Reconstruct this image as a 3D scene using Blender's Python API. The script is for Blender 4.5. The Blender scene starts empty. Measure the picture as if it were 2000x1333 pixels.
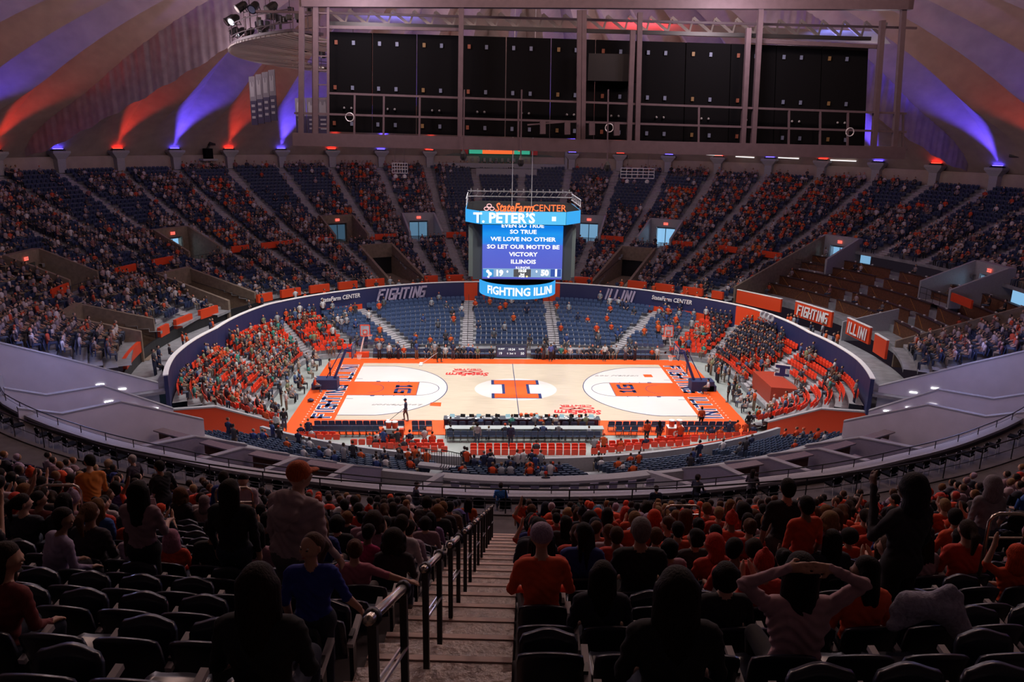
import bpy, math, random
import numpy as np
from math import sin, cos, pi, radians, degrees, atan2, hypot, sqrt
from mathutils import Matrix, Vector

random.seed(7); rng = np.random.default_rng(7)
scene = bpy.context.scene
COL = scene.collection

# ---------------------------------------------------------------- camera
CAMF = 1500.0
CAMP = np.array([-3.02, -63.76, 21.5]); YAW, PITCH, ROLL = .0411, -.262, .0175
_f = np.array([sin(YAW)*cos(PITCH), cos(YAW)*cos(PITCH), sin(PITCH)])
_r = np.array([cos(YAW), -sin(YAW), 0.0]); _u = np.cross(_r, _f)
CR = cos(ROLL)*_r + sin(ROLL)*_u; CU = -sin(ROLL)*_r + cos(ROLL)*_u; CF = _f
cam = bpy.data.cameras.new('camera'); camo = bpy.data.objects.new('camera', cam); COL.objects.link(camo)
cam.sensor_width = 36; cam.lens = 36*CAMF/2000; cam.clip_start = .3; cam.clip_end = 400
camo.matrix_world = Matrix(((CR[0], CU[0], -CF[0], CAMP[0]), (CR[1], CU[1], -CF[1], CAMP[1]), (CR[2], CU[2], -CF[2], CAMP[2]), (0, 0, 0, 1)))
scene.camera = camo
scene.view_settings.view_transform = 'Standard'; scene.view_settings.look = 'None'
scene.view_settings.gamma = 1; scene.view_settings.use_curve_mapping = False
scene.view_settings.exposure = 0.0
scene.cycles.max_bounces = 5; scene.cycles.diffuse_bounces = 3

w = bpy.data.worlds.new('world'); scene.world = w; w.use_nodes = True
w.node_tree.nodes['Background'].inputs[0].default_value = (.5, .35, .55, 1)
w.node_tree.nodes['Background'].inputs[1].default_value = .02

def aim(o, tgt):
    d = Vector(tgt) - o.location
    o.rotation_euler = d.to_track_quat('-Z', 'Y').to_euler()
def light(name, kind, loc, power, col, tgt=None, size=1.0, spot=60, blend=.6, parent=None):
    l = bpy.data.lights.new(name, kind); l.energy = power; l.color = col
    if kind == 'AREA': l.size = size
    else: l.shadow_soft_size = size
    if kind == 'SPOT': l.spot_size = radians(spot); l.spot_blend = blend
    o = bpy.data.objects.new(name, l); COL.objects.link(o); o.location = loc
    if tgt: aim(o, tgt)
    if parent: o.parent = parent
    return o
# sports lighting hung from the catwalk ring: narrow spots onto the court and the lower bowl
for az in range(15, 375, 30):
    a = radians(az)
    light('court_flood_lamp', 'SPOT', (15*sin(a), 12*cos(a), 28.0), 8200, (1, .965, .95), (16*sin(a), 5*cos(a), 0), .5, 92, .75)
# weak fill lights added at catwalk height to lift the audience
for k in range(8):
    a = radians(22 + 45*k)
    light('fill_lamp', 'POINT', (25*sin(a), 25*cos(a), 27.5), 1150, (.95, .76, .84), None, 1.0)
for x_ in (-14, 0, 14): light('fill_lamp', 'POINT', (x_, -32, 33.2), 2500, (1, .66, .58), None, 1.0)  # added warm fill for the near stand and glints on its steps

# ---------------------------------------------------------------- geometry of the place
def ray(u, v): return CR*(u-1000)/CAMF - CU*(v-666.5)/CAMF + CF
def on_z(u, v, z): d = ray(u, v); return CAMP + d*((z-CAMP[2])/d[2])
def on_y(u, v, y): d = ray(u, v); return CAMP + d*((y-CAMP[1])/d[1])
def at_depth(u, v, t): return CAMP + ray(u, v)*t
def on_r(u, v, r):
    d = ray(u, v); a = d[0]**2+d[1]**2; b = 2*(CAMP[0]*d[0]+CAMP[1]*d[1]); c = CAMP[0]**2+CAMP[1]**2-r*r
    return CAMP + d*((-b+sqrt(max(b*b-4*a*c, 0)))/(2*a))
def project(p):
    d = np.asarray(p, float)-CAMP; z = d@CF
    return (1000+CAMF*(d@CR)/z, 666.5-CAMF*(d@CU)/z, z)
def projv(P):
    d = P-CAMP; z = d@CF
    return 1000+CAMF*(d@CR)/z, 666.5-CAMF*(d@CU)/z, z
def pol(r, az, z=0.0): a = radians(az); return (r*sin(a), r*cos(a), z)      # azimuth 0 = away from the camera, + = right
def smooth(t): t = min(max(t, 0), 1); return t*t*(3-2*t)
def zfar(r): return 4.3 + .38*(r-28.5) + .0018*(r-28.5)**2
def znear(r): return 19.65 + .47*(r-63.76)
def zup(r, az):
    t = smooth((abs((az+180) % 360-180)-104)/14); return zfar(r)*(1-t)+znear(r)*t
def rrim(az): return 58.0 + 15*smooth((abs((az+180) % 360-180)-74)/60)
def on_up(u, v, rmin=28.5, far=True):
    d = ray(u, v); best = None
    t = np.linspace(62 if far else 1.5, 150 if far else 60, 4000); P = CAMP+t[:, None]*d
    rr = np.hypot(P[:, 0], P[:, 1])
    zz = np.where(rr < rmin, -99, zfar(rr) if far else znear(rr))
    h = P[:, 2]-zz; i = np.where((h[:-1] > 0) & (h[1:] <= 0))[0]
    return P[i[0]] if len(i) else None
def azr(p): return degrees(atan2(p[0], p[1])), hypot(p[0], p[1])

# ---------------------------------------------------------------- materials
MATS = {}
def M(name, col=(.5, .5, .5), rough=.6, metal=0.0, emit=0.0, noise=0.0, nscale=8.0, bump=0.0, ecol=None, attr=None, objcol=None, alpha=None, spec=None, stretch=None):
    if name in MATS: return MATS[name]
    m = bpy.data.materials.new(name); m.use_nodes = True; nt = m.node_tree; b = nt.nodes['Principled BSDF']
    b.inputs['Base Color'].default_value = (*col, 1); b.inputs['Roughness'].default_value = rough; b.inputs['Metallic'].default_value = metal
    if spec is not None: b.inputs['Specular IOR Level'].default_value = spec
    if emit: b.inputs['Base Color'].default_value = (col[0]*.06, col[1]*.06, col[2]*.06, 1)
    m.diffuse_color = (*col, 1)
    src = None
    if attr:
        a = nt.nodes.new('ShaderNodeAttribute'); a.attribute_name = attr; src = a.outputs['Color']
    if objcol:
        a = nt.nodes.new('ShaderNodeObjectInfo')
        if objcol == 'color': src = a.outputs['Color']
        else:
            cr = nt.nodes.new('ShaderNodeValToRGB'); cr.color_ramp.interpolation = 'CONSTANT'
            while len(cr.color_ramp.elements) < len(objcol): cr.color_ramp.elements.new(.5)
            for i, c in enumerate(objcol): cr.color_ramp.elements[i].position = i/len(objcol); cr.color_ramp.elements[i].color = (*c, 1)
            nt.links.new(a.outputs['Random'], cr.inputs[0]); src = cr.outputs[0]
    if noise or bump:
        tc = nt.nodes.new('ShaderNodeTexCoord'); n = nt.nodes.new('ShaderNodeTexNoise'); n.inputs['Scale'].default_value = nscale; n.inputs['Detail'].default_value = 6
        if stretch:
            mp = nt.nodes.new('ShaderNodeMapping'); mp.inputs['Scale'].default_value = stretch
            nt.links.new(tc.outputs['Object'], mp.inputs[0]); nt.links.new(mp.outputs[0], n.inputs['Vector'])
        else: nt.links.new(tc.outputs['Object'], n.inputs['Vector'])
        if noise:
            mx = nt.nodes.new('ShaderNodeMixRGB'); mx.blend_type = 'MULTIPLY'; mx.inputs[0].default_value = 1
            rp = nt.nodes.new('ShaderNodeMapRange'); rp.inputs[1].default_value = .3; rp.inputs[2].default_value = .7; rp.inputs[3].default_value = 1-noise; rp.inputs[4].default_value = 1+noise*.4
            nt.links.new(n.outputs[0], rp.inputs[0]); nt.links.new(rp.outputs[0], mx.inputs[2])
            if src: nt.links.new(src, mx.inputs[1])
            else: mx.inputs[1].default_value = (*col, 1)
            src = mx.outputs[0]
        if bump:
            bp_ = nt.nodes.new('ShaderNodeBump'); bp_.inputs['Strength'].default_value = bump; bp_.inputs['Distance'].default_value = .02
            nt.links.new(n.outputs[0], bp_.inputs['Height']); nt.links.new(bp_.outputs[0], b.inputs['Normal'])
    if src: nt.links.new(src, b.inputs['Base Color'])
    if emit:
        b.inputs['Emission Color'].default_value = (*(ecol or col), 1); b.inputs['Emission Strength'].default_value = emit
    if alpha is not None: b.inputs['Alpha'].default_value = alpha
    MATS[name] = m; return m

ORANGE = (.86, .105, .015); NAVY = (.018, .035, .12)
m_conc = M('arena_concrete', (.36, .40, .38), .35, noise=.25, nscale=.6)
m_terr = M('terrace_concrete', (.26, .26, .28), .8, noise=.3, nscale=1.5)
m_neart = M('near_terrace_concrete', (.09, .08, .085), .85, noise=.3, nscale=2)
m_orange = M('orange_paint', ORANGE, .4)
m_fascia = M('orange_vinyl', (.72, .06, .012), .5)
m_navy = M('navy_vinyl', (.022, .028, .10), .5)
m_navyp = M('navy_paint', (.02, .04, .15), .35)
m_white = M('white_paint', (.85, .84, .82), .5)
m_wall = M('suite_white_wall', (.62, .60, .68), .7, noise=.08, nscale=1)
m_ledge = M('grey_ledge', (.34, .34, .36), .6, noise=.1)
m_black = M('black_metal', (.012, .012, .014), .45)
m_steel = M('brushed_steel', (.62, .58, .52), .28, 1.0)
m_tan = M('tan_concrete', (.22, .165, .12), .85, noise=.25, nscale=3)
m_brown = M('brown_wood_panel', (.16, .06, .028), .55, noise=.4, nscale=6)
m_blackcloth = M('black_cloth', (.005, .005, .006), .95, spec=.08)
m_truss = M('painted_truss_steel', (.11, .075, .09), .6, noise=.15, nscale=3)
m_seatn = M('navy_seat_plastic', (.035, .06, .13), .45)
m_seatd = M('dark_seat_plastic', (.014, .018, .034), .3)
m_seato = M('orange_seat_plastic', (.80, .055, .02), .45)
m_dome = M('dome_plaster', (.40, .32, .28), .9, noise=.14, nscale=.8, bump=.25)
m_drape = M('grey_drape', (.42, .34, .38), .9, noise=.2, nscale=1.2)
m_silver = M('pale_metal', (.55, .55, .57), .4, .3)
m_red = M('red_print', (.62, .02, .02), .5)

# ---------------------------------------------------------------- mesh builder
class MB:
    def __init__(s): s.v = []; s.f = []; s.m = []
    def add(s, V, F, mi=0):
        o = len(s.v); s.v += [tuple(map(float, p)) for p in V]; s.f += [tuple(i+o for i in f) for f in F]; s.m += [mi]*len(F); return s
    def frame(s, c, X, Y, Z, sx, sy, sz, mi=0):
        c, X, Y, Z = map(lambda q: np.asarray(q, float), (c, X, Y, Z)); V = []
        for k in (-.5, .5):
            for (i, j) in ((-.5, -.5), (.5, -.5), (.5, .5), (-.5, .5)): V.append(c+X*sx*i+Y*sy*j+Z*sz*k)
        return s.add(V, [(3, 2, 1, 0), (4, 5, 6, 7), (0, 1, 5, 4), (1, 2, 6, 5), (2, 3, 7, 6), (3, 0, 4, 7)], mi)
    def box(s, c, sx, sy, sz, rz=0, mi=0, rx=0):
        X = np.array([cos(rz), sin(rz), 0]); Y0 = np.array([-sin(rz), cos(rz), 0]); Z0 = np.array([0, 0, 1.])
        Y = Y0*cos(rx)+Z0*sin(rx); Z = -Y0*sin(rx)+Z0*cos(rx)
        return s.frame(c, X, Y, Z, sx, sy, sz, mi)
    def bar(s, a, b, w=.05, h=None, mi=0):
        a = np.asarray(a, float); b = np.asarray(b, float); d = b-a; L = np.linalg.norm(d)
        if L < 1e-6: return s
        d = d/L; up = np.array([0, 0, 1.]) if abs(d[2]) < .95 else np.array([0, 1., 0]); X = np.cross(d, up); X /= np.linalg.norm(X); Z = np.cross(X, d)
        return s.frame((a+b)/2, X, d, Z, w, L, h or w, mi)
    def tube(s, pts, r=.03, n=8, mi=0, caps=True):
        pts = [np.asarray(p, float) for p in pts]; rings = []
        rr = r if hasattr(r, '__len__') else [r]*len(pts); o = []
        for i, p in enumerate(pts):
            d = pts[min(i+1, len(pts)-1)]-pts[max(i-1, 0)]; d = d/(np.linalg.norm(d)+1e-9)
            up = np.array([0, 0, 1.]) if abs(d[2]) < .95 else np.array([0, 1., 0]); X = np.cross(d, up); X /= np.linalg.norm(X); Z = np.cross(X, d)
            o += [p+rr[i]*(X*cos(2*pi*k/n)+Z*sin(2*pi*k/n)) for k in range(n)]
        F = [(i*n+k, i*n+(k+1) % n, (i+1)*n+(k+1) % n, (i+1)*n+k) for i in range(len(pts)-1) for k in range(n)]
        if caps: F += [tuple(range(n-1, -1, -1)), tuple((len(pts)-1)*n+k for k in range(n))]
        return s.add(o, F, mi)
    def prism(s, poly, z0, z1, mi=0, T=None):
        n = len(poly); V = [(x, y, z0) for x, y in poly]+[(x, y, z1) for x, y in poly]
        if T: V = [T(*p) for p in V]
        return s.add(V, [tuple(range(n-1, -1, -1)), tuple(range(n, 2*n))]+[(i, (i+1) % n, n+(i+1) % n, n+i) for i in range(n)], mi)
    def lathe(s, prof, c=(0, 0, 0), n=16, mi=0):
        V = [(c[0]+r*cos(2*pi*k/n), c[1]+r*sin(2*pi*k/n), c[2]+z) for r, z in prof for k in range(n)]
        F = [(i*n+k, i*n+(k+1) % n, (i+1)*n+(k+1) % n, (i+1)*n+k) for i in range(len(prof)-1) for k in range(n)]
        F += [tuple(range(n-1, -1, -1)), tuple((len(prof)-1)*n+k for k in range(n))]
        return s.add(V, F, mi)
    def ball(s, c, r, n=10, mi=0, sc=(1, 1, 1)):
        V = []; m = n//2
        for i in range(m+1):
            t = pi*i/m
            for k in range(n): V.append((c[0]+r*sc[0]*sin(t)*cos(2*pi*k/n), c[1]+r*sc[1]*sin(t)*sin(2*pi*k/n), c[2]+r*sc[2]*cos(t)))
        return s.add(V, [(i*n+k, (i+1)*n+k, (i+1)*n+(k+1) % n, i*n+(k+1) % n) for i in range(m) for k in range(n)], mi)
    def arcwall(s, r0, r1, a0, a1, z0, z1, seg=None, mi=0, zf=None):
        """curved wall between radii r0..r1, azimuths a0..a1; zf(az) -> (z0,z1)"""
        n = seg or max(2, int(abs(a1-a0)/2)+1); V = []
        for i in range(n+1):
            a = a0+(a1-a0)*i/n; q0, q1 = zf(a) if zf else (z0, z1)
            V += [pol(r0, a, q0), pol(r1, a, q0), pol(r1, a, q1), pol(r0, a, q1)]
        F = [(4*i+j, 4*i+(j+1) % 4, 4*i+4+(j+1) % 4, 4*i+4+j) for i in range(n) for j in range(4)]
        F += [(3, 2, 1, 0), (4*n, 4*n+1, 4*n+2, 4*n+3)]
        return s.add(V, F, mi)
    def mesh(s, name, mats, smooth_=False):
        me = bpy.data.meshes.new(name); me.from_pydata(s.v, [], s.f)
        for m in (mats if isinstance(mats, (list, tuple)) else [mats]): me.materials.append(m)
        if max(s.m or [0]): me.polygons.foreach_set('material_index', s.m)
        if smooth_: me.polygons.foreach_set('use_smooth', [True]*len(s.f))
        me.update(); return me
    def build(s, name, mats, parent=None, smooth_=False): return link(name, s.mesh(name, mats, smooth_), parent)
def link(name, data, parent=None):
    o = bpy.data.objects.new(name, data); COL.objects.link(o)
    if parent: o.parent = parent
    return o
def tag(o, label=None, cat=None, group=None, kind=None):
    if label: o['label'] = label
    if cat: o['category'] = cat
    if group: o['group'] = group
    if kind: o['kind'] = kind
    return o
def thing(name, label, cat, loc=(0, 0, 0), rz=0, group=None):
    o = bpy.data.objects.new(name, None); COL.objects.link(o); o.location = loc; o.rotation_euler.z = rz; o.empty_display_size = .1
    return tag(o, label, cat, group)
def struct(name, mb, mats, parent=None, **k):
    o = mb.build(name, mats, parent, **k)
    if not parent: o['kind'] = 'structure'
    return o
def dup(o, loc=None, rz=None, label=None, group=None, scale=None, color=None):
    c = o.copy(); COL.objects.link(c)
    if loc is not None: c.location = loc
    if rz is not None: c.rotation_euler.z = rz
    if scale: c.scale = (scale,)*3
    if label: c['label'] = label
    if group: c['group'] = group
    for ch in o.children:
        d = ch.copy(); COL.objects.link(d); d.parent = c
        for g in ch.children:
            e = g.copy(); COL.objects.link(e); e.parent = d
    return c
# writing: built-in font outlines turned to meshes
def text_mesh(txt, size=1.0, bold=0.0, depth=.01, shear=0.0, xs=1.0, align='CENTER'):
    c = bpy.data.curves.new('lettering', 'FONT'); c.body = txt; c.size = size; c.offset = bold*size; c.extrude = depth; c.shear = shear
    c.align_x = align; c.align_y = 'CENTER'; c.resolution_u = 2
    o = bpy.data.objects.new('t', c); COL.objects.link(o); bpy.context.view_layer.update()
    me = bpy.data.meshes.new_from_object(o.evaluated_get(bpy.context.evaluated_depsgraph_get()))
    bpy.data.objects.remove(o); bpy.data.curves.remove(c)
    if xs != 1.0:
        for v in me.vertices: v.co.x *= xs
    return me
def text(name, txt, mat, origin, X, Y, parent=None, size=1.0, **k):
    me = text_mesh(txt, size, **k); me.materials.clear(); me.materials.append(mat)
    o = link(name, me, parent); X = Vector(X).normalized(); Y = Vector(Y).normalized(); Z = X.cross(Y)
    o.matrix_basis = Matrix(((X.x, Y.x, Z.x, origin[0]), (X.y, Y.y, Z.y, origin[1]), (X.z, Y.z, Z.z, origin[2]), (0, 0, 0, 1)))
    return o
# block lettering: strokes on a 4 x 6 grid
GL = {'F': [((0, 0), (0, 6)), ((0, 6), (4, 6)), ((0, 3.2), (3, 3.2))], 'I': [((1, 0), (1, 6))], 'G': [((4, 6), (.6, 6)), ((0, 5.4), (0, .6)), ((.6, 0), (4, 0)), ((4, 0), (4, 3)), ((4, 3), (2.2, 3))],
      'H': [((0, 0), (0, 6)), ((4, 0), (4, 6)), ((0, 3), (4, 3))], 'T': [((2, 0), (2, 6)), ((0, 6), (4, 6))], 'N': [((0, 0), (0, 6)), ((0, 6), (4, 0)), ((4, 0), (4, 6))],
      'L': [((0, 6), (0, 0)), ((0, 0), (3.6, 0))], 'B': [((0, 0), (0, 6)), ((0, 6), (3.4, 6)), ((0, 3), (3.6, 3)), ((0, 0), (3.6, 0)), ((4, .5), (4, 2.5)), ((3.7, 3.5), (3.7, 5.5))],
      '1': [((2, 0), (2, 6)), ((0.6, 5.2), (2, 6)), ((.5, 0), (3.5, 0))]}
GW = {'I': 2.0, ' ': 3.0, 'L': 3.8}
def block(mb, txt, h, P, X, Y, Z, t=.18, slant=.0, ext=0.0, mi=0, width=None, depth=.006, part=None):
    """adds stroke letters; P = left end of base line, width squeezes to a total width"""
    P, X, Y, Z = [np.asarray(q, float) for q in (P, X, Y, Z)]
    tot = sum(GW.get(c, 4)+2.0 for c in txt)-2.0; g = h/6; gx = (width/tot) if width else g; x0 = 0; w_ = t*h
    for ci, c in enumerate(txt):
        for (a, b) in (GL.get(c, []) if part is None or part[0] <= ci < part[1] else []):
            pa = P+X*((x0+a[0])*gx+slant*a[1]*g)+Y*a[1]*g; pb = P+X*((x0+b[0])*gx+slant*b[1]*g)+Y*b[1]*g
            d = pb-pa; L = np.linalg.norm(d); d = d/L; S = np.cross(Z, d)
            mb.frame((pa+pb)/2, d, S, Z, L+w_+2*ext, w_+2*ext, depth, mi)
        x0 += GW.get(c, 4)+2.0
    return mb
# ================================================================ THE SETTING
def wrap(a): return (a+180) % 360-180
def rw(az): return float(np.interp(abs(wrap(az)), [0, 16, 45, 70, 92, 110, 122, 135], [21.3, 21.8, 22.9, 25, 25.3, 27.2, 28.2, 28.6]))
def rfas(az): return float(np.interp(abs(wrap(az)), [0, 20, 45, 60, 70, 90, 108, 120], [22.9, 23.3, 24.8, 26.2, 27.0, 28.6, 29.8, 30.6]))
def zfar(r): return 4.4+.2257*(r-23)+.00392*(r-23)**2
def rin(az):
    a = radians(az); return (abs(sin(a)/20.2)**7+abs(cos(a)/9.95)**7)**(-1/7)
def rnw(az):      # low wall in front of the near stands: arc of radius 33.7 about (0, 15.4)
    a = radians(az); c = -15.4*cos(a); return -c+sqrt(max(c*c-(15.4**2-33.7**2), 0)) if False else (15.4*cos(a)+sqrt(15.4**2*cos(a)**2+33.7**2-15.4**2))
LOWN = lambda az: 12 if abs(wrap(az)) < 57 else 8
def low_rz(az, k):
    n = LOWN(az); t = k/n; r0 = rin(az); r1 = rw(az)-.35
    return r0+(r1-r0)*t, .45+(3.0 if n == 12 else 3.2)*min(1, k/n)
AISLE0, ASTEP = 3.0, 7.3
UPA = [AISLE0+ASTEP*k for k in range(-14, 15)]
PORT = [-86.5, -60.5, -31.0, -16.0, 15.8, 30.0, 61.3, 87.5]          # doorways of the upper stand
LPORT = [-100.0, -71.5, -27.5, 28.0]                                  # trench entrances behind the lower stand

def ramp(fr0, fr1, a0, a1, z0, z1, mb, seg=None):
    n = seg or max(1, int(abs(a1-a0)/2)+1); V = []
    for i in range(n+1):
        a = a0+(a1-a0)*i/n
        V += [pol(fr0(a), a, z0), pol(fr1(a), a, z0), pol(fr1(a), a, z1), pol(fr0(a), a, z1)]
    F = [(4*i+j, 4*i+(j+1) % 4, 4*i+4+(j+1) % 4, 4*i+4+j) for i in range(n) for j in range(4)]+[(3, 2, 1, 0), (4*n, 4*n+1, 4*n+2, 4*n+3)]
    return mb.add(V, F)
# floor
mb = MB(); n = 96
V = [(0, 0, -.02)]+[pol(31, 360*k/n, -.02) for k in range(n)]
mb.add(V, [(0, 1+(k+1) % n, 1+k) for k in range(n)])
floor = struct('floor', mb, m_conc)

# lower stand terraces
def stepped(mb, azs, rows, rz, mi=0):
    """rz(az,k)->(r,z); tread k from r_k to r_{k+1} at z_k"""
    for a0, a1 in zip(azs[:-1], azs[1:]):
        for k in range(rows):
            (p0, z0), (p1, _) = rz(a0, k), rz(a0, k+1); (q0, w0), (q1, _) = rz(a1, k), rz(a1, k+1)
            zb = rz(a0, k-1)[1] if k else 0.0; wb = rz(a1, k-1)[1] if k else 0.0
            if k == 0 and rz(a0, 0)[1] > 3: zb = z0-.4; wb = w0-.4
            mb.add([pol(p0, a0, zb), pol(q0, a1, wb), pol(q0, a1, w0), pol(p0, a0, z0), pol(p1, a0, z0), pol(q1, a1, w0)], [(0, 1, 2, 3), (3, 2, 5, 4)], mi)
def azlist(a, b, st=2.0): n = max(1, int(round(abs(b-a)/st))); return [a+(b-a)*i/n for i in range(n+1)]
mb = MB(); stepped(mb, azlist(-57, 57), 12, lambda a, k: low_rz(max(-56.9, min(56.9, a)), k)); struct('terrace_lower_sideline', mb, m_terr)
for nm, a0, a1 in (('terrace_lower_end', -118, -57), ('terrace_lower_end', 57, 118)):
    mb = MB(); stepped(mb, azlist(a0, a1), 8, lambda a, k: low_rz(a if abs(a) > 57 else 57.01*np.sign(a), k)); struct(nm, mb, m_terr)

# navy wall behind the lower stand, with a white capping
WALLGAP = []
wl = struct('wall_concourse', ramp(lambda a: rw(a)-.3, lambda a: rw(a)-.05, -120, 120, 2.9, 5.55, MB()), m_navy)
struct('wall_cap', ramp(lambda a: rw(a)-.34, lambda a: rw(a), -120, 120, 5.55, 5.62, MB()), m_white, wl)
for a0, a1 in ((-54, -44), (-8, -4.4), (10.5, 15.5), (42, 58), (66, 76), (-13.5, -9.5)):     # orange vinyl hung on the navy wall
    lo = a0 in (-54, 42)
    q = ramp(lambda a: rw(a)-.33, lambda a: rw(a)-.3, a0, a1, 3.0, 4.0 if lo else 5.5, MB()).build('orange_vinyl_band', m_fascia, wl)
struct('walkway_floor', ramp(lambda a: rw(a)-.1, lambda a: rfas(a)+.3, -120, 120, 4.3, 4.5, MB()), m_terr)

# upper stand: rows of 0.85 m all the way to the rim
URP = .85
def zu(r, az):
    t = smooth((abs(wrap(az))-110)/8)*smooth((r-39)/5); return zfar(r)*(1-t)+znear(r)*t
def inport(az, r, pad=0.0):
    for p in PORT:
        if abs(wrap(az-p))*pi/180*r < 2.0+pad and 37.2-pad < r < 42.2+pad: return True
    for p in LPORT:
        if abs(wrap(az-p))*pi/180*r < 1.9+pad and r < 34.6+pad: return True
    return False
def inloge(az, r, pad=0): return 58.5-pad < az < 104+pad and r < 41.3+pad*.1
UROWS = [22.9+URP*k for k in range(42)]
azs = [-118.5+.9516*i for i in range(250)]
mb = MB()
for a0, a1 in zip(azs[:-1], azs[1:]):
    am = (a0+a1)/2
    for r in UROWS:
        if r+URP < rfas(am)+.2 or r > rrim(am) or inport(am, r+.4) or inloge(am, r+.4): continue
        z0 = zu(r, a0); z1 = zu(r, a1); y0 = zu(r-URP, a0); y1 = zu(r-URP, a1)
        mb.add([pol(r, a0, y0), pol(r, a1, y1), pol(r, a1, z1), pol(r, a0, z0), pol(r+URP, a0, z0), pol(r+URP, a1, z1)], [(0, 1, 2, 3), (3, 2, 5, 4)])
struct('terrace_upper', mb, m_terr)
# near terrace
NRP = .9; NROWS = [43.4+NRP*k for k in range(25)]
def rr1(az): return float(np.interp(abs(wrap(az)), [0, 118, 127, 139, 150, 163, 180], [37.2, 37.2, 37.0, 35.6, 34.6, 34.0, 33.9]))
mb = MB()
for a0, a1 in zip(azlist(118, 242, 2)[:-1], azlist(118, 242, 2)[1:]):
    for r in NROWS:
        z = znear(r); y = znear(r-NRP)
        mb.add([pol(r, a0, y), pol(r, a1, y), pol(r, a1, z), pol(r, a0, z), pol(r+NRP, a0, z), pol(r+NRP, a1, z)], [(0, 1, 2, 3), (3, 2, 5, 4)])
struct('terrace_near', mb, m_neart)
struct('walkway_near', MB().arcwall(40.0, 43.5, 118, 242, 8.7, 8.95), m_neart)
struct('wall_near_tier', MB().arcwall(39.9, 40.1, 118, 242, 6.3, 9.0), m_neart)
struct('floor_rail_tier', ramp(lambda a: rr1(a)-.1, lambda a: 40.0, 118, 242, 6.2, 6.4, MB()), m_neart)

# rim wall under the dome and the dome itself
mb = MB(); RA = azlist(-180, 180, 3)
V = []
for a in RA:
    r = rrim(a); V += [pol(r-.6, a, zu(r, a)-1.0), pol(r-.6, a, 18.3 if abs(a) < 90 else 24), pol(r+.2, a, 18.3 if abs(a) < 90 else 24), ]
mb.add(V, [(3*i, 3*i+3, 3*i+4, 3*i+1) for i in range(len(RA)-1)]+[(3*i+1, 3*i+4, 3*i+5, 3*i+2) for i in range(len(RA)-1)])
struct('wall_rim', mb, m_dome)
PED0 = 3.4
def domez(rho, az):
    zr = 18.2+(6*smooth((abs(wrap(az))-85)/50)); return zr+(40.5-zr)*(1-rho**2.05)**.86
def foldpt(i, rho, side):
    """crease (side 0) or valley (side 1) line i of the folded plates"""
    az = PED0+ASTEP*i+(ASTEP/2 if side else 0); R = rrim(az)+.2
    amp = 2.4*smooth((1-rho)/.22)*min(1, rho/.4)
    zz = domez(rho, az)-(amp if side else 0)
    rr = rho*R
    return pol(rr, az, zz)
dome = tag(bpy.data.objects.new('ceiling', None), kind='structure'); COL.objects.link(dome)
RH = [1-.955*(k/26)**1.0 for k in range(27)]
NF = 49
for i in range(-24, 25):
    for s in (0, 1):
        A = [foldpt(i, h, s) for h in RH]
        j, s2 = (i, 1) if s == 0 else (i+1, 0)
        if i == 24 and s == 1: continue
        B = [foldpt(j, h, s2) for h in RH]
        # bowed plate: the crease bulges into the hall like the photo's scalloped shells
        V = []; NS = 3
        for p, q in zip(A, B):
            for k in range(NS+1):
                t = k/NS; V.append(tuple(p[c]*(1-t)+q[c]*t+(0 if c < 2 else -.12*sin(pi*t)) for c in range(3)))
        F = [(r_*(NS+1)+k, (r_+1)*(NS+1)+k, (r_+1)*(NS+1)+k+1, r_*(NS+1)+k+1) for r_ in range(len(RH)-1) for k in range(NS)]
        MB().add(V, F).build('roof_plate', m_dome, dome, smooth_=True)
MB().lathe([(.5, 40), (3.6, 40.2), (3.6, 40.7), (.1, 41.2)]).build('crown_ring', m_truss, dome)
# crack between the first and last plate (behind the camera)
MB().arcwall(2, 73, 178.6, 186, 41, 41.2).build('roof_plate', m_dome, dome)

# buttress pedestals with alternating red and blue uplights
mbp = MB()
ped_mesh = MB()
ped_mesh.add([(-.45, -.35, -2.4), (.45, -.35, -2.4), (.45, .35, -2.4), (-.45, .35, -2.4), (-.5, -.4, -.9), (.5, -.4, -.9), (.5, .4, -.9), (-.5, .4, -.9),
              (-1.05, -.65, -.25), (1.05, -.65, -.25), (1.05, .5, -.25), (-1.05, .5, -.25), (-1.05, -.65, 0), (1.05, -.65, 0), (1.05, .5, 0), (-1.05, .5, 0)],
             [(a+b, a+(b+1) % 4, a+4+(b+1) % 4, a+4+b) for a in (0, 4, 8) for b in range(4)]+[(12, 13, 14, 15), (3, 2, 1, 0)])
ped_me = ped_mesh.mesh('pedestal_block', m_ledge)
lampbar = MB().box((0, 0, .06), 1.5, .5, .12).box((0, -.05, .16), 1.3, .3, .1).mesh('lamp_housing', m_black)
m_lr = M('red_lamp_glass', (1, .03, .02), emit=14, ecol=(1, .02, .01)); m_lb = M('blue_lamp_glass', (.08, .06, 1), emit=14, ecol=(.07, .05, 1))
lens = {c: MB().box((0, .0, .23), 1.1, .22, .04).mesh('lamp_lens', c and m_lr or m_lb) for c in (0, 1)}
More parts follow.
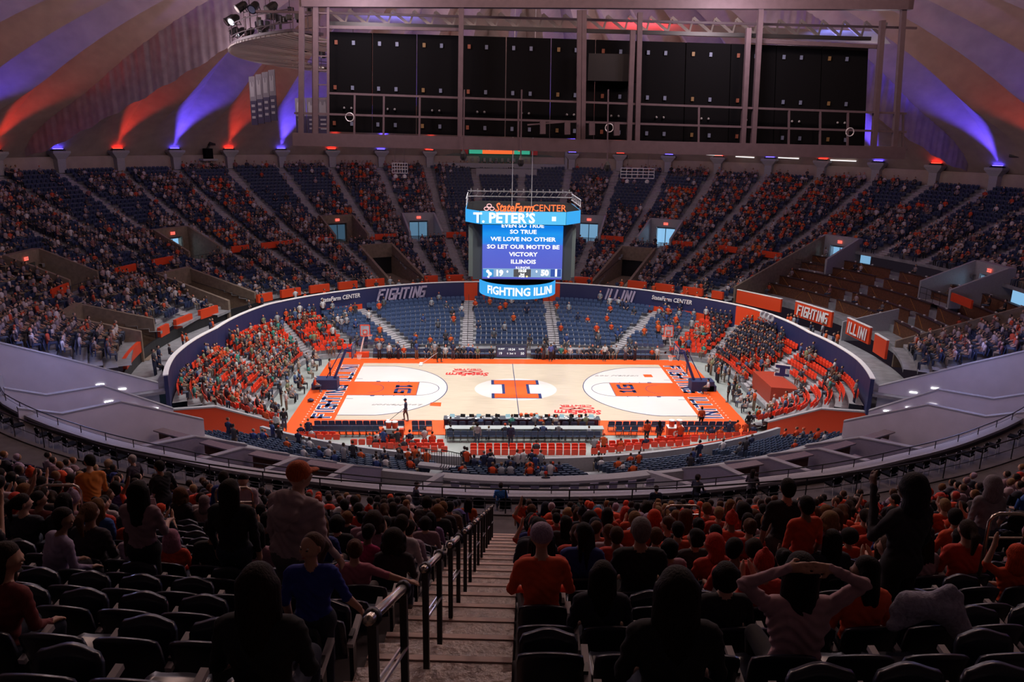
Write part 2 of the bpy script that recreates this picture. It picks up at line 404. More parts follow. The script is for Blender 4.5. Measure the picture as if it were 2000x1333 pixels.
for i in range(-14, 15):
    az = PED0+ASTEP*i; R = rrim(az)-1.0
    red = (i % 2 == 0)
    x, y, _ = pol(R, az)
    if i in (0, -1): continue
    if abs(az) < 76:
        n_ = i if i > 0 else -i-1
        nth = ['first', 'second', 'third', 'fourth', 'fifth', 'sixth', 'seventh', 'eighth', 'ninth', 'tenth'][n_-1]
        t = thing('buttress_pedestal', f'flared pedestal with {"red" if red else "blue"} floodlight, {nth} to the {"right" if i > 0 else "left"} of the press box', 'pedestal', (x, y, 18.95), -radians(az), 'pedestals round the roof rim')
        link('pedestal_block', ped_me, t); h = link('lamp_housing', lampbar, t); link('lamp_lens', lens[1 if red else 0], h)
    c = (1, .045, .02) if red else (.10, .06, 1)
    tx, ty, tz = foldpt(i, .70, 0)
    P = 6000 if red else 26000
    light('uplight', 'SPOT', (x, y, 19.35), P, c, (tx, ty, tz), .2, 36, .85)
    light('uplight_spill', 'POINT', (x*1.004, y*1.004, 19.7), P*.012, c, None, .2)
# drapes: two straight curtains hung between rim and catwalk
def drape(name, p0, p1, zt0, zt1, zb0, zb1, n=90):
    mb = MB(); V = []; dx, dy = p1[0]-p0[0], p1[1]-p0[1]; L = hypot(dx, dy)
    for i in range(n+1):
        t = i/n; o = .14*sin(i*2.1)+.06*sin(i*.7)
        x = p0[0]+dx*t-dy/L*o; y = p0[1]+dy*t+dx/L*o
        V += [(x, y, zt0+(zt1-zt0)*t), (x, y, zb0+(zb1-zb0)*t+.15*sin(i*.35))]
    mb.add(V, [(2*i, 2*i+1, 2*i+3, 2*i+2) for i in range(n)]); return mb.build(name, m_drape, smooth_=True)
def dpt(u, v, y): return on_y(u, v, y)
def radial_drape(name, label, i, rb, n=110):
    mb = MB(); V = []; az = PED0+ASTEP*i+ASTEP/2; a = radians(az); R = rrim(az)+.2
    for q in range(n+1):
        t = q/n; r = 57.3+(rb-57.3)*t; o = .045*sin(q*1.9)+.03*sin(q*.8)
        x = r*sin(a)+cos(a)*o; y = r*cos(a)-sin(a)*o
        top = foldpt(i, r/R, 1)[2]+.1
        bot = float(np.interp(r, [24, 25.1, 30.3, 39.1, 53.4, 57.4], [31.6, 30.6, 28.1, 24.6, 19.3, 18.3]))+.1*sin(q*.5)
        V += [(x, y, top), (x, y, (top+bot)/2), (x, y, min(bot, top-.1))]
    mb.add(V, [(3*q+j, 3*q+j+1, 3*q+4+j, 3*q+3+j) for q in range(n) for j in (0, 1)])
    return tag(mb.build(name, m_drape, smooth_=True), label, 'curtain')
radial_drape('drape', 'long grey drape hanging under the roof left of the lamp-laden catwalk', -10, 24.5)
radial_drape('drape', 'long grey drape hanging under the roof right of the black screen back', 8, 24.5)

# ---------------------------------------------------------------- doorways of the upper stand
m_portal_lit = M('glowing_concourse_wall', (.55, .72, .80), .7, emit=.55, ecol=(.25, .50, .72))
m_hall = M('concourse_ceiling_light', (.7, .9, 1), emit=3.0, ecol=(.55, .80, 1.0))
m_glass = M('door_glass', (.1, .2, .25), .1, alpha=.5)
def loc_frame(az, r):      # local frame: x = clockwise tangent, y = outward
    a = radians(az); return lambda x, y, z: (r*sin(a)+y*sin(a)+x*cos(a), r*cos(a)+y*cos(a)-x*sin(a), z)
door_i = 1
for az, lit in zip(PORT, (.5, 1, .15, .35, .6, 1, .8, 1)):
    T = loc_frame(az, 0); zf_ = 7.7; zt = zu(42.6, az)+.9
    mb = MB(); hw = 2.0
    for s in (-1, 1):      # sloping side walls
        x0, x1 = s*hw, s*(hw+.25)
        prof = [(37.0, zf_), (42.6, zf_), (42.6, zt), (41.9, zt), (37.0, zu(37.0, az)+1.0)]
        V = [T(x0, y, z) for y, z in prof]+[T(x1, y, z) for y, z in prof]; k = 5
        F = [tuple(range(k)), tuple(range(2*k-1, k-1, -1))]+[(i, i+k, (i+1) % k+k, (i+1) % k) for i in range(k)]
        mb.add(V, F)
    mb.add([T(x, y, z) for x in (-hw, hw) for y in (41.9, 42.6) for z in (10.2, zt)], [(0, 1, 3, 2), (4, 6, 7, 5), (0, 4, 5, 1), (2, 3, 7, 6), (0, 2, 6, 4), (1, 5, 7, 3)])
    for s in (-1, 1): mb.add([T(x, y, z) for x in (s*1.25, s*hw) for y in (41.9, 42.6) for z in (zf_, 10.2)], [(0, 1, 3, 2), (4, 6, 7, 5), (0, 4, 5, 1), (2, 3, 7, 6), (0, 2, 6, 4), (1, 5, 7, 3)])
    mb.add([T(-hw, 36.9, zf_), T(hw, 36.9, zf_), T(hw, 45.5, zf_), T(-hw, 45.5, zf_)], [(0, 1, 2, 3)])
    d = struct(f'door_{door_i}', mb, m_tan if az < -20 else m_ledge); door_i += 1
    # hall behind; its walls emit to stand for the concourse lighting
    h = MB()
    q = [T(x, y, z) for x in (-1.6, 1.6) for y in (42.6, 45.4) for z in (zf_, 10.4)]
    h.add(q, [(0, 2, 3, 1), (4, 5, 7, 6), (2, 6, 7, 3)])
    hm = M(f'concourse_wall_glow_{int(lit*100)}', (.5, .66, .75), .7, emit=1.1*lit, ecol=(.22, .45, .70)); h.build('concourse_hall', hm, d)
    MB().add([T(-.9, 44.8, 9.9), T(.9, 44.8, 9.9), T(.9, 44.9, 10.25), T(-.9, 44.9, 10.25)], [(0, 1, 2, 3)]).build('ceiling_light', m_hall if lit > .3 else m_ledge, d)
    pn = MB()
    for x in (-1.25, 0, 1.25): pn.add([T(x-.05, 42.0, zf_), T(x+.05, 42.0, zf_), T(x+.05, 42.0, 10.0), T(x-.05, 42.0, 10.0)], [(0, 1, 2, 3)])
    pn.build('door_frame', m_black, d)
    if lit > .5: light('hall_light', 'POINT', T(0, 43.2, 9.8), 60*lit, (.45, .75, 1), None, .3)
    ex = MB(); ex.add([T(x, 41.8, z) for x, z in ((-.28, 10.5), (.28, 10.5), (.28, 10.8), (-.28, 10.8))], [(0, 1, 2, 3)])
    e = ex.build('exit_sign', M('exit_sign_red', (.9, .1, .08), emit=2.0, ecol=(1, .12, .08)), d)
    lt = text('exit_lettering', 'EXIT', m_white, T(0, 41.78, 10.65), (cos(radians(az)), -sin(radians(az)), 0), (0, 0, 1), e, size=.25, bold=.02)
    # rail in front of the landing
    rl = MB(); a_, b_ = T(-hw, 37.0, zf_+1.1), T(hw, 37.0, zf_+1.1); rl.tube([a_, b_], .03, 6); rl.tube([T(-hw, 37.0, zf_+.6), T(hw, 37.0, zf_+.6)], .02, 6)
    for x in (-2, -1, 0, 1, 2): rl.tube([T(x, 37.0, zf_), T(x, 37.0, zf_+1.1)], .02, 6)
    rl.build('guard_rail', m_black, d)
# letter on the lit wall of the doorway left of the drape end
T = loc_frame(-60.5, 0)
# trench entrances with tan side walls behind the lower stand
for az in LPORT:
    T = loc_frame(az, 0); rf = rfas(az); mb = MB(); re_ = 34.9; hw = 1.9
    zt = zu(re_, az)+.7
    for s in (-1, 1):
        x0, x1 = s*hw, s*(hw+.3); prof = [(rf, 4.5), (re_, 4.5), (re_, zt), (rf, zu(rf, az)+.9)]
        V = [T(x0, y, z) for y, z in prof]+[T(x1, y, z) for y, z in prof]; k = 4
        mb.add(V, [tuple(range(k)), tuple(range(2*k-1, k-1, -1))]+[(i, i+k, (i+1) % k+k, (i+1) % k) for i in range(k)])
    mb.add([T(x, y, z) for x in (-hw, hw) for y in (re_-.6, re_) for z in (6.7, zt)], [(0, 1, 3, 2), (4, 6, 7, 5), (0, 4, 5, 1), (2, 3, 7, 6), (0, 2, 6, 4), (1, 5, 7, 3)])
    mb.add([T(-hw, rf-.3, 4.52), T(hw, rf-.3, 4.52), T(hw, re_, 4.6), T(-hw, re_, 4.6)], [(0, 1, 2, 3)])
    d = struct(f'door_{door_i}', mb, m_tan); door_i += 1
    MB().add([T(-hw, re_-.3, 4.5), T(hw, re_-.3, 4.5), T(hw, re_-.3, 6.7), T(-hw, re_-.3, 6.7)], [(0, 1, 2, 3)]).build('opening_shade_sheet', m_black, d)  # black sheet stands in for the shade inside the entrance
    rl = MB()
    for s in (-1, 1): rl.tube([T(s*(hw-.15), rf, 5.5), T(s*(hw-.15), re_-.8, 7.0)], .025, 6)
    rl.build('hand_rail', m_black, d)

# orange fascia pieces at the front of the upper stand
def gapless(a0, a1, cuts):
    out = [(a0, a1)]
    for c0, c1 in cuts:
        nx = []
        for p, q in out:
            if c1 <= p or c0 >= q: nx.append((p, q)); continue
            if c0 > p: nx.append((p, c0))
            if c1 < q: nx.append((c1, q))
        out = nx
    return [o for o in out if o[1]-o[0] > 1]
cuts = [(a-1.2, a+1.2) for a in UPA]+[(p-3.8, p+3.8) for p in LPORT]
fw = struct('wall_upper_front', ramp(lambda a: rfas(a)-.05, lambda a: rfas(a)+.1, -116, 58.3, 4.5, 5.35, MB()), m_black)
for p, q in gapless(-113, 58, cuts):
    ramp(lambda a: rfas(a)-.12, lambda a: rfas(a)+.14, p, q, 5.3, 6.1, MB()).build('orange_fascia_panel', m_fascia, fw)
# short orange fronts halfway up, between the doorways
mid = MB()
wm = struct('wall_mid_tier', ramp(lambda a: 36.9, lambda a: 37.02, -101, -99, 8.0, 8.2, MB()), m_black)
for c in [(-95.5, -91), (-80, -75.5), (-72, -67.5), (-55.5, -52), (-49.5, -43), (-38, -35), (-26.5, -22), (-12, -8), (9, 12.8), (19.5, 24), (34, 38), (43, 47), (52, 56), (92, 97)]:
    z = zu(36.9, c[0]); ramp(lambda a: 36.75, lambda a: 36.9, c[0], c[1], z+.25, z+.95, MB()).build('orange_fascia_panel', m_fascia, wm)

# aisle stairs of the upper stand (steps joined: each only a few pixels)
m_aisle = M('aisle_step_concrete', (.36, .34, .36), .8, noise=.2, nscale=3)
for i, az in enumerate(UPA):
    if abs(az) > 112: continue
    mb = MB(); hwd = .55
    r0 = 41.5 if inloge(az, 30) else rfas(az)+.2
    T = loc_frame(az, 0)
    r = UROWS[0]
    while r < rrim(az)-.8:
        if r >= r0 and not inport(az, r, .3):
            z = zu(r, az)
            dz = zu(r+URP, az)-z
            mb.box(T(0, r+.21, z-.07+.05), 2*hwd, .43, .18, -radians(az)); mb.box(T(0, r+.64, z+dz/2-.07+.05), 2*hwd, .43, .18, -radians(az))
        r += URP
    s = mb.build('aisle_stair', m_aisle); s['kind'] = 'structure'

# press box on the far rim wall with its long screen
px0, px1 = on_r(843, 318, 57.0), on_r(1107, 322, 57.0)
pb = thing('press_box', 'press box with a long lit screen on the far rim wall behind the hanging scoreboard', 'press box', (0, 0, 0))
A0, A1 = azr(px0)[0], azr(px1)[0]; am = (A0+A1)/2; T = loc_frame(am, 0); wid = (A1-A0)*pi/180*57*1.0
mb = MB(); rb = 56.0
for x0, x1, z0, z1 in ((-wid/2, wid/2, 16.6, 17.3), (-wid/2, wid/2, 20.9, 21.3), (-wid/2, -wid/2+.4, 17.3, 20.9), (wid/2-.4, wid/2, 17.3, 20.9)):
    mb.add([T(x, y, z) for x in (x0, x1) for y in (rb, rb+1.6) for z in (z0, z1)], [(0, 1, 3, 2), (4, 6, 7, 5), (0, 4, 5, 1), (2, 3, 7, 6), (0, 2, 6, 4), (1, 5, 7, 3)])
mb.build('frame', m_ledge, pb)
MB().add([T(-wid/2, rb+1.3, 17.2), T(wid/2, rb+1.3, 17.2), T(wid/2, rb+1.3, 21), T(-wid/2, rb+1.3, 21)], [(0, 1, 2, 3)]).build('back_wall', M('press_interior', (.10, .12, .11), .6), pb)
X = np.array([cos(radians(am)), -sin(radians(am)), 0]); Z = np.array([0, 0, 1.])
sc = MB().add([T(x, rb+.3, z) for x, z in ((-4.6, 18.7), (4.6, 18.7), (4.6, 20.6), (-4.6, 20.6))], [(0, 1, 2, 3)]).build('green_screen', M('screen_green', (.02, .3, .2), emit=1.0, ecol=(.03, .33, .21)), pb)
o_ = M('screen_orange', (.9, .15, .03), emit=1.0, ecol=(.9, .14, .03)); mw = M('screen_white', (1, 1, 1), emit=1.1)
MB().add([T(x, rb+.27, z) for x, z in ((-2.6, 18.7), (2.2, 18.7), (2.2, 20.6), (-2.6, 20.6))], [(0, 1, 2, 3)]).build('orange_field', o_, sc)
text('screen_writing', 'State Farm', mw, T(-.75, rb+.24, 19.55), X, Z, sc, size=.95, bold=.02, shear=.25, xs=.62)
text('screen_writing', 'CENTER', mw, T(1.2, rb+.24, 19.5), X, Z, sc, size=.72, xs=.62)
text('screen_letter', 'I', o_, T(3.0, rb+.24, 19.7), X, Z, sc, size=1.4, bold=.1)
for dx, dz in ((-2.35, 19.45), (-2.05, 19.45), (-2.2, 19.72)): MB().ball(T(dx, rb+.24, dz), .14, 8).build('logo_ring', mw, sc)
for s, wd in ((-1, 'far left'), (1, 'far right')):
    MB().add([T(s*5.3+x, rb+.4, z) for x, z in ((-.5, 18.6), (.5, 18.6), (.5, 20.5), (-.5, 20.5))], [(0, 1, 2, 3)]).build('poster', m_red, pb)
mb = MB()
for x in np.linspace(-5, 5, 12): mb.box(T(x, rb+.9, 17.8), .35, .3, .55, -radians(am))
mb.build('equipment_row', M('press_gear', (.25, .22, .22), .5), pb)['kind'] = 'stuff'
# white awning wall under the press box
struct('wall_press_front', MB().arcwall(54.6, 54.8, -4.2, 5.4, 15.4, 16.6), m_ledge)
for i, x in enumerate((780, 1240)):
    pass

# ---------------------------------------------------------------- loge boxes on the right: brown curved barriers
lg = MB()
LROWS = [31.2, 33.0, 34.8, 36.6, 38.4, 40.2]; LGAP = [(58.6, 73), (74.8, 88.6), (90.4, 104)]
for k, r in enumerate(LROWS):
    for a0, a1 in zip(azlist(58.5, 104, 2)[:-1], azlist(58.5, 104, 2)[1:]):
        z = 5.4+.62*k; lg.add([pol(r-.2, a0, z-.62), pol(r-.2, a1, z-.62), pol(r-.2, a1, z), pol(r-.2, a0, z), pol(r+1.6, a0, z), pol(r+1.6, a1, z)], [(0, 1, 2, 3), (3, 2, 5, 4)])
struct('terrace_loge', lg, m_terr)
for a, r0, r1 in ((58.4, 27.5, 42.0), (104.2, 30, 39.5)):
    mb = MB(); V = []
    z0, z1 = 5.6, 6.4; T = loc_frame(a, 0)
    mb.add([T(x, y, z) for x in (-.12, .12) for y, z in ((r0, 4.5), (r1, 4.5), (r1, zfar(r1)+1.1), (r0, 6.6))], [(0, 1, 2, 3), (7, 6, 5, 4), (3, 2, 6, 7), (0, 3, 7, 4)])
    struct('wall_loge_side', mb, m_tan)
mb = MB(); T = loc_frame(88.9, 0)
mb.add([T(x, y, z) for x in (-.1, .1) for y, z in ((28.6, 4.5), (33.5, 4.5), (33.5, 7.4), (28.6, 6.2))], [(0, 1, 2, 3), (7, 6, 5, 4), (3, 2, 6, 7), (0, 3, 7, 4)])
struct('wall_loge_middle', mb, m_ledge)
WORDR = ['front row', 'second row', 'third row', 'fourth row', 'fifth row', 'top row']; WORDG = ['far', 'middle', 'near']
for k, r in enumerate(LROWS):
    for g, (a0, a1) in enumerate(LGAP):
        if k == 0: continue
        z = 5.4+.62*k
        t = thing('loge_barrier', f'brown curved partition of the loge boxes, {WORDR[k-1]}, {WORDG[g]} block of three', 'partition', (0, 0, 0), 0, 'brown loge box partitions')
        MB().arcwall(r-.22, r-.14, a0, a1, z-.62, z+.5).build('panel', m_brown, t)
        MB().arcwall(r-.30, r+.12, a0, a1, z+.5, z+.55).build('counter', M('loge_counter', (.05, .03, .03), .35), t)
        mbk = MB()
        for a in np.arange(a0+1.5, a1-1, 3.1): mbk.box(pol(r, a, z+.60), .16, .12, .08, -radians(a))
        c = mbk.build('menu_card', m_white, t); c['kind'] = 'stuff'
        mbk = MB()
        for q, a in enumerate(np.arange(a0+2.2, a1-1, 4.3)):
            a2 = a+1.6*(1 if q % 2 else -1); mbk.bar(pol(r-.235, a, z-.5), pol(r-.235, a2, z+.45), .025)
        mbk.build('gilt_line', M('gilt_line', (.45, .22, .05), .4), t)
# orange fronts of the loge boxes with block lettering
def sign_arc(name, a0, a1, z0, z1, txt, label, roff=0):
    t = thing(name, label, 'sign'); f = lambda a: rfas(a)+roff
    b = ramp(lambda a: f(a)-.1, lambda a: f(a)+.08, a0, a1, z0, z1, MB(), seg=1).build('board', m_fascia, t)
    ramp(lambda a: f(a)-.12, lambda a: f(a)+.1, a0, a1, z1, z1+.07, MB(), seg=1).build('cap_strip', m_white, t)
    if txt:
        P0 = np.array(pol(f(a0)-.14, a0, 0)); P1 = np.array(pol(f(a1)-.14, a1, 0)); X = P1-P0; L = np.linalg.norm(X); X /= L; h = (z1-z0)*.6
        N = np.cross(X, [0, 0, 1.]); mb = MB(); block(mb, txt, h, P0+X*L*.1+np.array([0, 0, z0+(z1-z0)*.2])+N*.05, X, (0, 0, 1), N, t=.19, slant=.12, width=L*.8, depth=.02)
        mb.build('lettering', m_white, t)
    return t
sign_arc('loge_front_sign', 76.5, 86.3, 5.35, 6.75, 'FIGHTING', 'orange front of the loge boxes reading FIGHTING in white block letters')
sign_arc('loge_front_sign', 90.6, 97.8, 5.35, 6.75, 'ILLINI', 'orange front of the loge boxes reading ILLINI in white block letters')
sign_arc('loge_front_sign', 61.5, 72.8, 5.3, 6.6, '', 'plain orange front of the loge boxes, with no lettering, above the brass players')
sign_arc('loge_front_sign', 99.5, 103.8, 5.0, 6.5, '', 'small plain orange curved front beside the white suite wall on the right')
# ================================================================ NEAR SIDE: low wall, rows, suites
rn_w = rnw
mb = ramp(lambda a: rnw(a)-.12, lambda a: rnw(a)+.12, 125, 176.2, .0, 1.55, MB()); struct('wall_near_low', mb, m_ledge)
ramp(lambda a: rnw(a)-.12, lambda a: rnw(a)+.12, 184, 235, .0, 1.55, MB()).build('wall_section', m_ledge, bpy.data.objects['wall_near_low'])
ramp(lambda a: rnw(a)-.12, lambda a: rnw(a)+.12, 176.2, 184, .0, 1.55, MB()).build('wall_section', m_ledge, bpy.data.objects['wall_near_low'])
ramp(lambda a: rnw(a)-.22, lambda a: rnw(a)-.13, 133, 150, .2, 1.6, MB()).build('orange_vinyl_band', m_fascia, bpy.data.objects['wall_near_low'])
def rsu(az): return float(np.interp(abs(abs(wrap(az))), [110, 122, 130, 139, 146, 154, 163, 180], [28.5, 28.5, 27.6, 26.3, 25.7, 25.1, 24.7, 24.5]))
NB = 7
def nb_rz(az, k):
    r0 = rnw(az)+.6; r1 = rsu(az)-.2; return r0+(r1-r0)*k/NB, .75+.23*k
mb = MB(); stepped(mb, azlist(126, 234, 3), NB, nb_rz); struct('terrace_near_lower', mb, m_terr)
# suite level: floor, front wall, back rail wall
struct('floor_suite_front', ramp(lambda a: rsu(a), lambda a: rsu(a)+2.6, 118, 242, 1.6, 2.1, MB()), m_terr)
struct('floor_suite', ramp(lambda a: rsu(a)+2.6, lambda a: rr1(a), 118, 242, 1.6, 3.3, MB()), M('suite_carpet', (.035, .03, .045), .9, noise=.3, nscale=5))
fwz = lambda a: 3.1
struct('wall_suite_front', ramp(lambda a: rsu(a)-.15, lambda a: rsu(a)+.2, 118, 242, .4, 3.05, MB()), m_ledge)
rwall = struct('wall_near_rail', ramp(lambda a: rr1(a)-.2, lambda a: rr1(a)+.2, 118, 242, 3.2, 6.62, MB()), M('rail_wall', (.10, .085, .10), .8, noise=.1))
ramp(lambda a: rr1(a)-.3, lambda a: rr1(a)+.3, 118, 242, 6.62, 6.76, MB()).build('ledge', m_ledge, rwall)
rail = thing('front_guard_rail', 'long curved black guard rail along the ledge at the foot of the near stand', 'rail')
for z, r_ in ((7.15, .028), (6.95, .012)):
    MB().tube([pol(rr1(a), a, z) for a in azlist(118, 242, 1.5)], r_, 6).build('rail_tube', m_black, rail)
for a in azlist(118, 242, 3.1): MB().tube([pol(rr1(a), a, 6.75), pol(rr1(a), a, 7.15)], .024, 6).build('post', m_black, rail)
# radial partitions between the suites (stepped profile)
rail = thing('tier_guard_rail', 'long curved black guard rail across the foot of the near stand, above the round-backed chairs', 'rail')
for z, r_ in ((9.9, .03), (9.45, .015)):
    MB().tube([pol(40, a, z) for a in azlist(118, 242, 1.5)], r_, 6).build('rail_tube', m_black, rail)
for a in azlist(118, 242, 3.1): MB().tube([pol(40, a, 9.0), pol(40, a, 9.9)], .024, 6).build('post', m_black, rail)
PARTS = [118.5, 125.5, 132, 139, 146, 153, 159.5]
ORD = ['first', 'second', 'third', 'fourth', 'fifth', 'sixth', 'seventh', 'eighth']
for sgn in (-1, 1):
    for i, a in enumerate(PARTS):
        az = a*sgn; T = loc_frame(az, 0)
        if i == 0: prof = [(28.3, 1.6), (37.6, 1.6), (37.6, 9.1), (33.7, 7.4), (28.3, 4.9)]
        elif i < 3: prof = [(rsu(az), 1.6), (36.9, 1.6), (36.9, 7.15), (34.9, 6.35), (31.9, 6.35), (rsu(az), 4.1)]
        else: prof = [(rsu(az), 1.6), (rr1(az)-.2, 1.6), (rr1(az)-.2, 5.2), (rsu(az)+3.2, 4.6), (rsu(az), 3.1)]
        V = [T(x, y, z) for x in (-.14, .14) for y, z in prof]; k = len(prof)
        mb = MB().add(V, [tuple(range(k)), tuple(range(2*k-1, k-1, -1))]+[(j, j+k, (j+1) % k+k, (j+1) % k) for j in range(k)])
        wl_ = struct('wall_suite_partition', mb, m_wall if i < 3 else M('darkened_suite_wall', (.26, .24, .32), .7, noise=.1))  # later partitions get a darker wall colour in place of dimmer light
        cp = MB()
        top = prof[2:]
        for (y0, z0), (y1, z1) in zip(top[:-1], top[1:]): cp.bar(T(0, y0, z0+.03), T(0, y1, z1+.03), .34, .07)
        cp.build('coping', m_ledge, wl_)
        if i in (0, 1):     # recessed step lights
            st = MB()
            for q in range(3): st.bar(T(-sgn*(-.16), 29.0+q*1.25, 4.35+q*.5), T(-sgn*(-.16), 29.45+q*1.25, 4.37+q*.5), .05, .07)
            st.build('step_light', M('step_light', (1, .98, .95), emit=6), wl_)
# purple-white wash of the party decks, from blue fill lamps added above them
for sgn in (-1, 1):
    for a, p in ((119, 26), (127, 26), (134, 20), (142, 16), (150, 14), (172, 16)):
        x, y, _ = pol(33.5, a*sgn); light('deck_fill_lamp', 'POINT', (x, y, 10.2), p*(9 if a < 130 else 4), (.40, .46, 1.0), None, .5)
# central suite box walls
for sgn in (-1, 1):
    T = loc_frame(180-sgn*15.6, 0)
# suite furniture: bar counters, high tables
m_counter = M('bar_counter', (.22, .17, .18), .4, noise=.2); m_table = M('white_table_top', (.7, .68, .72), .4)
def counter(az, r, L, label, rad=True):
    T = loc_frame(az, 0); t = thing('bar_counter', label, 'counter')
    o = rsu(az)
    MB().frame(T(0, r, 4.35), (cos(radians(az)), -sin(radians(az)), 0), (sin(radians(az)), cos(radians(az)), 0), (0, 0, 1), .62 if rad else L, L if rad else .6, .06).build('counter_top', m_counter, t)
    MB().frame(T(0, r, 3.8), (cos(radians(az)), -sin(radians(az)), 0), (sin(radians(az)), cos(radians(az)), 0), (0, 0, 1), .4 if rad else L*.96, L*.96 if rad else .4, 1.05).build('counter_base', M('counter_base', (.035, .025, .03), .6), t)
for sgn, wd in ((-1, 'left'), (1, 'right')):
    for i, (a, b) in enumerate(zip(PARTS[:-1], PARTS[1:])):
        am_ = (a+b)/2*sgn
        counter(am_+1.2*sgn, 31.4, 2.4, f'brown topped bar counter in the {ORD[i]} suite from the {wd} end of the party decks', True)
mt_top = MB().lathe([(.42, 0), (.45, .02), (.45, .05), (.42, .06)], n=20).mesh('table_top', m_table)
mt_leg = MB().lathe([(.05, .3), (.05, 1.0)], n=8).mesh('leg', m_black); mt_foot = MB().lathe([(.3, 0), (.28, .03), (.05, .06), (.05, .3)], n=14).mesh('foot', m_black)
mt_cloth = MB().lathe([(.42, 0), (.16, .55), (.2, .85), (.44, 1.0)], n=14).mesh('skirt', m_wall)
def hightable(u, v, label, cloth=False, dark=False):
    p = on_z(u, v, 4.35); t = thing('high_table', label, 'table', (p[0], p[1], 3.32)); o = link('table_top', mt_top, t); o.location.z = 1.02
    if cloth: link('skirt', mt_cloth, t)
    else: link('leg', mt_leg, t); link('foot', mt_foot, t)
hightable(122, 798, 'dark round high table on the upper left party deck by the rail'); bpy.data.objects['table_top'].data = mt_top
hightable(184, 822, 'round white high table on the left party deck, farther of a pair')
hightable(212, 834, 'round white high table with blue papers on the left party deck, nearest the rail')
hightable(1866, 824, 'white round table with a white cone base on the right party deck', True)
hightable(1918, 839, 'white round table beside the black rail on the right party deck')
hightable(1882, 799, 'white round table beside the dark padded bench on the right party deck')
t = thing('padded_bench', 'long dark padded bench on the upper right party deck', 'bench'); p0, p1 = on_z(1893, 795, 4.9), on_z(1967, 808, 4.9)
MB().bar((p0[0], p0[1], 4.4), (p1[0], p1[1], 4.4), .5, .5).build('seat', m_blackcloth, t); MB().bar((p0[0], p0[1]+.3, 4.9), (p1[0], p1[1]+.3, 4.9), .12, .7).build('backrest', m_blackcloth, t)
# tableware on the left upper deck
t = thing('buffet_counter', 'buffet counter with steel urns and orange dish on the top left party deck', 'counter'); p0, p1 = on_z(30, 752, 5.0), on_z(135, 762, 5.0)
MB().bar((p0[0], p0[1], 4.95), (p1[0], p1[1], 4.95), .7, .06).build('counter_top', m_counter, t); MB().bar((p0[0], p0[1], 4.4), (p1[0], p1[1], 4.4), .55, 1.0).build('counter_base', m_brown, t)
for k, s in enumerate((.78, .86, .95)):
    p = p0*(1-s)+p1*s; u = thing('steel_urn', f'steel food urn on the buffet counter of the top left deck, {["leftmost", "middle", "rightmost"][k]} of three', 'urn', (p[0], p[1], 4.98)); MB().lathe([(.14, 0), (.16, .1), (.15, .35), (.05, .42)], n=14).build('body', m_steel, u); MB().ball((0, 0, .45), .04, 8).build('lid_knob', m_black, u)
p = on_z(133, 750, 5.0); tag(MB().box((p[0], p[1], 5.1), .5, .4, .28).build('orange_cooler', m_fascia), 'orange cooler box on the top left party deck', 'cooler')
# console with low counter (grey boxes) between suites and rows: long angled white counters
for sgn in (-1, 1):
    for a0, a1 in ((126.5, 131), (133, 138), (140, 145), (147, 152), (154, 159)):
        mb = ramp(lambda a: rsu(a)+2.7, lambda a: rsu(a)+3.3, a0*sgn, a1*sgn, 4.3, 4.38, MB()); c = mb.build('drink_ledge', m_counter)
        if 0: tag(c, f'pale drink ledge of the {"left" if sgn < 0 else "right"} near suites, {["farthest", "second farthest", "second nearest", "nearest"][int((a0-130)//8)]} from the left or right end' if False else None)
        c['kind'] = 'structure'
        c2 = ramp(lambda a: rsu(a)+2.8, lambda a: rsu(a)+3.0, a0*sgn, a1*sgn, 2.0, 4.3, MB()).build('wall_ledge_front', m_brown); c2['kind'] = 'structure'
# end walls of the end stands, orange with grey cap
for sgn in (-1, 1):
    a = 118.6*sgn; T = loc_frame(a, 0); prof = [(21.2, 0), (27.6, 0), (28.0, 2.9), (24.8, 2.6), (21.2, .9)]; k = 5
    V = [T(x, y, z) for x in (-.1, .1) for y, z in prof]
    wl_ = struct('wall_stand_end', MB().add(V, [tuple(range(k)), tuple(range(2*k-1, k-1, -1))]+[(j, j+k, (j+1) % k+k, (j+1) % k) for j in range(k)]), m_fascia)
    cp = MB(); cp.bar(T(0, 28, 2.95), T(0, 24.8, 2.65), .35, .1); cp.bar(T(0, 24.8, 2.65), T(0, 21.2, .95), .35, .1); cp.build('coping', m_ledge, wl_)
# ---------------------------------------------------------------- near aisle
AZN = -176.65; T = loc_frame(AZN, 0)
m_step = M('glossy_step_concrete', (.30, .22, .19), .26, noise=.3, nscale=14, bump=1.0); m_nose = M('step_nosing', (.60, .45, .40), .6)  # low roughness and strong bump give the treads their glints
ast = tag(bpy.data.objects.new('aisle_stair_near', None), kind='structure'); COL.objects.link(ast)
XL, XR = .66, -.66     # local x (note: azimuth near 180 flips left/right)
for k, r in enumerate(NROWS[:22]):
    for h in (0, 1):
        z = znear(r)+(0 if h == 0 else (znear(r+NRP)-znear(r))/2); y0 = r+h*NRP/2
        mb = MB(); mb.box(T((XL+XR)/2, y0+NRP/4, z-.08), XL-XR, NRP/2, .22, -radians(AZN)); s = mb.build('step', m_step, ast)
        if h == 0: MB().box(T((XL+XR)/2, y0+.035, z+.036), XL-XR, .07, .012, -radians(AZN)).build('nosing', m_nose, s)
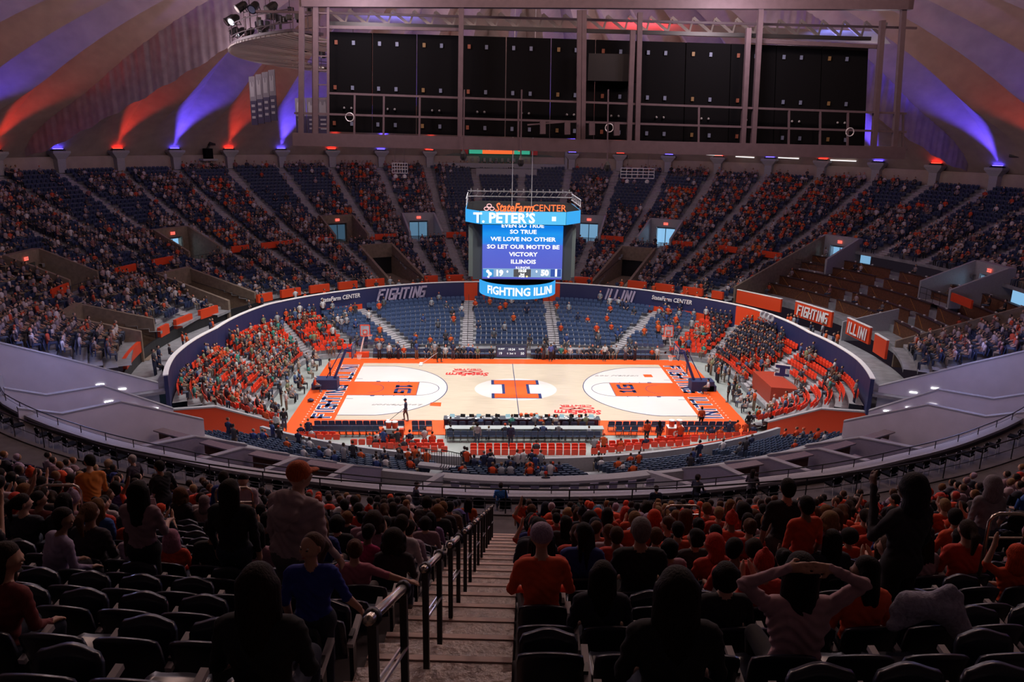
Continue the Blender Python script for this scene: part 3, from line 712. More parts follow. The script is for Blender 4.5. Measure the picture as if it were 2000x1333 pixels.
# lower flight beside the centre suite with its own rails
st2 = tag(bpy.data.objects.new('aisle_stair_lower', None), kind='structure'); COL.objects.link(st2)
T2 = loc_frame(194.5, 0)
for k in range(10):
    MB().box(T2(0, 19.2+.5*k, .95+.24*k), 1.3, .5, .16, -radians(194.5)).build('step', m_ledge, st2)
for side in (-.7, .7):
    t = thing('stair_railing', f'black railing with close balusters beside the stairs {"left" if side > 0 else "right"} of the centre suite', 'railing')
    for a_, b_ in ((0, 9),):
        MB().tube([T2(side, 19.2+.5*k, 1.05+.24*k+.95) for k in range(10)], .03, 6).build('top_rail', m_black, t)
    for k in range(10): MB().tube([T2(side, 19.2+.5*k, 1.05+.24*k), T2(side, 19.2+.5*k, 1.05+.24*k+.95)], .015, 6).build('baluster', m_black, t)
# hand rails down the middle of the near aisle
hr_n = ['nearest', 'second nearest', 'third nearest', 'fourth nearest', 'fifth nearest', 'sixth nearest', 'seventh nearest', 'farthest', 'ninth nearest', 'farthest']
m_bar = M('worn_brass_steel', (.50, .44, .36), .25, .9)
HRX = .085
for k in range(8):
    r0 = 60.3-k*2.1; r1 = r0-1.2
    z0, z1 = znear(r0)+.98, znear(r1)+.98
    t = thing('aisle_handrail', f'black post handrail with bright worn top tube on the aisle stairs, {hr_n[k]} of eight', 'handrail', (0, 0, 0), 0, 'handrails down the near aisle')
    a, b = np.array(T(HRX, r0, z0)), np.array(T(HRX, r1, z1)); d = (b-a)/np.linalg.norm(b-a)
    MB().tube([a-d*.02, a, b, b+d*.02], [.02, .032, .032, .02], 12).build('top_tube', m_bar, t, smooth_=True)
    for q, (r_, zz) in enumerate(((r0-.1, z0-.05), (r1+.1, z1+.05))):
        zfl = znear(r_)-.05
        MB().box(T(HRX, r_, (zz+zfl)/2), .05, .06, zz-zfl, -radians(AZN)).build('post', m_black, t)
        MB().ball(T(HRX, r_, zz), .055, 10).build('joint', m_black, t, smooth_=True)
    for o in (-.02, .02): MB().tube([T(HRX+o, r0-.1, z0-.52), T(HRX+o, r1+.1, z1-.42)], .012, 6).build('mid_rail', m_steel, t)
ordn = lambda k: {1: 'first', 2: 'second', 3: 'third', 4: 'fourth', 5: 'fifth', 6: 'sixth', 7: 'seventh', 8: 'eighth', 9: 'ninth', 10: 'tenth', 11: 'eleventh', 12: 'twelfth', 13: 'thirteenth', 14: 'fourteenth', 15: 'fifteenth', 16: 'sixteenth', 17: 'seventeenth', 18: 'eighteenth', 19: 'nineteenth', 20: 'twentieth', 21: '21st', 22: '22nd', 23: '23rd', 24: '24th'}.get(k, str(k)+'th')
# ================================================================ THE COURT
court = thing('basketball_court', 'pale maple basketball court with orange border and big orange letter I', 'court', (0, 0, 0))
def flat(name, poly, z, mat, parent=None, h=.012): return MB().prism(poly, z, z+h, 0).build(name, mat, parent)
AP = [(-17.75, -10.9), (17.0, -10.9), (17.0, -10.9), (17.75, -9.6), (17.75, 8.6), (17.0, 9.4), (-17.0, 9.4), (-17.75, 8.6)]
flat('orange_apron', [(-17.75, -10.6), (17.75, -10.6), (17.75, 8.4), (16.9, 9.3), (-16.9, 9.3), (-17.75, 8.4)], 0.0, m_orange, court, .03)
m_wood = M('maple_boards', (.68, .585, .45), .22, noise=.16, nscale=1.0, stretch=(.6, 16, 1)); m_wood2 = M('bleached_boards', (.76, .72, .68), .2, noise=.05, nscale=1.0, stretch=(.6, 16, 1))
def rect(x0, x1, y0, y1): return [(x0, y0), (x1, y0), (x1, y1), (x0, y1)]
wood = flat('wood_field', rect(-14.325, 14.325, -7.62, 7.62), .025, m_wood, court)
Z1 = .038
for s in (-1, 1):     # bleached area inside the three point line
    pts = []; R3 = 6.75; xc = s*12.725
    ang = math.acos(0) ; y3 = 6.6
    a0 = math.asin(y3/R3)
    for k in range(41):
        a = -a0+2*a0*k/40; pts.append((xc-s*R3*cos(a), R3*sin(a)))
    poly = [(s*14.325, -y3)]+pts+[(s*14.325, y3)]
    flat('bleached_area', poly, Z1, m_wood2, wood, .006)
    ln = MB(); P = [(x, y, Z1+.010) for x, y in poly]
    for a, b in zip(P[:-1], P[1:]): ln.bar(a, b, .07, .006)
    ln.build('three_point_line', m_navyp, wood)
    flat('painted_lane', rect(*sorted((s*14.325, s*8.53)), -1.83, 1.83), Z1+.006, m_orange, wood, .006)
    ln = MB(); za = Z1+.014
    for y in (-1.83, 1.83): ln.bar((s*14.325, y, za), (s*8.53, y, za), .05, .006)
    ln.bar((s*8.53, -1.83, za), (s*8.53, 1.83, za), .05, .006)
    for x in (12.2, 11.3, 10.4, 9.5):
        for y in (-1.95, 1.95): ln.box((s*x, y, za), .06 if x < 12 else .35, .2, .006)
    for k in range(24):
        a, b = -pi/2+pi*k/24, -pi/2+pi*(k+1)/24
        ln.bar((s*(8.53-1.83*cos(a)), 1.83*sin(a), za), (s*(8.53-1.83*cos(b)), 1.83*sin(b), za), .05, .006)
        ln.bar((s*(12.72-1.22*cos(a)), 1.22*sin(a), za), (s*(12.72-1.22*cos(b)), 1.22*sin(b), za), .05, .006)
    for y in (-2.7, 2.7): ln.box((s*14.0, y, za), .6, .05, .006)
    ln.build('lane_line', m_navyp, wood)
    # conference mark in the lane, read from outside
    X = (0, s*1.0, 0); Y = (-s*1.0, 0, 0)
    mb = MB(); o = np.array((s*10.35, -s*0.1, Z1+.02))
    block(mb, 'G', 1.15, o+np.array((0, s*.25, 0)), X, Y, (0, 0, 1), t=.26, width=1.0); block(mb, '1', 1.15, o+np.array((0, -s*.75, 0)), X, Y, (0, 0, 1), t=.26, width=.6)
    mb.build('lane_mark', m_navyp, wood)
    mb = MB(); b0 = np.array((s*10.45, -s*1.5, Z1+.02)); 
    for (p, q) in (((0, 0), (0, 1)), ((0, 1), (1.1, 1)), ((1.1, 1), (1.1, 0)), ((1.1, 0), (0, 0)), ((.35, .35), (.35, .6)), ((.75, .35), (.75, .6))):
        mb.bar(b0+np.array(X)*p[0]*.9*.0+np.array((-s*(p[0]*1.5-.2), s*p[1]*.9*1.0, 0)), b0+np.array((-s*(q[0]*1.5-.2), s*q[1]*.9, 0)), .05, .006)
    # baseline lettering
    L = 14.6; o = np.array((s*14.62, -s*7.3, .036))
    X = np.array((0, s*1.0, 0)) if s < 0 else np.array((0, -1.0, 0)); Y = np.array((-1.0, 0, 0)) if s < 0 else np.array((1.0, 0, 0))
    P0 = np.array((-14.85, -7.1, .036)) if s < 0 else np.array((14.85, 7.1, .036)); X = np.array((0, 1.0, 0)) if s < 0 else np.array((0, -1.0, 0))
    for pt_ in ((0, 8), (9, 15)):
        wb = MB(); block(wb, 'FIGHTING ILLINI', 1.25, P0, X, Y, (0, 0, 1), t=.2, ext=.07, width=14.2, depth=.006, part=pt_); wb.build('baseline_lettering_outline', m_white, court)
        nb = MB(); block(nb, 'FIGHTING ILLINI', 1.25, P0+np.array((0, 0, .006)), X, Y, (0, 0, 1), t=.2, width=14.2, depth=.006, part=pt_); nb.build('baseline_lettering', m_navyp, court)
    # row of white dots on the apron
    db = MB()
    for k in range(30): db.box((s*16.65, -8.6+k*.56 if s < 0 else -8.6+k*.56, .036), .1, .1, .006)
    db.build('white_dots', m_white, court)['kind'] = 'stuff'
    # sponsor and signature marks
    sx = -s
text('signature_mark', 'Lou Henson', M('signature_ink', (.35, .33, .33), .4), (-9.8, -4.2, Z1+.012), (-1, 0, 0), (0, -1, 0), wood, size=.55, shear=.5, xs=1.5)
flat('orange_jersey_mark', [(-7.2, -4.4), (-6.3, -4.5), (-6.3, -3.6), (-7.2, -3.6)], Z1+.006, m_orange, wood, .006)
text('signature_mark', 'Lou Henson', MATS['signature_ink'], (9.5, 4.0, Z1+.012), (1, 0, 0), (0, 1, 0), wood, size=.55, shear=.5, xs=1.5)
flat('orange_jersey_mark', [(12.1, 3.6), (12.9, 3.6), (12.9, 4.4), (12.1, 4.4)], Z1+.006, m_orange, wood, .006)
for cx, cy in ((-4.3, 4.6), (4.8, -5.4)):
    g = text('sponsor_lettering', 'StateFarm', m_red, (cx, cy-.35, Z1+.004), (-1, 0, 0), (0, -1, 0), wood, size=1.3, bold=.03, shear=.2, xs=.72 if cx > 0 else .75)
    for dx, dy in ((-.75, .55), (.75, .55), (0, .2)):
        mb = MB(); 
        for k in range(16):
            a, b = 2*pi*k/16, 2*pi*(k+1)/16
            mb.bar((cx+dx+.62*cos(a), cy+dy+.26*sin(a), Z1+.004), (cx+dx+.62*cos(b), cy+dy+.26*sin(b), Z1+.004), .16, .006)
        mb.build('sponsor_oval', m_red, wood)
    text('sponsor_lettering', 'CENTER', m_red, (cx, cy+1.15, Z1+.004), (-1, 0, 0), (0, -1, 0), wood, size=.55, bold=.02, xs=1.3)
# centre letter I: wide slab, navy shadow below orange
flat('pale_centre_circle', [(3.6*cos(2*pi*k/40), 3.0*sin(2*pi*k/40)) for k in range(40)], .0375, m_wood2, wood, .004)
def slabI(w, h, sw, sh, dx=0, dy=0): return [(-w/2+dx, -h/2+dy), (w/2+dx, -h/2+dy), (w/2+dx, -h/2+sh+dy), (sw/2+dx, -h/2+sh+dy), (sw/2+dx, h/2-sh+dy), (w/2+dx, h/2-sh+dy), (w/2+dx, h/2+dy), (-w/2+dx, h/2+dy), (-w/2+dx, h/2-sh+dy), (-sw/2+dx, h/2-sh+dy), (-sw/2+dx, -h/2+sh+dy), (-w/2+dx, -h/2+sh+dy)]
flat('letter_shadow', slabI(4.25, 5.0, 2.4, 1.3), .042, m_navyp, wood, .005); flat('centre_letter', slabI(3.75, 4.75, 1.9, 1.05), .0475, m_orange, wood, .005)
MB().bar((0, -7.62, .055), (0, 7.62, .055), .06, .004).build('half_court_line', m_navyp, wood)

# ---------------------------------------------------------------- basket stands
m_navycloth = M('navy_padding', (.02, .03, .10), .6); m_bb = M('backboard_glass', (.7, .8, .85), .08, alpha=.35)
def basket(x, s, label):
    t = thing('basketball_goal', label, 'basketball goal', (x, 0.1, .03), 0 if s > 0 else pi)
    # local +x points to the court centre is -x here: stand at 0, arm toward -x
    MB().box((.9, 0, .45), 2.0, 1.15, .9).box((1.7, 0, .25), .8, 1.15, .5).build('padded_base', m_navycloth, t)
    MB().bar((.2, 0, .9), (-.9, 0, 3.5), .22, .22).bar((.9, 0, .9), (-.6, 0, 3.6), .08).bar((-.9, 0, 3.35), (-1.45, 0, 3.35), .16).bar((-.9, 0, 3.6), (-1.45, .4, 3.6), .05).bar((-.9, 0, 3.6), (-1.45, -.4, 3.6), .05).build('boom_arm', m_navyp, t)
    b = MB().box((-1.5, 0, 3.45), .03, 1.8, 1.05).build('backboard', m_bb, t)
    fr = MB()
    for y0, z0, y1, z1 in ((-.9, 2.93, .9, 2.93), (-.9, 3.98, .9, 3.98), (-.9, 2.93, -.9, 3.98), (.9, 2.93, .9, 3.98)): fr.bar((-1.52, y0, z0), (-1.52, y1, z1), .07)
    for y0, z0, y1, z1 in ((-.3, 3.1, .3, 3.1), (-.3, 3.55, .3, 3.55), (-.3, 3.1, -.3, 3.55), (.3, 3.1, .3, 3.55)): fr.bar((-1.53, y0, z0), (-1.53, y1, z1), .05)
    fr.build('backboard_frame', m_navycloth, b)
    mb = MB(); mb.tube([(-1.98+.23*cos(2*pi*k/16), .23*sin(2*pi*k/16), 3.05) for k in range(17)], .018, 6, caps=False); mb.bar((-1.52, 0, 3.05), (-1.75, 0, 3.05), .08); mb.build('rim', m_orange, t)
    nt = MB()
    for k in range(10):
        a = 2*pi*k/10; c = 2*pi*(k+1)/10
        nt.bar((-1.98+.22*cos(a), .22*sin(a), 3.04), (-1.98+.12*cos(c), .12*sin(c), 2.62), .014); nt.bar((-1.98+.22*cos(c), .22*sin(c), 3.04), (-1.98+.12*cos(a), .12*sin(a), 2.62), .014)
    nt.build('net', m_white, t)
    sc_ = MB().box((-1.3, 0, 4.3), .12, .75, .5).build('shot_clock', m_black, t)
    return t
basket(14.95+.55, 1, 'basketball goal on a navy padded base at the right end of the court')
basket(-14.95-.55, -1, 'basketball goal on a navy padded base at the left end of the court')
# practice goals folded at the far corners
for px_, wd in ((713, 'left'), (1305, 'right')):
    p = on_z(px_, 702, 0); s = 1 if wd == 'right' else -1
    t = thing('side_goal', f'red framed side goal with a net at the far {wd} corner of the court', 'basketball goal', (p[0], p[1]+.6, 0))
    MB().box((.8*s, .3, .25), 2.2, .7, .5).build('base', m_fascia, t)
    fr = MB()
    for a, b in (((-.45, 0, 2.2), (.45, 0, 2.2)), ((-.45, 0, 3.3), (.45, 0, 3.3)), ((-.45, 0, 2.2), (-.45, 0, 3.3)), ((.45, 0, 2.2), (.45, 0, 3.3)), ((-.2, 0, 2.4), (.2, 0, 2.4)), ((-.2, 0, 2.8), (.2, 0, 2.8)), ((-.2, 0, 2.4), (-.2, 0, 2.8)), ((.2, 0, 2.4), (.2, 0, 2.8))): fr.bar(a, b, .07)
    fr.build('backboard_frame', m_fascia, t); MB().box((0, .03, 2.75), .9, .02, 1.1).build('backboard', m_bb, t); MB().bar((.6*s, .3, .3), (0, .15, 2.7), .14).build('arm', m_white, t)
    mb = MB(); mb.tube([(.23*cos(2*pi*k/14)-.5*s, -.3+.23*sin(2*pi*k/14), 2.35) for k in range(15)], .02, 6, caps=False); mb.build('rim', m_orange, t)
    nt = MB()
    for k in range(10):
        a = 2*pi*k/10; c = 2*pi*(k+1)/10; nt.bar((-.5*s+.22*cos(a), -.3+.22*sin(a), 2.34), (-.5*s+.12*cos(c), -.3+.12*sin(c), 1.95), .02)
    nt.build('net', m_white, t)
# shot clocks on poles behind the ends
m_led = M('amber_digits', (1, .4, .05), emit=5, ecol=(1, .35, .03))
for u, v, wd in ((615, 690, 'left'), (1392, 691, 'right')):
    p = on_r(u, v, 20.5) if False else at_depth(u, v, 78)
    t = thing('corner_clock', f'black clock with amber digits on a pole near the far {wd} corner', 'clock', (p[0], p[1], 0)); zc = max(1.6, p[2])
    MB().box((0, 0, zc), .95, .3, .95).build('case', m_black, t); MB().tube([(0, 0, .0), (0, 0, zc-.45)], .05, 8).build('pole', m_black, t)
    o = text('digits', '30', m_led, (0, -.17, zc-.15), (1, 0, 0), (0, 0, 1), t, size=.6, bold=.02); text('digits', '10:25', m_led, (0, -.17, zc+.22), (1, 0, 0), (0, 0, 1), t, size=.34, bold=.02)
# sideline LED box at the far side
p = on_z(999, 703, 0)
t = thing('sideline_scoreboard', 'low dark LED scoreboard with white digits standing at the middle of the far sideline', 'scoreboard', (p[0], 9.75, 0))
MB().box((0, .25, .62), 3.1, .45, 1.24).build('case', M('led_case', (.03, .035, .06), .3), t); scb = MB().box((0, .01, .66), 2.9, .03, 1.05).build('screen', M('led_navy', (.05, .06, .14), .3, emit=.35, ecol=(.10, .12, .25)), t)
for s_, x, z, sz in (('GUEST', -1.0, .95, .22), ('10:24', 0, .9, .32), ('ILLINI', 1.0, .95, .22), ('19', -1.1, .48, .36), ('0  2nd  0', 0, .48, .24), ('50', 1.1, .48, .36)): text('digits', s_, MATS['screen_white'], (x, -.02, z), (1, 0, 0), (0, 0, 1), scb, size=sz, bold=.01)

# ---------------------------------------------------------------- scorer's tables
def table(name, label, x0, x1, y, h, d, mat, top):
    t = thing(name, label, 'table', (0, 0, 0)); MB().box(((x0+x1)/2, y, h), x1-x0, d, .05).build('table_top', top, t); MB().box(((x0+x1)/2, y+d/2-.04, h/2-.02), x1-x0, .06, h-.03).build('front_panel', mat, t)
    lg = MB(); n = int((x1-x0)/1.8)
    for k in range(n+1): MB().box((x0+.05+(x1-x0-.1)*k/n, y-d/2+.06, h/2), .04, .04, h).build('leg', m_black, t)
    return t
m_tt = M('dark_table_top', (.08, .09, .11), .4); m_lt = M('pale_table_top', (.42, .47, .47), .4)
xa, xb = on_z(866, 840, 0)[0], on_z(1172, 840, 0)[0]; YT = -9.05
table('scorers_table', 'long scorers table with navy front and clutter of laptops on the near sideline', xa, xb, YT, .78, .8, m_navyp, m_tt)
table('press_table', 'long pale press table behind the scorers table', xa+.2, xb, YT-1.9, .74, .7, m_lt, m_lt)
mi = 0
for k in range(16):
    x = xa+.7+(xb-xa-1.4)*k/15+random.uniform(-.15, .15)
    t = thing('laptop', f'open laptop on the scorers table, {ordn(k+1)} from its left end', 'laptop', (x, YT-.05, .805), random.uniform(-.2, .2)+(pi if False else 0), 'laptops on the scorers table')
    MB().box((0, -.1, .01), .36, .25, .02).build('keyboard', m_silver, t); MB().box((0, .06, .14), .36, .015, .25, rx=-.25).build('screen', M('laptop_screen', (.4, .6, .7), emit=.7, ecol=(.45, .7, .8)) if k % 3 == 0 else m_black, t)
pp_ = MB()
for k in range(60): pp_.box((random.uniform(xa+.2, xb-.2), YT+random.uniform(-.35, .3), .812), random.uniform(.1, .28), random.uniform(.1, .28), .012, random.uniform(0, 3))
tag(pp_.build('papers', m_white), 'loose papers strewn over the scorers table', 'papers', kind='stuff')
for k in range(4):
    x = on_z(1018+k*10, 838, 0)[0]; tag(MB().ball((x, YT+.25, .95), .15, 10).build('orange_ball', m_orange, smooth_=True), f'orange ball on the scorers table, {["first", "second", "third", "last"][k]} of four from the left', 'ball', 'orange balls on the table')
mm = MB()
# ---------------------------------------------------------------- folding chairs (bench, table and floor seats)
def chair_proto(back, frame, h=.42):
    d = {}
    b = MB()
    for (x0, x1, z0, z1) in ((-.23, .23, .52, .86),):
        pts = [(-.23, .52), (.23, .52), (.24, .80), (.17, .88), (-.17, .88), (-.24, .80)]
        b.add([(x, -.22+.02*abs(x), z) for x, z in pts]+[(x, -.17, z) for x, z in pts], [tuple(range(6)), tuple(range(11, 5, -1))]+[(i, i+6, (i+1) % 6+6, (i+1) % 6) for i in range(6)])
    d['backrest'] = (b.mesh('backrest', back), None)
    d['seat'] = (MB().box((0, .02, h+.02), .45, .42, .06).mesh('seat', back), None)
    for s in (-1, 1):
        d['leg'+str(s)] = (MB().bar((s*.22, -.22, .88), (s*.22, .2, 0), .028).mesh('leg', frame), None); d['legb'+str(s)] = (MB().bar((s*.21, .2, h), (s*.21, -.24, 0), .028).mesh('leg', frame), None)
    return d
CP = chair_proto(m_seatn, m_black)
CPo = chair_proto(m_seato, m_black)
def chair(x, y, z, rz, label, group, proto=CP):
    t = thing('folding_chair', label, 'chair', (x, y, z), rz, group)
    for k, (me, _) in proto.items(): link(me.name.split('.')[0], me, t)
    return t
CHN = 0
def chair_row(u0, u1, v, n, side, row, skip=()):
    p0, p1 = on_z(u0, v, 0), on_z(u1, v, 0)
    for k in range(n):
        if k in skip: continue
        q = p0+(p1-p0)*k/max(1, n-1); chair(q[0], q[1], .0, 0, f'padded navy folding chair of the {side} team bench, {row} row, {ordn(k+1)} from the left', f'bench chairs, {side}')
chair_row(622, 838, 842, 17, 'left', 'front', (13,)); chair_row(604, 735, 852, 11, 'left', 'back', ()); chair_row(812, 826, 852, 2, 'left', 'short back')
chair_row(1193, 1430, 843, 18, 'right', 'front', (8,)); chair_row(1208, 1238, 852, 3, 'right', 'short back'); chair_row(1335, 1432, 853, 7, 'right', 'back')
for k in range(22):
    x = xa+.6+(xb-xa-1.2)*k/21; chair(x, YT-2.75, 0, 0, f'black folding chair behind the press table, {ordn(k+1)} from the left', 'press table chairs')
for k in range(17):
    x = xa+.8+(xb-xa-1.6)*k/16; chair(x, YT-.85, 0, 0, f'black folding chair behind the scorers table, {ordn(k+1)} from the left', 'scorers table chairs')
# drinks cart, coolers, crates and bins behind the right and left benches
def cooler(x, y, z, label):
    t = thing('drink_cooler', label, 'cooler', (x, y, z)); MB().lathe([(.17, 0), (.2, .05), (.21, .42), (.2, .44)], n=16).build('body', m_fascia, t, smooth_=True); MB().lathe([(.215, .44), (.215, .5), (.05, .53)], n=16).build('lid', m_white, t)
p = on_z(1317, 858, 0)
t = thing('drinks_cart', 'orange drinks cart with white top and white letter G behind the right bench', 'cart', (p[0], p[1], 0)); MB().box((0, 0, .55), 1.15, .7, .8).build('body', m_fascia, t); MB().box((0, 0, .97), 1.2, .75, .06).build('top', m_white, t)
text('letter', 'G', m_white, (0, -.36, .55), (1, 0, 0), (0, 0, 1), t, size=.62, bold=.05, depth=.005)
for sx in (-.5, .5):
    for sy in (-.28, .28): MB().ball((sx, sy, .08), .08, 8).build('wheel', m_black, t)
cooler(p[0]-.28, p[1], 1.0, 'left orange and white drink cooler on the orange drinks cart'); cooler(p[0]+.28, p[1], 1.0, 'right orange and white drink cooler on the orange drinks cart')
p = on_z(766, 862, 0)
t = thing('supply_table', 'small table with towels and cups behind the left bench', 'table', (p[0], p[1]+.6, 0)); MB().box((0, 0, .75), 1.5, .7, .05).build('table_top', m_lt, t)
for sx in (-.7, .7):
    for sy in (-.3, .3): MB().box((sx, sy, .37), .04, .04, .74).build('leg', m_black, t)
cooler(p[0]-.3, p[1]+.6, .78, 'orange drink cooler on the supply table, left one'); cooler(p[0]+.15, p[1]+.6, .78, 'orange drink cooler on the supply table, right one')
t = thing('waste_bin', 'grey wheeled waste bin behind the left bench', 'bin', (p[0]-.1, p[1]-.9, 0)); MB().box((0, 0, .5), .7, .7, 1.0).build('body', M('bin_grey', (.16, .18, .19), .5), t); MB().box((0, 0, 1.03), .75, .75, .06).build('lid', m_black, t)
tag(MB().box((p[0]+.75, p[1]-.6, .6), .3, .3, 1.2).build('orange_post_pad', m_fascia), 'orange padded post beside the grey waste bin', 'pad')
# small things on the floor
p = on_z(607, 785, .05); t = thing('ball_on_apron', 'small navy duffel on the orange apron beside the left goal', 'bag', (p[0], p[1], .04)); MB().ball((0, 0, .14), .28, 12, sc=(1, .6, .5)).build('body', m_navycloth, t, smooth_=True); MB().tube([(-.12, 0, .26), (0, 0, .34), (.12, 0, .26)], .015, 6).build('strap', m_black, t)
# orange stage and the block letter platform at the right end
p0 = on_z(1480, 760, .6)
# cables and pads: low ad board at the far left corner (navy and orange table)
for u, v, wd in ((655, 689, 'white and orange table with letter board behind the far left corner'), ):
    p = on_z(u, v, .0); t = thing('corner_table', wd, 'table', (p[0]-.2, p[1]+1.0, 0)); MB().box((0, 0, .75), 2.0, .8, .06).build('table_top', m_white, t); MB().box((0, -.38, .37), 1.9, .04, .7).build('skirt', m_fascia, t); MB().box((0, -.41, .37), .45, .03, .5).build('letter', m_white, t)
# ================================================================ CENTRE-HUNG SCOREBOARD
m_cyan = M('screen_sky_blue', (.05, .42, .85), emit=1.0, ecol=(.03, .38, .86)); m_cyan2 = M('screen_pale_blue', (.10, .55, .9), emit=1.0, ecol=(.09, .52, .90))
m_scr = bpy.data.materials.new('screen_gradient'); m_scr.use_nodes = True; nt = m_scr.node_tree; b = nt.nodes['Principled BSDF']; b.inputs['Base Color'].default_value = (.02, .02, .02, 1)
tc = nt.nodes.new('ShaderNodeTexCoord'); sp = nt.nodes.new('ShaderNodeSeparateXYZ'); cr = nt.nodes.new('ShaderNodeValToRGB'); nt.links.new(tc.outputs['Generated'], sp.inputs[0]); nt.links.new(sp.outputs[2], cr.inputs[0]); nt.links.new(cr.outputs[0], b.inputs['Emission Color']); b.inputs['Emission Strength'].default_value = 1.0
el = cr.color_ramp.elements; el[0].position = 0; el[0].color = (.09, .10, .55, 1); el[1].position = .95; el[1].color = (.0, .20, .78, 1)
for pos, c in ((.62, (.08, .13, .66, 1)), (.66, (.02, .22, .80, 1)), (.84, (.01, .30, .86, 1))): e = el.new(pos); e.color = c
m_wt = MATS['screen_white']
YB = -3.4
sbd = thing('scoreboard', 'four sided hanging video scoreboard over centre court with song lyrics and score', 'scoreboard', (0, 0, 0))
def PY(u, v, y=YB): return on_y(u, v, y)
TL = PY(941, 440); TR = PY(1101, 440); BL = PY(943, 545); BR = PY(1096, 545)
xl, xr = (TL[0]+BL[0])/2, (TR[0]+BR[0])/2; zt, zb = (TL[2]+TR[2])/2, (BL[2]+BR[2])/2; cx = (xl+xr)/2; HW = (xr-xl)/2; dep = 6.6
X = (1, 0, 0); Zv = (0, 0, 1)
MB().box((cx, YB+dep/2, (zt+zb)/2), 2*HW+1.5, dep-.2, zt-zb+.2).build('housing', M('scoreboard_housing', (.05, .06, .07), .5), sbd)
scr = MB().box((cx, YB-.06, (zt+zb)/2), 2*HW, .08, zt-zb).build('main_screen', m_scr, sbd)
for s in (-1, 1): MB().frame((cx+s*(HW+.55), YB+.5, (zt+zb)/2), (cos(.5), s*sin(.5), 0), (-s*sin(.5), cos(.5), 0), (0, 0, 1), 1.15, .2, zt-zb-.1).build('speaker_grille', M('grille_grey', (.10, .125, .12), .7), sbd)
def line(s_, v, h, u=1021, bold=.03, xs=1.2, mat=m_wt, par=None, y=YB-.12):
    p = PY(u, v, y); return text('screen_lettering', s_, mat, p, X, Zv, par or scr, size=h, bold=bold, xs=xs, depth=.004)
for s_, v in (('SO TRUE', 453.5), ('WE LOVE NO OTHER', 468), ('SO LET OUR MOTTO BE', 483), ('VICTORY', 497.5), ('ILLINOIS', 512)): line(s_, v, .44, 1022 if 'S' in s_ else 1022)
line('EVEN SO TRUE', 441.5, .42); line('ILLINOIS', 523.5, .25)
# score strip along the bottom
def panel(u0, u1, v0, v1, mat, par, y): p, q = PY(u0, v1, y), PY(u1, v0, y); return MB().box(((p[0]+q[0])/2, y, (p[2]+q[2])/2), q[0]-p[0], .03, q[2]-p[2]).build('score_panel', mat, par)
m_sg = M('score_grey', (.1, .1, .1), emit=.6, ecol=(.12, .12, .13)); m_sp = M('score_pale', (.3, .5, .7), emit=.8, ecol=(.30, .50, .78)); m_sn = M('score_navy', (.02, .06, .3), emit=.9, ecol=(.03, .09, .42))
bar_ = panel(943, 1097, 526, 541, m_sp, sbd, YB-.13); panel(943, 964, 526.5, 541, M('score_sky', (.03, .25, .6), emit=.9, ecol=(.05, .33, .72)), bar_, YB-.16); panel(1003, 1037, 526.5, 541, m_sg, bar_, YB-.16); panel(1075, 1096, 526.5, 541, m_sn, bar_, YB-.16)
for s_, u, v, h in (('19', 975, 534, .62), ('50', 1064, 534, .62), ('10:25', 1020, 529.5, .30), ('2nd', 1020, 536, .22), ('POSS', 1019, 540.5, .2), ('I', 1086, 534, .75), ('0', 991, 531, .25), ('0', 1048, 531, .25)): line(s_, v, h, u, .06, 1.0, par=bar_, y=YB-.2)
p = PY(954, 534, YB-.2); mb = MB(); mb.ball(p+np.array((-.05, 0, .15)), .14, 8, sc=(1, .2, 1)); mb.ball(p+np.array((.12, 0, -.05)), .16, 8, sc=(1, .2, 1)); mb.ball(p+np.array((0, 0, -.28)), .1, 8, sc=(1, .2, 1)); mb.build('visitor_mark', m_wt, bar_)
p = PY(1029, 540.5, YB-.2); MB().ball(p, .08, 10, sc=(1, .2, 1)).build('possession_dot', M('gold_dot', (1, .7, .3), emit=1.3, ecol=(1, .7, .3)), bar_)
# upper ring, octagonal
a_, b_ = PY(937, 438, YB-.9), PY(1106, 414, YB-.9); w2 = (b_[0]-a_[0])/2; z0, z1 = a_[2], b_[2]+.0; rc = (a_[0]+b_[0])/2
c_ = PY(911, 425, YB+.6)[0]; d_ = PY(1132, 425, YB+.6)[0]
pts = [(a_[0]+.0, YB-.9), (b_[0], YB-.9), (d_, YB+.7), (d_, YB+dep+.3), (b_[0], YB+dep+1.7), (a_[0], YB+dep+1.7), (c_, YB+dep+.3), (c_, YB+.7)]
MB().prism(pts, z0, z1).build('ring_core', m_blackcloth, sbd)
for k in range(8):
    p, q = np.array((*pts[k], 0.)), np.array((*pts[(k+1) % 8], 0.)); m = (p+q)/2; d = (q-p)/np.linalg.norm(q-p); n_ = np.cross(d, (0, 0, 1.))
    pnl = MB().frame((m[0]+n_[0]*.05, m[1]+n_[1]*.05, (z0+z1)/2), d, n_, (0, 0, 1), np.linalg.norm(q-p)-.02, .06, z1-z0-.04).build('ring_screen', m_cyan2 if k == 0 else m_cyan, sbd)
    if k == 0:
        for s_, u, h in (('T. PETER\u2019S', 985, 1.05), ): text('screen_lettering', s_, m_wt, PY(u, 427, YB-1.02), X, Zv, pnl, size=h, bold=.035, depth=.004)
        q_ = PY(1082, 428, YB-1.02); MB().box(q_, .32, .02, .34).build('screen_square', m_wt, pnl)
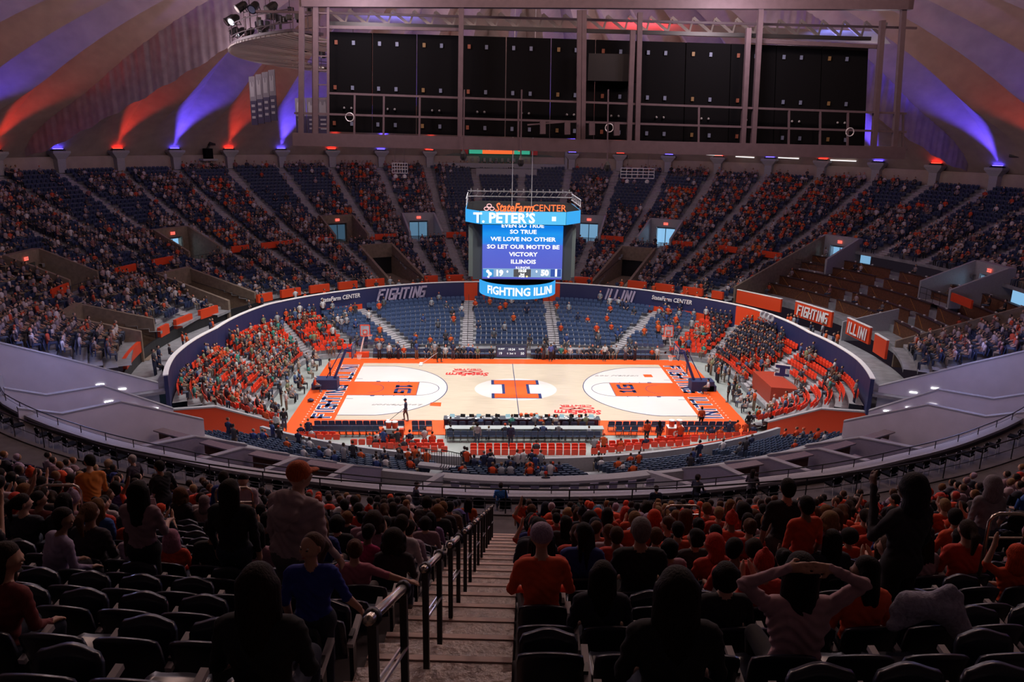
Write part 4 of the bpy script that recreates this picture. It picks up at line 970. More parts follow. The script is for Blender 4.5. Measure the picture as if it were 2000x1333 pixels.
# name in glowing channel letters above the ring
m_no = M('neon_orange', (1, .2, .05), emit=1.4, ecol=(1, .16, .04))
sg = text('roof_lettering', 'StateFarm', m_no, PY(1004, 406.5, YB-.97), X, Zv, sbd, size=.92, bold=.02, shear=.25, xs=.78, depth=.05)
text('roof_lettering', 'CENTER', m_no, PY(1073, 407.5, YB-.97), X, Zv, sbd, size=.72, xs=.98, depth=.05)
for du, dv in ((950, 408), (961, 408), (955.5, 402)):
    p = PY(du, dv, YB-.97); MB().tube([p+np.array((.17*cos(2*pi*k/14), 0, .13*sin(2*pi*k/14))) for k in range(15)], .035, 6, caps=False).build('logo_ring', M('logo_glow', (1, .5, .5), emit=1.3, ecol=(1, .45, .45)), sbd)
# curved bottom ring with lettering
a_, b_ = PY(936, 548, YB), PY(1092, 548, YB); R_ = (b_[0]-a_[0])/2; cxr = (a_[0]+b_[0])/2; cyr = YB+R_*.95; zt2 = PY(936, 545, YB+R_*.8)[2]; zb2 = zt2-1.15
def arc(a0, a1, r, z): return [(cxr+r*sin(a), cyr-r*cos(a), z) for a in np.linspace(a0, a1, 33)]
V = []; 
for p in arc(-pi, pi, R_, 0): V += [(p[0], p[1], zb2), (p[0], p[1], zt2)]
bring = MB().add(V, [(2*i, 2*i+2, 2*i+3, 2*i+1) for i in range(32)]).build('lower_ring_screen', m_cyan, sbd)
MB().add([(cxr+R_*.99*sin(a), cyr-R_*.99*cos(a), zt2) for a in np.linspace(0, 2*pi, 33)[:-1]], [tuple(range(32))]).add([(cxr+R_*.99*sin(a), cyr-R_*.99*cos(a), zb2) for a in np.linspace(0, 2*pi, 33)[:-1]], [tuple(range(32))]).build('ring_lid', m_black, sbd)
me = text_mesh('FIGHTING ILLINI', .9, .03, .01)
for v in me.vertices:
    x, y, z = v.co; a = x/R_*.92+.06; v.co = (cxr+(R_+.06)*sin(a), cyr-(R_+.06)*cos(a), (zt2+zb2)/2+y)
me.materials.clear(); me.materials.append(m_wt); link('screen_lettering', me, bring)
# lighting truss on top and the suspension rods
tr = MB()
for s in (-1, 1):
    for dz in (0, .5): tr.tube([(c_ if s < 0 else d_, YB+.3, z1+.3+dz), (c_ if s < 0 else d_, YB+dep, z1+.3+dz)], .05, 6)
    for k in range(6): tr.bar((c_ if s < 0 else d_, YB+.3+k*1.1, z1+.3), (c_ if s < 0 else d_, YB+.3+(k+.5)*1.1, z1+.8), .04)
for dz in (0, .45): tr.tube([(c_, YB+dep, z1+.5+dz), (d_, YB+dep, z1+.5+dz)], .05, 6)
for k in range(14): tr.bar((c_+(d_-c_)*k/14, YB+dep, z1+.5), (c_+(d_-c_)*(k+.5)/14, YB+dep, z1+.95), .04)
for k in range(16): tr.bar((c_+(d_-c_)*(k+.5)/16, YB+dep-.5, z1+1.2), (c_+(d_-c_)*(k+.5)/16, YB+dep-.5, z1+.9), .09)
tr.build('top_truss', m_silver, sbd)
for u in (1000, 1038): 
    p = PY(u, 395, YB+3); MB().tube([(p[0], YB+3, z1), (p[0], YB+3, 38.5)], .035, 6).build('hanger_rod', m_silver, sbd)

# ================================================================ RIGGING FRAME with the black back of the screen
rg = thing('rigging_frame', 'wide hanging steel frame with railings carrying the black back of a screen wall', 'rigging', (0, 0, 0))
YR = -20.0
P = lambda u, v, dy=0: on_y(u, v, YR+dy)
L0, R0 = P(577, 272), P(1760, 300)
def bar2(name, pts, w, mat=m_truss, par=rg, dy=0, h=None):
    mb = MB()
    for (a, b) in zip(pts[:-1], pts[1:]): mb.bar(P(*a, dy), P(*b, dy), w, h)
    return mb.build(name, mat, par)
bar2('bottom_beam', [(574, 272), (1762, 299)], .7, h=.68)
MB().bar(P(590, 266, 1.3), P(1755, 292, 1.3), 2.0, .1).build('platform_deck', m_truss, rg)
bar2('top_rail', [(640, 182), (1770, 222)], .11); bar2('mid_rail', [(575, 221), (1770, 258)], .11)
for u in (693, 750, 820, 1013, 1365, 1541, 1602, 1656, 1764): bar2('rail_post', [(u, 183+(u-640)*.035), (u-1, 262+(u-640)*.03)], .1)
for u0, u1, vt, vb in ((590, 588, -60, 275), (617, 617, -60, 270), (902, 898, -60, 282), (1132, 1130, 20, 285), (1141, 1138, 20, 285), (1250, 1244, 25, 290), (1236, 1228, 60, 288), (1462, 1450, 55, 290), (1488, 1470, -20, 293), (1724, 1705, 40, 298), (1770, 1745, -60, 308)): bar2('upright', [(u0, vt), (u1, vb)], .26)
bar2('ladder_side', [(612, 10), (612, 262)], .12); bar2('ladder_side', [(641, 10), (641, 262)], .12)
for k in range(9): bar2('ladder_rung', [(612, 25+k*28), (641, 26+k*28)], .06)
bar2('cross_beam', [(640, 53), (900, 58)], .16, dy=.4); bar2('cross_beam', [(1460, 80), (1725, 92)], .2, dy=.4); bar2('cross_beam', [(590, 4), (1770, 10)], .5)
bar2('top_truss_chord', [(500, 22), (1790, 55)], .12, dy=1.5); bar2('top_truss_chord', [(640, -10), (1780, 10)], .5, dy=1.0)
for k in range(5):
    u = 1060+k*48; bar2('slanted_plate', [(u, 236+k*.8), (u, 262+k)], .3, dy=-.4) if k < 4 else None
bar2('slanted_rail', [(1030, 244), (1130, 236)], .08, dy=-.4)
# the black screen back made of hanging panels with coloured tags
PU = [642, 727, 814, 902, 989, 1077, 1164, 1252, 1340, 1428, 1517, 1606, 1697]
mtag = [M('tag_orange', (.20, .06, .03), .6), M('tag_blue', (.13, .16, .25), .6), M('tag_yellow', (.18, .11, .04), .6)]
for k, (a, b) in enumerate(zip(PU[:-1], PU[1:])):
    vt = lambda u: 62+(u-642)*.03; vb = lambda u: 257+(u-642)*.029
    sh = -14*(a-642)/1055
    V = [P(a+1, vt(a), 1.0), P(b-1, vt(b), 1.0), P(b-1-8*(b-642)/1055, vb(b), 1.0), P(a+1-8*(a-642)/1055, vb(a), 1.0)]
    W_ = [v+np.array((0, .25, 0)) for v in V]
    pn = MB().add(V+W_, [(0, 1, 2, 3), (7, 6, 5, 4), (0, 4, 5, 1), (1, 5, 6, 2), (2, 6, 7, 3), (3, 7, 4, 0)]).build('screen_back_panel', m_blackcloth, rg)
    for row in (82, 170, 240):
        for q, uu in enumerate((a+16, a+50)):
            p = P(uu-5*(row/240), row+(uu-642)*.033, .93); MB().box(p, .16, .03, .22).build('tag', mtag[(k+q*1) % 3 if q == 0 else 1], pn)
    for uu in (a+30, a+44):
        p = P(uu, 210+(uu-642)*.03, .93); MB().ball(p, .07, 6).build('connector', M('connector_grey', (.35, .35, .35), .4), pn)
bar2('top_light_bar', [(642, 46), (1700, 76)], .2, m_black, dy=.8)
# roof truss catching light above the board
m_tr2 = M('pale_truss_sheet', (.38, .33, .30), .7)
mb = MB()
for k in range(26):
    u = 640+k*42; mb.bar(P(u, 18+k*1.0, 3), P(u+34, 46+k*1.1, 3), .16); mb.bar(P(u+34, 46+k*1.1, 3), P(u+42, 19+k, 3), .1)
o = mb.build('truss_web', m_tr2, rg); o['kind'] = 'stuff'
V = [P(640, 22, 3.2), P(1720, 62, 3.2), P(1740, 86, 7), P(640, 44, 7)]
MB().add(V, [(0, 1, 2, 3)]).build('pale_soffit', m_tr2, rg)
x0, y0, z0 = P(800, 75, 3.0); light('soffit_lamp', 'SPOT', tuple(P(760, 90, 3.0)), 700, (.2, .2, 1), tuple(P(760, 30, 4)), .3, 120, .8)
light('soffit_lamp', 'SPOT', tuple(P(1250, 105, 3.0)), 900, (1, .05, .08), tuple(P(1250, 45, 4)), .3, 140, .8)
light('soffit_lamp', 'SPOT', tuple(P(1620, 120, 3.0)), 500, (.2, .25, 1), tuple(P(1640, 62, 4)), .3, 110, .8)
# long speaker box on the board
p = P(1197, 133, .6); MB().box(p, 2.8, .7, 1.4).build('speaker_box', m_black, rg)
# looped cables and hanging plumb lamps
for u, v in ((683, 229), (1660, 258), (1190, 250)):
    p = P(u, v, -.5); MB().tube([p+np.array((.22*cos(2*pi*k/14), 0, .22*sin(2*pi*k/14))) for k in range(15)], .03, 6, caps=False).build('cable_loop', m_silver, rg)
for u, v1, n_ in ((907, 318, 'left'), (1019, 330, 'middle'), (1188, 340, 'right')):
    t = thing('hanging_mic', f'small black weight hanging on a cable below the rigging frame, {n_} of three', 'hanging weight'); a, b = P(u, 175, -1.2), P(u-2, v1-14, -1.2)
    MB().tube([a, b], .04, 6).build('cable', m_truss, t); MB().lathe([(.05, .3), (.16, .1), (.18, -.1), (.1, -.25)], b, 10).build('weight', m_black, t)

# ================================================================ CATWALK RING with spotlights
cw = thing('catwalk', 'round catwalk with pale ribbed underside hanging left of the black screen back', 'catwalk')
RC = 21.6
for a0, a1 in ((-140, -48),):
    MB().arcwall(RC-2.2, RC, a0, a1, 27.0, 27.15).build('deck', m_truss, cw)
    for z in (27.5, 28.2): MB().tube([pol(RC-.05, a, z) for a in azlist(a0, a1, 3)], .035, 6).build('railing', m_truss, cw); MB().tube([pol(RC-2.2, a, z) for a in azlist(a0, a1, 3)], .035, 6).build('railing', m_truss, cw)
    for a in azlist(a0, a1, 5): MB().tube([pol(RC-.05, a, 27.1), pol(RC-.05, a, 28.3)], .03, 6).build('stanchion', m_truss, cw)
    for a in azlist(a0, a1, 11): MB().tube([pol(RC-1.1, a, 27.1), pol(RC-1.1, a, 38)], .025, 6).build('hanger_rod', m_truss, cw)
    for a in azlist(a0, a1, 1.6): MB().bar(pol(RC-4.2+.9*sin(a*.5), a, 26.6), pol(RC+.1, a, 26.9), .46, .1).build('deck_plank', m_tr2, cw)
k = 0; ha = [-134, -128, -122, -116, -110, -104, -98, -92, -86, -80, -74, -68]
for a in ha:
    for q in (0,):
        p = pol(RC-.2, a, 28.5+.25*(k % 3)); t = thing('spotlight', f'black stage spotlight clamped on the round catwalk, {ordn(k+1)} from its left end', 'spotlight', p, -radians(a)+pi+.6*(k % 2), 'spotlights on the catwalk'); k += 1
        MB().lathe([(.16, -.35), (.24, -.2), (.26, .25), (.3, .38)], n=12).build('barrel', m_black, t); t.rotation_euler.x = radians(125); MB().tube([(-.32, 0, 0), (-.32, -.4, 0), (.32, -.4, 0), (.32, 0, 0)], .03, 6).build('yoke', m_black, t)
        MB().lathe([(.0, .37), (.22, .37), (.22, .39), (0, .39)], n=12).build('lens', M('spot_lens', (.8, .85, 1), emit=2.5) if k % 4 == 0 else m_steel, t)
mb = MB()
for a in azlist(-135, -60, 1.5): mb.box(pol(RC-2.2+random.uniform(-.3, .3), a, 28.4+random.uniform(-.4, .5)), random.uniform(.15, .5), random.uniform(.15, .4), random.uniform(.2, .6), random.uniform(0, 3))
mb.build('fixture_clutter', m_black, cw)['kind'] = 'stuff'
# banners
def banner(u0, v0, u1, v1, dep_, n, label, grp):
    for k in range(n):
        t0, t1 = k/n, (k+.92)/n
        a = at_depth(u0+(u1-u0)*t0, v0+(v1-v0)*t0, dep_-3*t0); b = at_depth(u0+(u1-u0)*t1, v0+(v1-v0)*t1, dep_-3*t1)
        d = b-a; d[2] = 0; Ld = np.linalg.norm(d); d /= Ld; N = np.cross(d, (0, 0, 1.)); hgt = 3.15; z1_ = min(a[2], b[2]); c = (a+b)/2
        t = thing('jersey_banner', label.format(['leftmost', 'second', 'third', 'rightmost'][k] if n == 4 else ['leftmost', 'middle', 'rightmost'][k]), 'banner', (0, 0, 0), 0, grp)
        MB().frame((c[0], c[1], z1_-hgt/4), d, N, (0, 0, 1), Ld, .04, hgt/2).build('upper_cloth', M('banner_pale', (.17, .15, .17), .8), t)
        MB().frame((c[0], c[1], z1_-hgt*.75), d, N, (0, 0, 1), Ld, .04, hgt/2).build('lower_cloth', M('banner_navy', (.03, .02, .06), .8), t)
        jn = M('banner_jersey_ink', (.30, .28, .29), .8); q = c+N*.04
        w_ = Ld*.32
        J = [(-w_, -.35), (w_, -.35), (w_, .2), (w_*.8, .38), (w_*.45, .38), (w_*.25, .15), (-w_*.25, .15), (-w_*.45, .38), (-w_*.8, .38), (-w_, .2)]
        MB().add([(q[0]+d[0]*x, q[1]+d[1]*x, z1_-hgt*.27+y*1.3) for x, y in J], [tuple(range(10))]).build('jersey_print', jn, t)
        for r_ in range(3): MB().frame((q[0], q[1], z1_-hgt*(.6+.12*r_)), d, N, (0, 0, 1), Ld*.55, .01, .16).build('name_print', jn, t)
banner(486, 150, 537, 133, 52, 4, 'long jersey banner, {} of the four hanging left of the dark frame', 'jersey banners left of the frame')
banner(576, 192, 642, 190, 70, 3, 'jersey banner seen between the frame uprights, {} of three', 'jersey banners between the uprights')
# hanging lamp racks over the far seats
for u, v, n_ in ((781, 331, 'left'), (1245, 341, 'right')):
    p = at_depth(u, v, 96); t = thing('lamp_rack', f'small pale rack of lamps hanging before the far upper seats, {n_} one', 'lamp rack', tuple(p))
    w_ = .95 if n_ == 'left' else 2.1
    for z in (0, .35, .75): MB().bar((-w_, 0, z), (w_, 0, z), .09).build('bar', m_silver, t)
    for k in range(7): MB().bar((-w_+2*w_*k/6, 0, -.45), (-w_+2*w_*k/6, 0, .75), .06).build('slat', m_silver, t)
    MB().bar((-w_, 0, -.45), (w_, 0, -.45), .09).build('bar', m_silver, t)
    for s in (-.6, .6): MB().tube([(s*w_, 0, .75), (s*w_, 0, 14)], .02, 5).build('cable', m_truss, t); MB().lathe([(.1, -.9), (.28, -1.1), (.25, -1.35)], (s*w_, 0, .3), 10).build('lamp', m_silver, t)
# box loudspeakers on the right rim wall and left alcove
for u, v, n_ in ((1972, 280, 'upper left'), (1986, 299, 'lower right')):
    p = on_r(u, v, 56.5); t = thing('wall_loudspeaker', f'square black loudspeaker high under the roof at the right, {n_} of two', 'loudspeaker', tuple(p), -radians(azr(p)[0])+.3); MB().box((0, 0, 0), 1.1, .8, .9).build('cabinet', m_blackcloth, t); MB().box((0, -.42, 0), 1.0, .03, .8).build('grille', m_black, t); MB().bar((0, .3, 0), (0, 2.0, .8), .1).build('bracket', m_black, t)
p = on_r(405, 285, 56.8); t = thing('rim_equipment', 'dark equipment hoist on a ledge under the roof, between a blue and a red floodlight', 'hoist', (p[0], p[1], 17.6), .8)
MB().box((0, 0, .9), 1.0, .8, 1.3).build('cabinet', m_blackcloth, t); MB().box((.5, 0, 2.4), .9, .7, .9, .2).build('motor', m_black, t); MB().bar((0, 0, 1.5), (.5, 0, 2.4), .2).build('mast', m_black, t); MB().box((0, 0, .12), 2.0, 1.2, .24).build('ledge', m_ledge, t)
for k, (u0, u1, v) in enumerate(((1378, 1410, 302), (1437, 1473, 306), (1520, 1560, 308), (1622, 1672, 313))):
    p, q = on_r(u0, v, 57.2), on_r(u1, v+2, 57.2); tag(MB().bar(p, q, .12).build('tube_light', M('tube_glow', (1, .95, .95), emit=1.2)), f'white tube light on the rim wall right of centre, {ordn(k+1)} from the left', 'light', 'tube lights on the rim wall')
# ================================================================ PEOPLE: bodies grown as one continuous surface
def grow(prims, h=.016, k0=.03, wrinkle=0.0):
    """prims: (a, b, ra, rb, mat[, k[, squash]]) tapered capsules, smoothly joined; surface nets on a grid"""
    pr = []
    for q in prims:
        a, b, ra, rb, mt = q[:5]; k = q[5] if len(q) > 5 and q[5] is not None else k0; sq = q[6] if len(q) > 6 else (1, 1, 1)
        pr.append((np.array(a, float), np.array(b, float), ra, rb, mt, k, np.array(sq, float)))
    lo = np.min([np.minimum(a, b)-max(ra, rb)*sq-.04 for a, b, ra, rb, _, _, sq in pr], axis=0); hi = np.max([np.maximum(a, b)+max(ra, rb)*sq+.04 for a, b, ra, rb, _, _, sq in pr], axis=0)
    N = np.ceil((hi-lo)/h).astype(int)+1
    D = np.full(N, 1.0, np.float32)
    def dist(p, Q):
        a, b, ra, rb, _, _, sq = p; a_ = a/sq; d = (b/sq)-a_; L = max(float(d@d), 1e-9); W = Q/sq-a_
        t = np.clip((W@d)/L, 0, 1); return (np.linalg.norm(W-t[..., None]*d, axis=-1)-(ra+(rb-ra)*t))*sq.min()
    for p in pr:
        a, b, ra, rb, _, k, sq = p; m = max(ra, rb)*sq+.05+k
        i0 = np.maximum(np.floor((np.minimum(a, b)-m-lo)/h).astype(int), 0); i1 = np.minimum(np.ceil((np.maximum(a, b)+m-lo)/h).astype(int)+1, N)
        G = np.stack(np.meshgrid(*[lo[c]+h*np.arange(i0[c], i1[c]) for c in range(3)], indexing='ij'), -1)
        d = dist(p, G); S = D[i0[0]:i1[0], i0[1]:i1[1], i0[2]:i1[2]]
        hh = np.clip(.5+.5*(S-d)/k, 0, 1); S[...] = S*(1-hh)+d*hh-k*hh*(1-hh)
    ins = D < 0
    cells = np.zeros(N-1, np.int8)
    for dx in (0, 1):
        for dy in (0, 1):
            for dz in (0, 1): cells += ins[dx:N[0]-1+dx, dy:N[1]-1+dy, dz:N[2]-1+dz]
    act = (cells > 0) & (cells < 8); idx = -np.ones(N-1, np.int64); ii = np.argwhere(act); idx[act] = np.arange(len(ii))
    acc = np.zeros((len(ii), 3)); cnt = np.zeros(len(ii))
    C = [(x, y, z) for x in (0, 1) for y in (0, 1) for z in (0, 1)]
    for c0 in C:
        for ax in range(3):
            if c0[ax]: continue
            c1 = list(c0); c1[ax] = 1
            v0 = D[ii[:, 0]+c0[0], ii[:, 1]+c0[1], ii[:, 2]+c0[2]]; v1 = D[ii[:, 0]+c1[0], ii[:, 1]+c1[1], ii[:, 2]+c1[2]]
            m = (v0 < 0) != (v1 < 0); t = np.where(m, v0/(v0-v1+1e-12), 0); P = ii+np.array(c0, float); P[:, ax] += t
            acc[m] += P[m]; cnt[m] += 1
    V = lo+h*acc/cnt[:, None]
    F = []
    for ax in range(3):
        s0 = [slice(None)]*3; s1 = [slice(None)]*3; s0[ax] = slice(0, N[ax]-1); s1[ax] = slice(1, N[ax])
        e = ins[tuple(s0)] != ins[tuple(s1)]; up = ins[tuple(s0)]
        o1, o2 = [(1, 2), (2, 0), (0, 1)][ax]; E_ = np.argwhere(e); E_ = E_[(E_[:, o1] > 0) & (E_[:, o2] > 0) & (E_[:, o1] < N[o1]-1) & (E_[:, o2] < N[o2]-1)]
        u_ = up[E_[:, 0], E_[:, 1], E_[:, 2]]
        def g(d1, d2): Q = E_.copy(); Q[:, o1] -= d1; Q[:, o2] -= d2; return idx[Q[:, 0], Q[:, 1], Q[:, 2]]
        q = np.stack([g(1, 1), g(0, 1), g(0, 0), g(1, 0)], 1); q[~u_] = q[~u_][:, ::-1]; F.append(q)
    F = np.concatenate(F); FC = V[F].mean(1)
    dd = np.stack([dist(p, FC) for p in pr], 1); mt = np.array([p[4] for p in pr])[dd.argmin(1)]
    if wrinkle:
        m = np.zeros(len(V), bool); m[F[mt == 1].ravel()] = True
        o = wrinkle*(np.sin(V[:, 2]*70+6*np.sin(V[:, 0]*14)+4*np.sin(V[:, 1]*17))+.6*np.sin(V[:, 0]*55+V[:, 2]*38))
        c = V.mean(0); n_ = V-np.array([0, V[m][:, 1].mean() if m.any() else 0, 0]); n_[:, 2] = 0; n_ /= np.linalg.norm(n_, axis=1)[:, None]+1e-9
        V = V+n_*(o*m)[:, None]
    return V, F, mt
def npmesh(name, V, F, mats, mt=None, smooth_=True, colors=None, cname='Col'):
    me = bpy.data.meshes.new(name); nv, nf, k = len(V), len(F), F.shape[1]
    me.vertices.add(nv); me.vertices.foreach_set('co', np.ascontiguousarray(V, np.float32).ravel()); me.loops.add(nf*k); me.loops.foreach_set('vertex_index', F.astype(np.int32).ravel())
    me.polygons.add(nf); me.polygons.foreach_set('loop_start', np.arange(0, nf*k, k, dtype=np.int32)); me.polygons.foreach_set('loop_total', np.full(nf, k, np.int32))
    for m in mats: me.materials.append(m)
    if mt is not None: me.polygons.foreach_set('material_index', mt.astype(np.int32))
    me.polygons.foreach_set('use_smooth', np.full(nf, smooth_))
    if colors is not None:
        a = me.color_attributes.new(cname, 'FLOAT_COLOR', 'POINT'); a.data.foreach_set('color', np.concatenate([colors, np.ones((nv, 1))], 1).astype(np.float32).ravel())
    me.update(calc_edges=True); me.validate(); return me
SK = [(.50, .29, .20), (.42, .23, .15), (.17, .085, .05), (.55, .33, .24), (.46, .26, .18), (.25, .13, .08)]
m_skin = M('skin', SK[0], .55, objcol=SK, noise=.08, nscale=12); m_shirt = M('shirt_cloth', (.5, .5, .5), .85, objcol='color', noise=.22, nscale=9, bump=.3)
m_pants = M('trouser_cloth', (.03, .04, .08), .85, objcol=[(.018, .024, .05), (.012, .012, .015), (.05, .07, .12), (.09, .08, .08), (.02, .02, .03)], noise=.2, nscale=10)
m_shoe = M('shoe', (.2, .2, .2), .6); m_hair = M('hair', (.02, .012, .008), .65, spec=.15, objcol='color', noise=.35, nscale=30, bump=.5, stretch=(3, 3, .6))
m_eye = M('eye_dark', (.02, .015, .012), .3)
def hand(w, d, up, spread=1.0, curl=.3, mat=0):
    """palm and five fingers from the wrist w along d; up = back of hand normal"""
    w, d, up = [np.array(q, float) for q in (w, d, up)]; d /= np.linalg.norm(d); up -= d*(up@d); up /= np.linalg.norm(up); s = np.cross(d, up); out = []
    pe = w+d*.085
    for o in (-.022, 0, .022): out.append((w+s*o*.6, pe+s*o, .017, .015, mat, .012))
    for k, (o, L) in enumerate(((-.033, .062), (-.011, .075), (.012, .08), (.034, .068))):
        b0 = pe+s*o*.95; m = b0+(d+s*o*4*spread*.25)*L*.5-up*curl*.018; e = m+(d*(1-curl*.6)-up*curl)*L*.5
        out += [(b0, m, .0105, .0095, mat, .006), (m, e, .0095, .008, mat, .006)]
    t0 = w+d*.02-s*.026; t1 = t0+d*.035-s*.032-up*.008; t2 = t1+d*.03-s*.004-up*.012
    out += [(t0, t1, .014, .011, mat, .008), (t1, t2, .011, .009, mat, .006)]
    return out
def rotz(p, a, c=(0, 0)): x, y = p[0]-c[0], p[1]-c[1]; return (c[0]+x*cos(a)-y*sin(a), c[1]+x*sin(a)+y*cos(a), p[2])
def head_prims(c, yaw=0.0):
    c = np.array(c, float); out = []
    def q(x, y, z): a = rotz((x, y, 0), yaw); return c+np.array((a[0], a[1], z))
    out.append((q(0, -.012, .02), q(0, .0, .02), .093, .09, 0, .02, (1, 1, 1.12)))
    out.append((q(0, .02, -.03), q(0, .045, -.07), .07, .042, 0, .03)); out.append((q(0, .093, .005), q(0, .108, -.02), .010, .016, 0, .012))
    out.append((q(0, .082, -.052), q(0, .084, -.052), .02, .018, 0, .012, (1.5, 1, .6)))
    for s in (-1, 1): out.append((q(s*.09, -.008, .018), q(s*.092, -.012, -.018), .015, .011, 0, .008)); out.append((q(s*.035, .07, -.01), q(s*.05, .05, -.02), .03, .025, 0, .02))
    return out
SITH = (0, .03, 1.27)
def seated(lean=.0, yaw=0.0, arms='lap', sleeve='short', fine=False, wide=1.0, headdx=0.0):
    """facing +y, feet on z=0, hips over the origin"""
    y = lambda z: lean*(z-.5)
    s1 = 1; fore = 1 if sleeve == 'long' else 0; W_ = wide
    P = [((-.085, 0, .53), (.085, 0, .53), .135, .135, 2, .05), ((0, y(.6), .60), (0, y(.85)-.01, .85), .138*W_, .15*W_, 1, .06, (1.12, .85, 1)), ((-.07*W_, y(.95), .94), (.07*W_, y(.95), .94), .125*W_, .125*W_, 1, .06, (1.05, .85, 1)),
         ((-.15*W_, y(1.05), 1.035), (.15*W_, y(1.05), 1.035), .072, .072, 1, .05), ((0, y(1.1), 1.06), (headdx*.5, y(1.2)+.015, 1.17), .062, .052, 0, .03)]
    hc = (headdx, y(1.27)+.03, 1.27); P += head_prims(hc, yaw)
    for s in (-1, 1):
        P += [((s*.10, .02, .53), (s*.13, .44, .54), .09, .066, 2, .04), ((s*.13, .45, .52), (s*.13, .40, .10), .062, .042, 2, .02), ((s*.13, .38, .06), (s*.14, .56, .045), .045, .036, 3, .02)]
        sh = (s*.20*W_, y(1.04), 1.025); am = arms if isinstance(arms, str) else arms[0 if s < 0 else 1]
        if am == 'lap': el, wr, hd, up = (s*.26, y(.8)+.02, .77), (s*.12, .27, .66), (-s*.6, .8, -.1), (0, .2, 1)
        elif am == 'clap': el, wr, hd, up = (s*.25, y(.8)+.10, .80), (s*.07, .33, .98), (-s*.25, .5, .8), (s, .2, 0)
        elif am == 'up': el, wr, hd, up = (s*.34, .08, 1.12), (s*.22, .14, 1.36), (-s*.2, .2, 1), (s, -.3, 0)
        elif am == 'phone': el, wr, hd, up = (s*.25, y(.8)+.10, .82), (s*.07, .36, 1.13), (-s*.1, .3, 1), (s, .1, 0)
        elif am == 'knee': el, wr, hd, up = (s*.27, y(.8)+.06, .78), (s*.15, .36, .63), (0, 1, -.2), (0, .2, 1)
        elif am == 'head': el, wr, hd, up = (s*.40, .02, 1.22), (s*.14, -.03, 1.37), (-s*.9, -.1, .12), (0, -.6, .8)
        elif am == 'out': el, wr, hd, up = (s*.42, -.02, .98), (s*.66, -.03, .92), (s*1, 0, -.12), (0, 0, 1)
        elif am == 'down': el, wr, hd, up = (s*.27, y(.75), .76), (s*.27, .10, .55), (0, .4, -1), (s, 0, 0)
        P += [(sh, el, .057, .046, 1, .03), (el, wr, .044, .030, fore, .02)]
        P += hand(wr, hd, up, curl=.5) if fine else [(wr, np.array(wr)+np.array(hd)/np.linalg.norm(hd)*.1, .033, .028, 0, .02, (1, 1, 1)), (np.array(wr)+np.array(hd)/np.linalg.norm(hd)*.08, np.array(wr)+np.array(hd)/np.linalg.norm(hd)*.16, .026, .015, 0, .02)]
    return P, hc, yaw
def standing(arms='down', yaw=0.0, sleeve='short', fine=False, wide=1.0, bend=0.0, stride=.0):
    y = lambda z: bend*(z-.95)*1.0; W_ = wide; fore = 1 if sleeve == 'long' else 0
    zz = lambda z: .95+(z-.95)*(1-.12*abs(bend))
    P = [((-.08, 0, .93), (.08, 0, .93), .125, .125, 2, .05), ((0, y(1.02), zz(1.02)), (0, y(1.22), zz(1.22)), .13*W_, .145*W_, 1, .06, (1.12, .82, 1)), ((-.07*W_, y(1.33), zz(1.33)), (.07*W_, y(1.33), zz(1.33)), .122*W_, .122*W_, 1, .06, (1.05, .85, 1)),
         ((-.15*W_, y(1.43), zz(1.435)), (.15*W_, y(1.43), zz(1.435)), .07, .07, 1, .05), ((0, y(1.46), zz(1.47)), (0, y(1.56)+.015, zz(1.56)), .062, .052, 0, .03)]
    hc = (0, y(1.66)+.03, zz(1.66)); P += head_prims(hc, yaw)
    for s in (-1, 1):
        st = stride*s
        P += [((s*.09, 0, .93), (s*.105, .02+st, .50), .095, .062, 2, .04), ((s*.105, .02+st, .50), (s*.11, -.02+st, .10), .060, .042, 2, .02), ((s*.11, -.03+st, .06), (s*.125, .15+st, .045), .045, .036, 3, .02)]
        sh = (s*.195*W_, y(1.42), zz(1.42)); am = arms if isinstance(arms, str) else arms[0 if s < 0 else 1]
        if am == 'down': el, wr, hd, up = (s*.25, y(1.15), zz(1.14)), (s*.24, y(.95)+.08, zz(.90)), (0, .15, -1), (s, 0, 0)
        elif am == 'clap': el, wr, hd, up = (s*.25, y(1.15)+.06, zz(1.15)), (s*.07, .28+y(1.2), zz(1.28)), (-s*.25, .5, .8), (s, .2, 0)
        elif am == 'hips': el, wr, hd, up = (s*.36, y(1.15)-.05, zz(1.17)), (s*.18, .03, zz(1.02)), (-s*.6, .3, -.3), (s, 0, 0)
        elif am == 'phone': el, wr, hd, up = (s*.27, y(1.2)+.12, zz(1.2)), (s*.08, .34+y(1.5), zz(1.56)), (-s*.1, .3, 1), (s, .1, 0)
        elif am == 'side': el, wr, hd, up = (s*.30, y(1.15), zz(1.17)), (s*.40, .10, zz(.98)), (s*.3, .3, -.8), (s, 0, .3)
        elif am == 'fwd': el, wr, hd, up = (s*.22, y(1.2)+.10, zz(1.12)), (s*.12, y(1.2)+.34, zz(1.10)), (-s*.1, 1, 0), (0, 0, 1)
        elif am == 'raise': el, wr, hd, up = (s*.36, .05, zz(1.52)), (s*.32, .12, zz(1.78)), (0, .1, 1), (0, -1, 0)
        P += [(sh, el, .056, .045, 1, .03), (el, wr, .043, .030, fore, .02)]
        P += hand(wr, hd, up, curl=.5) if fine else [(wr, np.array(wr)+np.array(hd)/np.linalg.norm(hd)*.1, .033, .028, 0, .02), (np.array(wr)+np.array(hd)/np.linalg.norm(hd)*.08, np.array(wr)+np.array(hd)/np.linalg.norm(hd)*.16, .026, .015, 0, .02)]
    return P, hc, yaw
BODY = {}
def body(key, spec, h=.017, extra=None, wr=.004):
    P, hc, yaw = spec
    if extra: P = P+extra
    V, F, mt = grow(P, h, wrinkle=wr); BODY[key] = (npmesh('body', V, F, [m_skin, m_shirt, m_pants, m_shoe], mt), hc, yaw); return key
